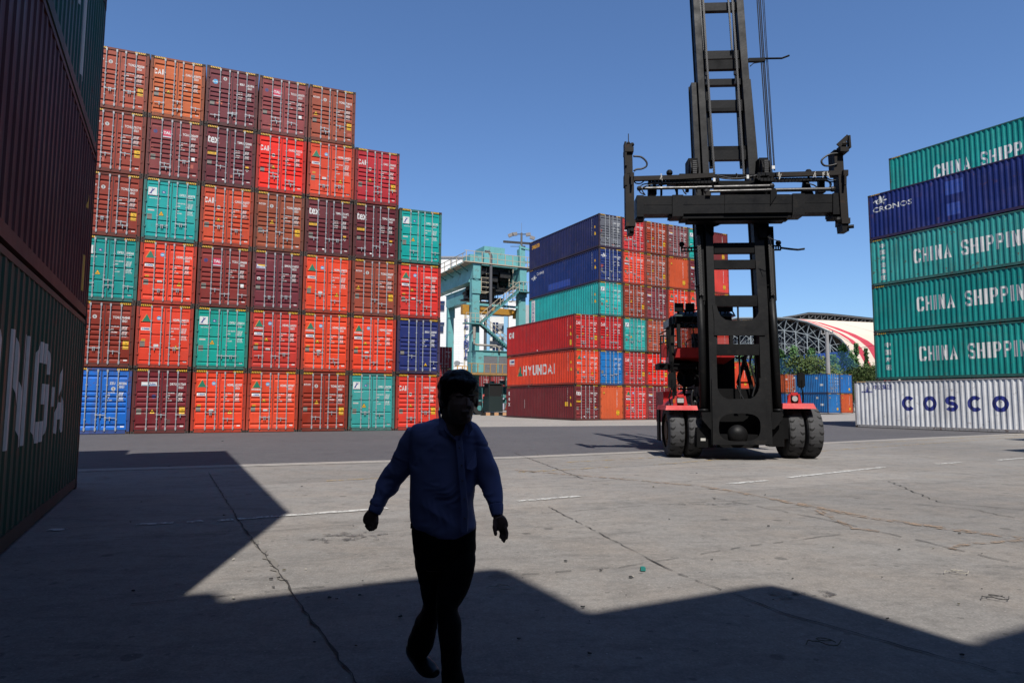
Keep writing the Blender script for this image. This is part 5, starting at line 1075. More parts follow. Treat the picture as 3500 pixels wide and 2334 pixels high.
LCH = worn('chain_light', (.10, .10, .10), .5, (.03, .03, .03), .6, .3, 30); chain([(1617, 115), (1611, 43), (1606, -10), (1592, -230)], .05, L0 + .1, LCH); chain([(1681, 115), (1676, 43), (1671.5, -10), (1658, -230)], .05, L0 + .1, LCH)
beam('chain_housing', [(1612, 690), (1606, 520)], 15, L0 + .06, .12, MDK); beam('chain_housing', [(1776, 690), (1768, 520)], 15, L0 + .06, .12, MDK)
for x, y in ((1622, 167), (1688, 165)):
    mb = MB(); p = mp(x, y, L0 + .05, TM); mb.cyl(p, p + Vector((0, 0, -.33)), .022, 6); mb.cyl(p, p + Vector((0, 0, -.1)), .05, 8); mb.cyl(p + Vector((0, 0, -.3)), p + Vector((0, 0, -.38)), .045, 6); build(mb, 'chain_anchor', ROD, truck)
for x, y in ((1590, 393), (1752, 392)):       # chain sheaves beside the mast
    mb = MB(); p = mp(x, y, L0 - .1, TM); mb.cyl((p.x - .09, p.y, p.z), (p.x + .09, p.y, p.z), .27, 20); mb.cyl((p.x - .11, p.y, p.z), (p.x - .09, p.y, p.z), .30, 20); mb.cyl((p.x + .09, p.y, p.z), (p.x + .11, p.y, p.z), .30, 20); mb.box((p.x - .13, p.y - .1, p.z - .3), (p.x + .13, p.y + .35, p.z + .34))
    build(mb, 'chain_sheave', MDK, truck)
    mb = MB()
    for k in range(8): mb.box((p.x - .055, p.y - .30, p.z - .22 + k * .055), (p.x + .055, p.y - .25, p.z - .185 + k * .055))
    build(mb, 'lift_chain', CHN, truck)
# spreader -------------------------------------------------------------------
S0 = -1.12
def sbox(mb, x0, y0, x1, y1, l0=S0, dep=.4, tilt=True):
    tl = mp(x0, y0, l0); tr = mp(x1, y0 + (0), l0); bl = mp(x0, y1, l0); br = mp(x1, y1, l0); D_ = Vector((0, dep, 0))
    mb.add([bl, br, br + D_, bl + D_, tl, tr, tr + D_, tl + D_], [(0, 3, 2, 1), (4, 5, 6, 7), (0, 1, 5, 4), (1, 2, 6, 5), (2, 3, 7, 6), (3, 0, 4, 7)])
def ly(x): return -(x - 1461) * .0115        # the beam rises a little to the right
mb = MB()
def sb(x0, x1, y0, y1, l0=S0, dep=.42):
    q = [mp(x0, y0 + ly(x0), l0), mp(x1, y0 + ly(x1), l0), mp(x1, y1 + ly(x1), l0), mp(x0, y1 + ly(x0), l0)]; D_ = Vector((0, dep, 0))
    mb.add(q + [p + D_ for p in q], [(0, 1, 2, 3), (7, 6, 5, 4), (0, 4, 5, 1), (1, 5, 6, 2), (2, 6, 7, 3), (3, 7, 4, 0)])
sb(1474, 1926, 450.5, 492); build(mb, 'main_beam', MBK, truck); spb = mb
mb = MB(); sb(1664, 1812, 450, 491.5, S0 - .02, .5); sb(1474, 1664, 470.5, 471.3, S0 - .006, .02); sb(1664, 1812, 470.3, 471.2, S0 - .027, .02); sb(1812, 1920, 470.0, 470.8, S0 - .006, .02); build(mb, 'centre_beam', MBK, truck)
for x0, x1 in ((1462, 1478), (1544, 1569), (1820, 1848), (1913, 1930)):
    mb = MB(); sb(x0, x1, 448.5, 497.5, S0 - .045, .52); build(mb, 'beam_sleeve', MBK, truck)
mb = MB(); sb(1566, 1818, 493, 503, S0 + .05, .5); sb(1580, 1806, 502, 509, S0 + .15, .4); sb(1538, 1560, 494, 499, S0 + .05, .4); sb(1464, 1480, 497, 503, S0, .4); sb(1911, 1930, 496, 505, S0, .4); build(mb, 'carriage_frame', MDK, truck)
def post(side):
    s = side; X = (lambda u: u) if s < 0 else (lambda u: u)
    if s < 0:
        segs = [((1437, 1456), (400, 505)), ((1436, 1455), (345, 402))]; tip = ((1442.5, 1456), (505, 536)); colr = ((1437.5, 1459), (505, 520)); neck = ((1438, 1454), (345, 400))
    mb = MB()
    def q(x0, x1, y0, y1, xs=0, l0=S0 - .1, dep=.34):
        a = [mp(x0 - xs, y0, l0), mp(x1 - xs, y0, l0), mp(x1, y1, l0), mp(x0, y1, l0)]; D_ = Vector((0, dep, 0)); mb.add(a + [p + D_ for p in a], [(0, 1, 2, 3), (7, 6, 5, 4), (0, 4, 5, 1), (1, 5, 6, 2), (2, 6, 7, 3), (3, 7, 4, 0)])
    if s < 0:
        q(1437, 1456.5, 398, 505, 1); q(1436, 1453, 352, 400, 1); pst = build(mb, 'end_post', RSTY, truck)
        mb = MB(); q(1437.5, 1459, 505, 519, 0, S0 - .14, .42); build(mb, 'post_collar', RSTY, pst)
        mb = MB(); q(1442.5, 1456, 519, 536); c = mp(1451, 528, S0 - .12); mb.cyl(c, c + Vector((0, -.05, 0)), .05, 10); build(mb, 'twistlock_head', MBK, pst)
        mb = MB(); q(1435, 1455, 337, 348, 0, S0 - .16, .46); q(1439, 1451, 331, 338); q(1435, 1439.5, 325, 380, 1, S0 - .15, .3); c = mp(1443, 330, S0); mb.cyl(c, c + Vector((0, 0, .28)), .012, 5); mb.ball(c, .055, 8); mb.ball(c + Vector((.1, 0, -.03)), .06, 8); build(mb, 'post_cap', RSTY, pst)
        mb = MB(); q(1447, 1456, 396, 406, 0, S0 - .22, .3); q(1449, 1453, 404, 424, 0, S0 - .24, .1); q(1434, 1440, 398, 425, 0, S0 - .12, .3); build(mb, 'latch', RSTY, pst)
    else:
        q(1932, 1949, 396, 505, 7); q(1918, 1938, 344, 398, 3, S0 + .0, .4); pst = build(mb, 'end_post', RSTY, truck)
        mb = MB(); q(1933, 1952.5, 500, 513, 0, S0 - .14, .42); build(mb, 'post_collar', RSTY, pst)
        mb = MB(); q(1935, 1950, 513, 530, 2); c = mp(1948, 521, S0 - .12); mb.cyl(c, c + Vector((.12, -.05, 0)), .05, 10); mb.ball(mp(1925, 506, S0 - .05), .10, 8); build(mb, 'twistlock_head', MBK, pst)
        mb = MB(); q(1930, 1949.5, 337, 347, 0, S0 - .16, .46); q(1933, 1944, 331, 338); mb.ball(mp(1938, 331, S0 - .1), .08, 8)
        a = mp(1924, 335, S0 - .12); b = mp(1948, 313, S0 - .12); c = mp(1950, 341, S0 - .12); mb.bar(a, b, .035, .12); mb.bar(b, c, .05, .14); build(mb, 'post_cap', RSTY, pst)
        mb = MB(); q(1937, 1948, 390, 403, 0, S0 - .22, .3); q(1939, 1944, 400, 424, 0, S0 - .24, .1); q(1915, 1922, 385, 398, 0, S0 - .05, .3); build(mb, 'latch', RSTY, pst)
post(-1); post(1)
def hose(name, pts, l0, r, m=HOSE, n=6):
    P = [mp(x, y, l0 if not isinstance(l0, list) else l0[i]) for i, (x, y) in enumerate(pts)]; Q = []
    for i in range(len(P) - 1):
        p0, p1, p2, p3 = P[max(i - 1, 0)], P[i], P[i + 1], P[min(i + 2, len(P) - 1)]
        for k in range(5): t = k / 5; Q.append(.5 * ((2 * p1) + (p2 - p0) * t + (2 * p0 - 5 * p1 + 4 * p2 - p3) * t * t + (3 * p1 - p0 - 3 * p2 + p3) * t ** 3))
    Q.append(P[-1]); mb = MB(); mb.tube(Q, r, n); return build(mb, name, m, truck, smooth=True)
for pts in (((1455, 411), (1560, 408), (1640, 403)), ((1781, 402), (1860, 400), (1931, 398))):
    mb = MB()
    for p, q in zip(pts, pts[1:]): mb.bar(mp(*p, S0 - .05), mp(*q, S0 - .05), .11, .12)
    build(mb, 'cable_arm', RSTY, truck)
for pts in (((1468, 433), (1600, 431), (1772, 427.5)), ((1622, 440), (1760, 437), (1912, 434.5))):
    mb = MB()
    for i, (p, q) in enumerate(zip(pts, pts[1:])): mb.cyl(mp(*p, S0 + .02), mp(*q, S0 + .02), .052 if i else .042, 10)
    mb.ball(mp(*pts[0], S0), .075, 8); mb.ball(mp(*pts[-1], S0), .08, 8); build(mb, 'extension_cylinder', ROD, truck)
for pts in (((1488, 420), (1560, 419), (1640, 419), (1650, 412), (1640, 404), (1610, 403)), ((1765, 401), (1745, 402), (1737, 408), (1744, 414), (1800, 414), (1898, 412))):
    mb = MB(); P = [mp(x, y, S0 + .02) for x, y in pts]
    for p, q in zip(P, P[1:]):
        n = max(2, int((q - p).length / .09))
        for i in range(n): u = p + (q - p) * (i / n); w = p + (q - p) * ((i + .85) / n); mb.bar(u, w, .14, .085)
    build(mb, 'cable_chain', MBK, truck)
mb = MB()
for x0, y0, x1, y1, dp in ((1560, 399, 1620, 414, .25), (1535, 412, 1600, 420, .3), (1740, 396, 1783, 404, .25), (1730, 404, 1775, 418, .2), (1598, 415, 1740, 424, .3), (1640, 400, 1760, 404, .2), (1500, 423, 1506, 447, .12), (1517, 423, 1521, 448, .1), (1553, 423, 1557, 448, .1), (1575, 425, 1582, 440, .1), (1765, 405, 1772, 447, .14), (1881, 413, 1894, 436, .15), (1489, 426, 1508, 446, .2), (1878, 432, 1896, 441, .2), (1622, 405, 1634, 425, .3), (1700, 424, 1712, 448, .2)):
    sbox(mb, x0, y0, x1, y1, S0 + .12, dp)
build(mb, 'hydraulic_block', MDK, truck)
plate('lug', [(1841, 447), (1845, 416), (1857, 416), (1869, 447)], [], S0 + .1, 0, .1, MBK); plate('lug', [(1769, 470), (1770, 440), (1774, 432), (1780, 432), (1784, 440), (1784, 447)], [], S0 - .06, 0, .05, MDK); plate('lug', [(1620, 449), (1623, 437), (1629, 437), (1632, 449)], [], S0 - .06, 0, .05, RSTY)
mb = MB(); sbox(mb, 1640, 432, 1780, 436, S0 + .3, .1); sbox(mb, 1655, 441, 1760, 446, S0 + .3, .1); build(mb, 'beam_rib', MBK, truck)
rg = random.Random(4)
hose('hose', [(1454, 359), (1472, 361), (1484, 372), (1484, 382), (1473, 388), (1462, 389), (1455, 393)], S0 - .02, .026)
hose('hose', [(1926, 352), (1905, 355), (1890, 364), (1886, 372), (1892, 380), (1905, 381), (1922, 377)], S0 - .02, .026)
for pts in ([(1455, 415), (1460, 421), (1472, 421), (1482, 412)], [(1920, 414), (1906, 413), (1896, 407), (1888, 401)], [(1918, 418), (1904, 417), (1894, 409)], [(1493, 421), (1476, 424), (1468, 432), (1470, 442), (1482, 448)], [(1499, 423), (1481, 428), (1474, 436), (1480, 446)], [(1889, 413), (1902, 417), (1906, 427), (1898, 437)], [(1893, 415), (1908, 421), (1905, 434)], [(1545, 405), (1570, 403), (1590, 406), (1595, 414)], [(1556, 447), (1552, 440), (1549, 430)], [(1576, 447), (1570, 440), (1566, 430)], [(1598, 447), (1600, 440), (1596, 430), (1590, 418), (1575, 416)], [(1505, 428), (1540, 422), (1580, 424), (1640, 421)], [(1640, 404), (1660, 410), (1690, 412), (1715, 409), (1738, 402)], [(1645, 402), (1672, 408), (1700, 409), (1730, 404)], [(1850, 421), (1868, 425), (1880, 434)], [(1768, 425), (1772, 434), (1768, 442)], [(1690, 398), (1693, 404), (1688, 412)], [(1750, 412), (1790, 416), (1846, 418)]):
    hose('hose', pts, S0 + rg.uniform(-.04, .15), .017)
mb = MB()
for x, y in ((1537, 397), (1856, 396)): p = mp(x, y, S0); mb.ball(p, .09, 10); mb.cyl(p, p + Vector((0, 0, -.16)), .03, 6)
build(mb, 'work_lamp', MBK, truck)
mb = MB()
for x, y in ((1517, 404), (1870, 400), (1890, 399), (1902, 398), (1790, 401)): 
    for k in range(4): a = mp(x + rg.uniform(-4, 4), y + rg.uniform(-6, 0), S0 - .1); b = mp(x + rg.uniform(-4, 4), y + rg.uniform(2, 12), S0 - .1); mb.bar(a, b, .012)
build(mb, 'cable_tie', LETTER['pale'], truck)
mb = MB(); p = mp(1640, 412, S0 - .12); mb.box((p.x - .03, p.y, p.z - .06), (p.x + .03, p.y + .02, p.z + .04)); p = mp(1717, 406, S0 - .12); mb.box((p.x - .03, p.y, p.z - .05), (p.x + .03, p.y + .02, p.z + .05)); p = mp(1776, 388, L0); mb.box((p.x - .04, p.y, p.z), (p.x + .04, p.y + .02, p.z + .09)); build(mb, 'paper_tag', WHITE, truck)
# wires, side arms and lamps on the mast
for i, (a, b) in enumerate((((1723, -230), (1766, 405)), ((1727, -230), (1770, 405)), ((1731, -230), (1773, 405)), ((1736, -230), (1777, 392)), ((1740, -230), (1779, 392)))):
    mb = MB(); mb.tube([mp(*a, L0 + .35, TM), mp((a[0] * .5 + b[0] * .5) - .8, (a[1] + b[1]) / 2, L0 + .35, TM), mp(*b, L0 + .35, TM)], .018 if i < 3 else .012, 5); build(mb, 'cable', HOSE if i < 3 else ROD, truck)
mb = MB(); a = mp(1719, 141, L0 + .3, TM); b = mp(1757, 133, L0 + .3, TM); mb.box((a.x, a.y, a.z), (b.x, a.y + .1, b.z)); mb.tube([mp(1757, 135, L0 + .3, TM), mp(1795, 134.5, L0 + .3, TM), mp(1812, 128, L0 + .3, TM)], .028, 6); mb.tube([mp(1722, 153, L0 + .3, TM), mp(1730, 146, L0 + .3, TM), mp(1750, 143, L0 + .3, TM)], .014, 5); build(mb, 'cable_guide', MDK, truck)
for x0, x1, y0, y1, bx_, by in ((1565, 1603, 567, 578, 1565, 561), (1767, 1792, 563, 575, 1787, 558)):
    mb = MB(); a = mp(x0, y1, L0 + .1, TM); b = mp(x1, y0, L0 + .1, TM)
    mb.box((a.x, a.y, a.z), (b.x, a.y + .05, a.z + .035)); mb.box((a.x, a.y, b.z - .035), (b.x, a.y + .05, b.z)); n = 6
    for k in range(n): xx = a.x + (b.x - a.x) * k / (n - 1); mb.box((xx - .012, a.y, a.z), (xx + .012, a.y + .05, b.z))
    c = mp(bx_, by, L0 + .1, TM); mb.ball(c, .078, 12); mb.cyl(c, c + Vector((0, 0, -.15)), .02, 6); build(mb, 'lamp_arm', MDK, truck)
mb = MB(); mb.tube([mp(1791, 569, L0 + .1, TM), mp(1815, 572, L0 + .1, TM), mp(1832, 573.5, L0 + .1, TM), mp(1847, 571.5, L0 + .1, TM)], .03, 6); build(mb, 'guide_rod', MDK, truck)
for pts in ([(1764, 545), (1775, 550), (1790, 553)], [(1763, 543), (1768, 552), (1771, 565)], [(1592, 560), (1578, 570), (1577, 590)], [(1766, 545), (1778, 551), (1792, 556)]): hose('loose_wire', pts, L0, .008)
# body: wheels, fenders, hood, cab, steps -------------------------------------------------------
TR = .735
def wheel(x, y, sgn):
    w = .42; mb = MB(); n = 44; prof = [(-w / 2, .47), (-w / 2, .62), (-w / 2 + .02, .70), (-w / 2 + .06, .728), (0, .735), (w / 2 - .06, .728), (w / 2 - .02, .70), (w / 2, .62), (w / 2, .47)]; k = len(prof); vs = []
    for i in range(n):
        t = 2 * math.pi * i / n
        for a, r_ in prof: vs.append((a, r_ * math.cos(t), r_ * math.sin(t)))
    mb.add(vs, [(i * k + j, ((i + 1) % n) * k + j, ((i + 1) % n) * k + j + 1, i * k + j + 1) for i in range(n) for j in range(k - 1)])
    o = build(mb, 'wheel', TYRE, truck, smooth=False); o.location = (x, y, TR)
    mb = MB(); N = 21; mb.fix = False      # curved lug grooves from both shoulders, their shade painted as raised black strips
    def rad(a_):
        for (x0_, r0_), (x1_, r1_) in zip(prof, prof[1:]):
            if a_ <= x1_ + 1e-6: return r0_ + (r1_ - r0_) * (a_ - x0_) / (x1_ - x0_)
        return .47
    for i in range(N):
        for sd in (-1, 1):
            t0 = 2 * math.pi * (i + (.5 if sd > 0 else 0)) / N; vs = []
            for q in range(8):
                u = q / 7; a = sd * (w / 2 - .008 - u * .145); t = t0 + .10 * math.sin(u * 2.6) - .07 * u; hw = .038 * (1 - .5 * u * u)
                for e_ in (-hw, hw): r_ = rad(a) + .006; vs.append((a, r_ * math.cos(t + e_), r_ * math.sin(t + e_)))
            mb.add(vs, [(2 * q, 2 * q + 1, 2 * q + 3, 2 * q + 2) for q in range(7)])
    g_ = build(mb, 'tread_groove_shade', HOLE, o)
    mb = MB(); mb.cyl((-.16 if sgn < 0 else -.1, 0, 0), (.1 if sgn < 0 else .16, 0, 0), .47, 24); mb.cyl((-.2, 0, 0), (.2, 0, 0), .26, 16)
    for i in range(10): t = 2 * math.pi * i / 10; mb.cyl((-.18, .34 * math.cos(t), .34 * math.sin(t)), (-.10, .34 * math.cos(t), .34 * math.sin(t)), .022, 6)
    build(mb, 'rim', RIM, o); return o
xL = mp(1520, 1000, .55).x + .21; xR = mp(1882, 1000, -.35).x - .21
wheel(xL, 0, -1); wheel(xL + .50, 0, 1); wheel(xR, 0, 1); wheel(xR - .50, 0, -1)
xc = (xL + xR) / 2
for dx in (-.85, .85): o = wheel(xc + dx, 5.0, -1 if dx < 0 else 1)
mb = MB(); mb.cyl((xL, 0, TR), (xR, 0, TR), .22, 12); mb.cyl((xc - .85, 5.0, TR), (xc + .85, 5.0, TR), .16, 10); build(mb, 'axle', MDK, truck)
for sd, x0, x1, yt, yb in ((-1, 1514, 1604, 931, 941), (1, 1796, 1873, 926, 938)):
    a = mp(x0, yb, -.75); b = mp(x1, yt, -.75)
    if sd < 0: a.x = mp(1510, 941, .5).x
    mb = MB(); z0, z1 = min(a.z, b.z), max(a.z, b.z)
    h = .10; P = [(a.x, -.75), (b.x, -.75), (b.x, 1.1), (a.x, 1.1)]; e = .04
    vs = [(a.x, -.78, z0), (b.x, -.78, z0), (b.x, .75, z0), (a.x, .75, z0), (a.x + e, -.70, z1), (b.x - e, -.70, z1), (b.x - e, .7, z1), (a.x + e, .7, z1)]
    mb.add(vs, [(0, 3, 2, 1), (4, 5, 6, 7), (0, 1, 5, 4), (1, 2, 6, 5), (2, 3, 7, 6), (3, 0, 4, 7)])
    f = build(mb, 'fender', RED, truck)
    mb = MB(); xo = a.x + .01 if sd < 0 else b.x - .07
    if sd < 0: mb.box((xo, .35, .42), (xo + .05, .74, z0)); build(mb, 'mud_flap', MDK, f)
    # headlight bracket
    cx = (1562 if sd < 0 else 1824); p = mp(cx, 931 if sd < 0 else 927, -.45); mb = MB(); k = .15
    for s in (-1, 1): mb.bar((p.x + s * k, p.y, p.z - .02), (p.x + s * k * .62, p.y, p.z + .26), .03, .10)
    mb.bar((p.x - k * .62, p.y, p.z + .26), (p.x + k * .62, p.y, p.z + .26), .03, .10); mb.box((p.x - k * .9, p.y + .1, p.z), (p.x + k * .9, p.y + .16, p.z + .24)); hb_ = build(mb, 'lamp_guard', RED, f)
    mb = MB(); mb.box((p.x - .10, p.y - .03, p.z + .06), (p.x + .10, p.y + .08, p.z + .22)); hl = build(mb, 'headlight', MDK, truck)
    mb = MB(); mb.box((p.x - .085, p.y - .05, p.z + .08), (p.x + .085, p.y - .025, p.z + .2)) if sd < 0 else mb.cyl((p.x, p.y - .02, p.z + .14), (p.x, p.y - .05, p.z + .14), .075, 14); build(mb, 'lens', worn('lamp_lens', (.75, .75, .72), .25, (.25, .25, .25), .6, .3, 30), hl)
    if sd < 0: mb = MB(); mb.box((p.x - .20, p.y - .02, p.z + .07), (p.x - .14, p.y + .06, p.z + .18)); build(mb, 'indicator', mat('indicator_orange', (.5, .12, .02), .3), truck)
# mirrors
for x0, x1, y0, y1, sx_, sy, l0 in ((1535, 1549, 855, 890, 1541, 935, -.35), (1833, 1848, 855, 890, 1843, 925, -.35)):
    mb = MB(); a = mp(x0, y1, l0); b = mp(x1, y0, l0); mb.box((a.x + .03, a.y, a.z), (b.x - .03, a.y + .09, b.z)); mb.box((a.x, a.y + .01, a.z + .04), (b.x, a.y + .08, b.z - .04)); m_ = build(mb, 'mirror', MBK, truck)
    P = [mp(sx_, sy, l0), mp(sx_ + (1 if sx_ > 1700 else -5), (sy + y1) / 2, l0), mp((x0 + x1) / 2, y1, l0), mp((x0 + x1) / 2, (y0 + y1) / 2, l0)]; mb = MB(); mb.tube(P, .022, 6); build(mb, 'mirror_stem', MDK, m_)
# chassis, hood, counterweight
def tb(name, m, lst, par=None):
    mb = MB()
    for a, b in lst: mb.box(a, b)
    return build(mb, name, m, par or truck)
tb('chassis', MDK, [((xc - 1.15, -.6, .55), (xc + 1.15, 5.2, 1.15)), ((xc - .9, -.3, 1.15), (xc + .9, 1.2, 1.9)), ((xc - 1.1, .9, 1.15), (xc - .6, 3.4, 1.7)), ((xc - 1.35, 1.1, .8), (xc - 1.0, 3.6, 1.3)), ((xc + 1.0, 1.1, .8), (xc + 1.35, 3.6, 1.3))])
tb('counterweight', RED, [((xc - 1.25, 4.9, .8), (xc + 1.25, 6.5, 1.9)), ((xc - 1.15, 6.4, .9), (xc + 1.15, 6.75, 1.75))])
p = mp(1594, 905, 2.2); q = mp(1740, 898, 2.2)
plate('engine_hood', [(1545, 938), (1556, 922), (1590, 895), (1600, 895), (1600, 945), (1545, 945)], [], 2.5, 0, 2.4, RED); tb('engine_deck', RED, [((xc + .1, 2.4, 1.55), (xc + 1.3, 5.2, 1.95)), ((xc - .6, 3.6, 1.4), (xc + .5, 5.2, 1.75))])
# cab
def mpc(x, y, l): return mp(x, y, l - .5) + Vector((0, .5, 0))
ca = mpc(1551, 828, 1.2); cb = mpc(1684, 715, 1.2); cw_ = cb.x - ca.x; z0c, zs, zr = ca.z, mpc(1560, 798, 1.2).z, cb.z
cab = empty('cab', (0, -.5, 0)); cab.parent = truck
FRM = MDK
mb = MB(); mb.add([(ca.x, 1.2, z0c + .1), (cb.x, 1.2, z0c + .1), (cb.x, 3.0, z0c - .1), (ca.x, 3.0, z0c - .1), (ca.x + .06, 1.12, zs), (cb.x - .06, 1.12, zs), (cb.x - .06, 3.0, zs), (ca.x + .06, 3.0, zs)], [(0, 3, 2, 1), (4, 5, 6, 7), (0, 1, 5, 4), (1, 2, 6, 5), (2, 3, 7, 6), (3, 0, 4, 7)]); build(mb, 'cab_lower_panel', RED, cab)
mb = MB()
for x, y in ((ca.x + .1, 1.16), (cb.x - .1, 1.16), (ca.x + .1, 2.95), (cb.x - .1, 2.95)): mb.bar((x, y, zs), (x, y + (.1 if y < 2 else 0), zr - .15), .09, .12)
mb.bar((ca.x + .1, 1.3, zr - .2), (cb.x - .1, 1.3, zr - .2), .12, .22); mb.bar((ca.x + .1, 2.95, zr - .2), (cb.x - .1, 2.95, zr - .2), .1, .2); build(mb, 'cab_pillar', FRM, cab)
mb = MB(); mb.add([(ca.x - .02, 1.02, zr - .16), (cb.x + .02, 1.02, zr - .16), (cb.x + .02, 3.1, zr - .16), (ca.x - .02, 3.1, zr - .16), (ca.x + .12, 1.25, zr), (cb.x - .12, 1.25, zr), (cb.x - .12, 2.95, zr), (ca.x + .12, 2.95, zr)], [(0, 3, 2, 1), (4, 5, 6, 7), (0, 1, 5, 4), (1, 2, 6, 5), (2, 3, 7, 6), (3, 0, 4, 7)]); mb.box((ca.x - .05, 1.3, zr - .35), (ca.x + .04, 2.9, zr - .12)); build(mb, 'cab_roof', worn('cab_roof_paint', (.05, .075, .075), .35, (.12, .2, .2), .5), cab)
GLS = mat('cab_glass', (.16, .18, .20), .04, spec=.5); t = NT(GLS); tr = t.new('ShaderNodeBsdfTransparent'); mx = t.new('ShaderNodeMixShader'); mx.inputs[0].default_value = .22; tr.inputs[0].default_value = (.72, .70, .70, 1)
t.link(tr.outputs[0], mx.inputs[1]); t.link(t.b.outputs[0], mx.inputs[2]); t.link(mx.outputs[0], t.n['Material Output'].inputs[0])
mb = MB(); mb.add([(ca.x + .12, 1.17, zs), (cb.x - .12, 1.17, zs), (cb.x - .12, 1.27, zr - .28), (ca.x + .12, 1.27, zr - .28)], [(0, 1, 2, 3)]); mb.add([(ca.x + .12, 2.96, zs), (cb.x - .12, 2.96, zs), (cb.x - .12, 2.96, zr - .28), (ca.x + .12, 2.96, zr - .28)], [(0, 1, 2, 3)]); mb.fix = False; build(mb, 'windscreen', GLS, cab)
tb('seat', mat('cab_seat', (.02, .02, .025), .9), [((ca.x + .75, 2.1, zs - .15), (ca.x + 1.2, 2.6, zs + .05)), ((ca.x + .78, 2.5, zs), (ca.x + 1.18, 2.65, zs + .55))], cab)
mb = MB(); c = Vector((ca.x + .62, 1.75, zs + .12)); mb.tube([(c.x + .2 * math.cos(k * .45), c.y + .08 * math.sin(k * .45), c.z + .19 * math.sin(k * .45)) for k in range(15)], .018, 5); mb.bar(c, c + Vector((0, -.3, -.4)), .06); build(mb, 'steering_wheel', HOSE, cab)
mb = MB(); a = mpc(1588, 728, 1.05); mb.bar(mpc(1576, 756, 1.05), mpc(1596, 727, 1.05), .018); mb.bar(mpc(1590, 744, 1.04), mpc(1596, 800, 1.04), .03); mb.bar(mpc(1594, 770, 1.04), mpc(1618, 792, 1.04), .025); mb.bar(mpc(1596, 772, 1.04), mpc(1618, 788, 1.04), .025); build(mb, 'wiper', HOSE, cab)
mb = MB()
for x in (1559, 1584, 1655, 1672): p = mpc(x, 706, 1.1); mb.box((p.x - .12, p.y - .06, p.z - .12), (p.x + .12, p.y + .08, p.z + .12)); mb.bar(p, p + Vector((0, .1, -.25)), .03)
p = mpc(1553, 712, 1.15); q = mpc(1680, 712, 1.15); mb.bar(p, q, .035)
for k in range(8): mb.bar(p + (q - p) * (k / 7), p + (q - p) * (k / 7) + Vector((.12, .1, -.16)), .03)
build(mb, 'roof_lamp', MDK, cab)
# base under the cab, exhausts, platform with rails
tb('cab_base', MDK, [((mp(1594, 850, 1.5).x, 1.5, 1.6), (cb.x - .5, 2.6, z0c + .05)), ((ca.x + .1, 1.5, z0c - .25), (cb.x - .5, 2.6, z0c + .05)), ((mp(1514, 850, .9).x, .9, mp(1514, 847, .9).z), (mp(1600, 850, .9).x, 1.7, mp(1514, 833, .9).z))])
mb = MB(); p = mp(1542.5, 838, 1.0); q = mp(1541.5, 745, 1.0); mb.cyl(p, q, .085, 12); w = mp(1541, 733, 1.0); mb.tube([q, (q + w) / 2, w, w + Vector((.05, .15, .05))], [.085, .08, .075, .07], 10); build(mb, 'exhaust_stack', RSTY, truck)
mb = MB(); y = .75
def mq(x_, y_, l=y): return mp(x_, y_, l)
for p, q in (((1517, 770), (1517, 835)), ((1523, 770), (1523, 800)), ((1533, 758), (1533, 820)), ((1513, 768), (1533, 757)), ((1513, 790), (1533, 786)), ((1517, 771), (1552, 771)), ((1517, 794), (1556, 794)), ((1522, 796), (1532, 812)), ((1533, 762), (1546, 838)), ((1514, 835), (1560, 836))): mb.bar(mq(*p), mq(*q), .035)
for p, q in (((1533, 757), (1538, 800)), ((1538, 800), (1548, 900)), ((1541, 830), (1549, 930)), ((1548, 850), (1552, 930))): mb.bar(mq(*p), mq(*q), .075)
build(mb, 'step_rail', MDK, truck)
mb = MB(); p = mq(1524, 820); mb.cyl(p, p + Vector((0, 0, .34)), .09, 12); mb.cyl(p + Vector((0, 0, .34)), p + Vector((0, 0, .42)), .035, 8); build(mb, 'fire_extinguisher', mat('extinguisher_red', (.25, .02, .02), .4), truck)
mb = MB()
for i, yy in enumerate((880, 893, 905)): a = mp(1556, yy, 1.0); b = mp(1592, yy, 1.0); mb.bar(a, b, .07, .05)
for pts in (((1562, 850), (1572, 862), (1572, 880), (1568, 925)), ((1590, 850), (1604, 868), (1606, 890), (1598, 925)), ((1600, 846), (1620, 870), (1628, 900), (1618, 940))):
    mb.tube([mp(x, y_, 1.1) for x, y_ in pts], .05, 6)
mb.cyl(mp(1577, 866, 1.15), mp(1577, 866, 1.35), .30, 16); build(mb, 'engine_parts', MDK, truck)
# steps and bars seen through the lower mast window, right side
mb = MB()
for p, q, w in (((1712, 815), (1694, 880), .09), ((1706, 818), (1733, 916), .11), ((1694, 880), (1706, 930), .06), ((1690, 815), (1712, 806), .06)): mb.bar(mp(*p, 2.2), mp(*q, 2.2), w)
for yy, x0, x1 in ((822, 1690, 1712), (848, 1702, 1716), (878, 1692, 1722), (898, 1680, 1728)): mb.bar(mp(x0, yy, 2.2), mp(x1, yy, 2.2), .10, .05)
build(mb, 'side_ladder', MDK, truck)
for pts in ([(1694, 705), (1695, 745), (1697, 800), (1700, 930)], [(1726, 812), (1722, 835), (1728, 852), (1735, 880)], [(1740, 818), (1742, 850), (1745, 880)], [(1733, 812), (1738, 850), (1736, 900)], [(1745, 860), (1733, 890), (1727, 912)], [(1718, 808), (1712, 820), (1714, 840)], [(1692, 885), (1700, 905), (1712, 925)], [(1591, 895), (1588, 915), (1592, 940)], [(1602, 935), (1595, 920), (1592, 945)], [(1790, 935), (1795, 950), (1793, 962)], [(1785, 925), (1794, 940), (1797, 955)], [(1600, 930), (1608, 915), (1606, 940)]):
    hose('hose', pts, L0 + .55, .026)
tb('cab_underframe', MDK, [((mp(1646, 850, 1.9).x, 1.9, 1.15), (mp(1687, 850, 1.9).x, 2.6, mp(1660, 812, 1.9).z)), ((xL + .95, .3, .9), (xL + 1.5, 1.4, 2.0))])
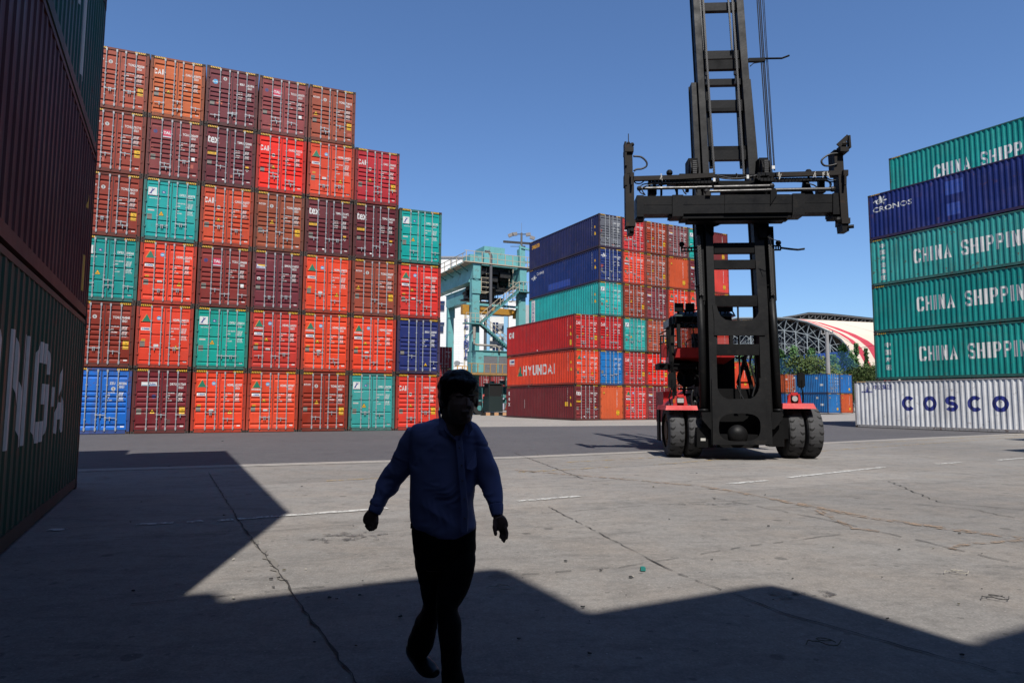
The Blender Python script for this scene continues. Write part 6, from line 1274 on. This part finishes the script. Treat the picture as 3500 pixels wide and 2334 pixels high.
tb('number_plate', LETTER['pale'], [((mp(1608, 980, L0).x + .02, L0 - .02 + .1, mp(1608, 1012, L0).z), (mp(1621, 980, L0).x, L0 + .1, mp(1608, 1006, L0).z))])
tb('mast_carriage_pin', GALV, [((mp(1796, 985, L0).x, L0 + .2, mp(1796, 950, L0).z), (mp(1802, 985, L0).x, L0 + .3, mp(1796, 941, L0).z))])
# ---------------------------------------------------------------- the walking man
man = empty('person', (-.27, 3.42, 0), 0, 'man in a dark blue long-sleeved shirt and black trousers walking through the shadow', 'person')
PO = Vector(man.location)
def pp(x, y, Y): p = at(x, y, Y); return p - PO
def loft(mb, rings, n=36, sub=6, cap=True, fix=None):
    """rings: (centre, half width across, half depth, axis direction, across direction)"""
    C = []
    def cr(a, b, c, d, t): return .5 * ((2 * b) + (c - a) * t + (2 * a - 5 * b + 4 * c - d) * t * t + (3 * b - a - 3 * c + d) * t ** 3)
    m = len(rings)
    for i in range(m - 1):
        q = [rings[max(i - 1, 0)], rings[i], rings[i + 1], rings[min(i + 2, m - 1)]]
        for k in range(sub):
            t = k / sub; C.append((cr(*[Vector(r_[0]) for r_ in q], t), cr(*[r_[1] for r_ in q], t), cr(*[r_[2] for r_ in q], t)))
    C.append((Vector(rings[-1][0]), rings[-1][1], rings[-1][2])); vs = []; N = len(C)
    for i, (c, rx, ry) in enumerate(C):
        d = fix or (C[min(i + 1, N - 1)][0] - C[max(i - 1, 0)][0]).normalized(); a = Vector((1, 0, 0)); a = (a - d * a.dot(d)).normalized(); b = d.cross(a)
        for k in range(n):
            t = 2 * math.pi * k / n; ct, st = math.cos(t), math.sin(t); e = .88
            vs.append(c + a * (rx * math.copysign(abs(ct) ** e, ct)) + b * (ry * math.copysign(abs(st) ** e, st)))
    fs = [(i * n + k, i * n + (k + 1) % n, (i + 1) * n + (k + 1) % n, (i + 1) * n + k) for i in range(N - 1) for k in range(n)]
    if cap: fs += [tuple(range(n - 1, -1, -1)), tuple(range((N - 1) * n, N * n))]
    mb.add(vs, fs)
def edges(pl, pr, depth, Ys):
    """rings from left/right outline pixels with half depth and distance"""
    out = []
    for (l, r_, d, Y) in zip(pl, pr, depth, Ys):
        a, b = pp(*l, Y), pp(*r_, Y); out.append(((a + b) / 2, (b - a).length / 2, d))
    return out
def remesh(mb, name, m, vox, par, smooth=4, disp=None, color=None):
    me0 = mb.mesh('tmp', [m]); o = bpy.data.objects.new('tmp', me0); COL.objects.link(o)
    r_ = o.modifiers.new('r', 'REMESH'); r_.mode = 'VOXEL'; r_.voxel_size = vox; r_.use_smooth_shade = True
    s = o.modifiers.new('s', 'SMOOTH'); s.iterations = smooth; s.factor = .5
    dg = bpy.context.evaluated_depsgraph_get(); me = bpy.data.meshes.new_from_object(o.evaluated_get(dg)); bpy.data.objects.remove(o)
    me.name = name; me.materials.clear(); me.materials.append(m)
    if disp:
        nv = [v.normal.copy() for v in me.vertices]
        for v, nn in zip(me.vertices, nv): v.co += nn * disp(v.co)
    for p in me.polygons: p.use_smooth = True
    me.update(); return obj(name, me, par)
SKIN = mat('skin', (.26, .155, .11), .6, spec=.2); HAIR = mat('hair_black', (.008, .007, .007), .5, spec=.15)
SHIRT = mat('shirt_blue', (.045, .06, .26), .75, spec=.2); t = NT(SHIRT); tc = t.new('ShaderNodeTexCoord').outputs['Object']; wv = t.new('ShaderNodeTexWave'); wv.bands_direction = 'X'; wv.inputs['Scale'].default_value = 60; t.link(tc, wv.inputs[0]); t.link(t.mix(t.ramp(wv.outputs['Fac'], .55, .9), (.22, .25, .50), (.36, .39, .66)), t.b.inputs['Base Color'])
TROU = mat('trousers_black', (.006, .006, .007), .85, spec=.1); SHOE = mat('shoe_black', (.006, .006, .006), .35, spec=.3); BELT = mat('belt', (.008, .007, .006), .4)
# body: head, neck, torso, arms, hands, legs grown into one surface
mb = MB(); Yh = 3.33
hc = pp(1052, 905, Yh)
mb.ball(hc + Vector((0, .02, .015)), (.083, .105, .108), 20)                                      # skull
mb.ball(pp(1058, 935, Yh - .03), (.066, .078, .085), 18); mb.ball(pp(1064, 958, Yh - .055), (.040, .045, .032), 12)          # jaw and chin
nz = pp(1076, 928, Yh - .13); mb.cyl(nz + Vector((-.006, .015, .03)), nz + Vector((.002, -.006, -.014)), .009, 8, .015); mb.ball(nz + Vector((.002, -.002, -.014)), (.016, .014, .011), 10)
for dx in (-.030, .026): mb.ball(pp(1070, 915, Yh - .098) + Vector((dx, .012, 0)), (.016, .012, .011), 10); mb.ball(pp(1070, 908, Yh - .10) + Vector((dx, .010, 0)), (.022, .012, .006), 10)
mb.ball(pp(1070, 945, Yh - .105), (.023, .012, .005), 10); mb.ball(pp(1070, 948.5, Yh - .103), (.020, .012, .006), 10)
for x, s in ((1016, -1), (1094, 1)): mb.ball(pp(x, 922, Yh + .01), (.012, .022, .032), 10)
loft(mb, [(pp(1050, 925, Yh + .02), .056, .062), (pp(1044, 950, 3.36), .066, .066), (pp(1044, 980, 3.39), .072, .07), (pp(1035, 1005, 3.43), .10, .075)], 20, 4)
loft(mb, edges([(960, 985), (958, 1040), (962, 1120), (958, 1200), (958, 1260), (975, 1300)], [(1085, 985), (1082, 1040), (1080, 1120), (1078, 1200), (1080, 1260), (1070, 1300)], [.08, .10, .11, .115, .11, .09], [3.43] * 6), 24, 4)
AL = [(pp(962, 1002, 3.44), .050, .052), (pp(931, 1052, 3.46), .042, .044), (pp(895, 1106, 3.47), .036, .037), (pp(873, 1148, 3.44), .028, .030), (pp(859, 1178, 3.42), .024, .028)]
AR = [(pp(1082, 1002, 3.42), .050, .052), (pp(1106, 1052, 3.42), .042, .044), (pp(1126, 1110, 3.40), .036, .038), (pp(1138, 1150, 3.36), .030, .032), (pp(1143, 1188, 3.33), .024, .028)]
loft(mb, AL, 18, 4); loft(mb, AR, 18, 4)
TF = edges([(1018, 1270), (1010, 1320), (1003, 1362), (1003, 1400), (1008, 1440), (1012, 1490), (1014, 1540), (1014, 1590), (1012, 1632)], [(1092, 1270), (1086, 1315), (1068, 1362), (1053, 1392), (1058, 1428), (1057, 1470), (1061, 1530), (1065, 1580), (1068, 1632)], [.10, .10, .085, .075, .07, .068, .066, .066, .068], [3.41, 3.38, 3.34, 3.31, 3.29, 3.27, 3.26, 3.25, 3.25])
TB = edges([(950, 1265), (958, 1310), (966, 1350), (974, 1385), (962, 1415), (950, 1440), (940, 1465), (936, 1482), (940, 1494)], [(1035, 1265), (1030, 1310), (1020, 1350), (1012, 1385), (1006, 1415), (1002, 1440), (998, 1465), (992, 1484), (980, 1498)], [.10, .095, .085, .078, .072, .068, .066, .062, .05], [3.46, 3.48, 3.51, 3.54, 3.57, 3.62, 3.67, 3.72, 3.75])
for L_ in (TF, TB): loft(mb, [(c, a_ * .68, b__ * .68) for c, a_, b__ in L_], 16, 4)
def hand(w, fx, side):
    """w wrist; fingers given as pixel chains with a distance"""
    palm, fingers = fx
    loft(mb, palm, 16, 4)
    for ch, r0, r1 in fingers:
        mb.tube(ch, [r0 + (r1 - r0) * i / (len(ch) - 1) for i in range(len(ch))], 10); mb.ball(ch[-1], r1, 8)
Yl = 3.42
hand(None, ([(pp(857, 1174, Yl), .027, .024), (pp(853, 1185, Yl), .038, .022), (pp(851, 1194, Yl), .040, .020), (pp(851, 1201, Yl), .034, .016)],
    [([pp(844, 1198, Yl + .015), pp(841, 1207, Yl + .01), pp(845, 1213, Yl)], .0098, .0078), ([pp(848, 1200, Yl + .005), pp(845, 1210, Yl), pp(849, 1216, Yl - .01)], .0102, .0082), ([pp(852, 1200, Yl - .005), pp(850, 1211, Yl - .01), pp(853, 1216, Yl - .02)], .0102, .0080),
     ([pp(857, 1200, Yl - .015), pp(858, 1210, Yl - .02), pp(857, 1215, Yl - .03)], .0098, .0078), ([pp(863, 1186, Yl - .01), pp(865, 1199, Yl - .025), pp(862, 1211, Yl - .03)], .0115, .0088)]), -1)
Yr = 3.31
hand(None, ([(pp(1143, 1186, Yr), .026, .024), (pp(1147, 1196, Yr), .036, .022), (pp(1151, 1208, Yr), .036, .019), (pp(1153, 1214, Yr), .030, .016)],
    [([pp(1148, 1212, Yr + .012), pp(1151, 1224, Yr + .005), pp(1149, 1233, Yr)], .0095, .0076), ([pp(1152, 1213, Yr + .004), pp(1156, 1227, Yr), pp(1154, 1239, Yr - .01)], .0102, .0080), ([pp(1156, 1213, Yr - .004), pp(1161, 1228, Yr - .01), pp(1157, 1242, Yr - .02)], .0102, .0080),
     ([pp(1160, 1210, Yr - .012), pp(1164, 1224, Yr - .02), pp(1163, 1235, Yr - .03)], .0095, .0076), ([pp(1138, 1196, Yr - .012), pp(1135, 1210, Yr - .025), pp(1138, 1226, Yr - .03)], .0120, .0090)]), 1)
remesh(mb, 'body', SKIN, .0036, man, 1)
# hair: full thick cap with a fringe hanging forward on the right
def hn(c): return .006 * noise.noise(c * 26) + .004 * noise.noise(Vector((c.x * 90, c.y * 90, c.z * 14)))
mb = MB(); mb.ball(pp(1051, 888, Yh + .025), (.101, .115, .089), 24); mb.ball(pp(1034, 905, Yh + .03), (.062, .10, .078), 20); mb.ball(pp(1072, 898, Yh + .01), (.056, .10, .066), 20); mb.ball(pp(1024, 925, Yh + .06), (.040, .07, .055), 16); mb.ball(pp(1026, 938, Yh + .05), (.036, .05, .05), 16); mb.ball(pp(1083, 912, Yh + .02), (.033, .085, .050), 16); mb.ball(pp(1076, 884, Yh - .07), (.042, .032, .032), 14); mb.ball(pp(1052, 878, Yh - .075), (.05, .03, .03), 14)
hr = remesh(mb, 'hair', HAIR, .0055, man, 3, hn)
rg = random.Random(12); mb = MB()
for i in range(150):
    a = rg.uniform(-2.6, .5); c = pp(1051, 893, Yh + rg.uniform(-.08, .1)); r0 = (.094, .085); p = c + Vector((r0[0] * math.cos(a + 1.57 * 0) , 0, -r0[1] * math.sin(a))); d = Vector((rg.uniform(-.5, 1), rg.uniform(-.3, .3), rg.uniform(-.3, .35))) * .026
    mb.tube([p, p + d * .6, p + d + Vector((.004, 0, -.006))], [.0011, .0009, .0004], 3)
build(mb, 'hair_strand', HAIR, hr)
# shirt
def fold(c):
    n1 = noise.noise(Vector((c.x * 4, c.y * 4, c.z * 11 + c.x * 5))); n2 = noise.noise(Vector((c.x * 9 + 4, c.y * 7, c.z * 19 - c.x * 9 + 3 * n1))); n3 = noise.noise(Vector((c.x * 6, c.y * 6, c.z * 6))); a = (.0050 * (1 - abs(n1) * 3.2) + .0036 * (1 - abs(n2) * 3)) * (.55 + 1.2 * n3) - .003
    return a
mb = MB()
TL = [(1012, 957), (980, 966), (948, 974), (940, 1000), (942, 1040), (941, 1080), (941, 1120), (941, 1160), (942, 1188), (950, 1204), (985, 1222)]
TRr = [(1075, 963), (1087, 968), (1098, 976), (1100, 1000), (1098, 1040), (1095, 1080), (1092, 1120), (1089, 1160), (1092, 1190), (1093, 1212), (1076, 1232)]
loft(mb, edges(TL, TRr, [.045, .060, .085, .115, .132, .140, .144, .142, .140, .138, .13], [3.435, 3.43, 3.425] + [3.42] * 8), 44, 6, True, Vector((0, 0, -1)))
loft(mb, edges([(940, 972), (922, 1000), (907, 1034), (891, 1064), (877, 1085), (866, 1104), (858, 1130), (849, 1158)], [(985, 1010), (975, 1042), (956, 1070), (940, 1090), (924, 1110), (909, 1128), (892, 1146), (877, 1172)], [.066, .068, .062, .060, .056, .052, .045, .040], [3.44, 3.45, 3.46, 3.47, 3.48, 3.47, 3.45, 3.43]), 30, 6)
loft(mb, edges([(1062, 985), (1072, 1020), (1080, 1060), (1092, 1098), (1106, 1125), (1115, 1148), (1121, 1162)], [(1102, 985), (1119, 1018), (1136, 1056), (1149, 1092), (1155, 1120), (1157, 1146), (1156, 1160)], [.060, .064, .060, .056, .050, .044, .040], [3.42, 3.42, 3.42, 3.41, 3.39, 3.365, 3.35]), 30, 6)
sh = remesh(mb, 'shirt', SHIRT, .0062, man, 3, fold)
mb = MB(); loft(mb, edges([(1121, 1158), (1125, 1172), (1129, 1186)], [(1156, 1158), (1156, 1172), (1154, 1184)], [.039, .037, .034], [3.352, 3.34, 3.33]), 24, 5); loft(mb, edges([(851, 1152), (848, 1162), (845, 1170)], [(882, 1166), (877, 1175), (872, 1184)], [.037, .036, .033], [3.435, 3.425, 3.42]), 24, 5)
remesh(mb, 'cuff', SHIRT, .0045, sh, 2)
def collar(side):
    mb = MB(); s = side
    if s < 0: P = [(1010, 958), (1006, 985), (1022, 1006), (1032, 992), (1024, 965)]
    else: P = [(1078, 962), (1086, 984), (1076, 1000), (1066, 985), (1070, 966)]
    q = [pp(x, y, 3.30 + (.02 if i in (0, 4) else 0)) for i, (x, y) in enumerate(P)]; n = len(q); D_ = Vector((0, .006, 0)); mb.add(q + [v + D_ for v in q], [tuple(range(n)), tuple(range(2 * n - 1, n - 1, -1))] + [(i, i + n, (i + 1) % n + n, (i + 1) % n) for i in range(n)]); return build(mb, 'collar', SHIRT, sh)
collar(-1); collar(1)
mb = MB(); mb.tube([pp(1008, 943, 3.36), pp(1011, 965, 3.33), pp(1024, 990, 3.30), pp(1046, 1009, 3.283)], .0065, 6); mb.tube([pp(1082, 956, 3.36), pp(1078, 970, 3.33), pp(1066, 990, 3.30), pp(1052, 1009, 3.283)], .0065, 6); build(mb, 'collar_edge', SHIRT, sh, smooth=True)
mb = MB(); q = [pp(x, y, d) for x, y, d in ((1016, 950, 3.33), (1028, 985, 3.30), (1048, 1012, 3.285), (1064, 986, 3.295), (1076, 954, 3.33))]; mb.add(q + [v + Vector((0, .05, 0)) for v in q], [(0, 1, 2, 3, 4), (9, 8, 7, 6, 5)] + [(i, i + 5, (i + 1) % 5 + 5, (i + 1) % 5) for i in range(5)]); build(mb, 'open_neck', SKIN, man)
P = [(1052, 1000), (1056, 1040), (1060, 1085), (1064, 1130), (1067, 1175), (1066, 1222)]; dd = [3.285, 3.272, 3.268, 3.267, 3.268, 3.274]
mb = MB()
for i in range(len(P) - 1):
    a, b = pp(*P[i], dd[i]), pp(*P[i + 1], dd[i + 1]); mb.add([a + Vector((-.015, 0, 0)), a + Vector((.015, 0, 0)), b + Vector((.015, 0, 0)), b + Vector((-.015, 0, 0)), a + Vector((-.015, .03, 0)), a + Vector((.015, .03, 0)), b + Vector((.015, .03, 0)), b + Vector((-.015, .03, 0))], [(0, 1, 2, 3), (7, 6, 5, 4), (0, 4, 5, 1), (1, 5, 6, 2), (2, 6, 7, 3), (3, 7, 4, 0)])
pk = build(mb, 'placket', SHIRT, sh)
for x, y in ((1055, 1028), (1060, 1068), (1062, 1103), (1066, 1145), (1067, 1190)):
    mb = MB(); c = pp(x, y, 3.262); mb.cyl(c + Vector((0, .004, 0)), c, .0055, 10); build(mb, 'button', mat('button_pale', (.20, .20, .26), .4), sh)
mb = MB(); q = [pp(x, y, 3.283 if x < 1085 else 3.31) for x, y in ((1070, 1040), (1092, 1036), (1094, 1070), (1083, 1079), (1072, 1075))]; mb.add(q, [(0, 1, 2, 3, 4)]); mb.add([v + Vector((0, .03, 0)) for v in q], [(0, 1, 2, 3, 4)]); build(mb, 'pocket', SHIRT, sh)
# trousers, belt, shoes
mb = MB()
loft(mb, edges([(949, 1190), (947, 1225), (950, 1260), (960, 1295)], [(1090, 1190), (1093, 1225), (1093, 1262), (1086, 1300)], [.12, .125, .125, .11], [3.42] * 4), 36, 5)
loft(mb, TF, 30, 5); loft(mb, TB, 30, 5)
def tf(c): return .006 * noise.noise(Vector((c.x * 9, c.y * 9, c.z * 14))) + .004 * noise.noise(Vector((c.x * 20, c.y * 20, c.z * 30)))
remesh(mb, 'trousers', TROU, .0065, man, 3, tf)
mb = MB(); b0 = pp(944, 1207, 3.36); mb.box(b0 + Vector((-.004, 0, -.012)), b0 + Vector((.05, .03, .012))); build(mb, 'belt', BELT, man)
mb = MB()   # rear shoe, heel lifted
loft(mb, [(pp(942, 1480, 3.84), .022, .026), (pp(946, 1494, 3.80), .034, .040), (pp(960, 1511, 3.76), .040, .044), (pp(975, 1528, 3.72), .048, .040), (pp(990, 1540, 3.69), .045, .030), (pp(1002, 1546, 3.665), .028, .020)], 20, 5); remesh(mb, 'shoe', SHOE, .006, man, 3)
mb = MB(); f = gnd(1042, 1655) - PO; f.z = 0
loft(mb, [(f + Vector((-.01, .17, .07)), .035, .05), (f + Vector((-.005, .10, .06)), .042, .055), (f + Vector((0, .0, .045)), .046, .042), (f + Vector((.005, -.08, .032)), .045, .030), (f + Vector((.01, -.13, .025)), .028, .022)], 20, 5); remesh(mb, 'shoe', SHOE, .006, man, 3)
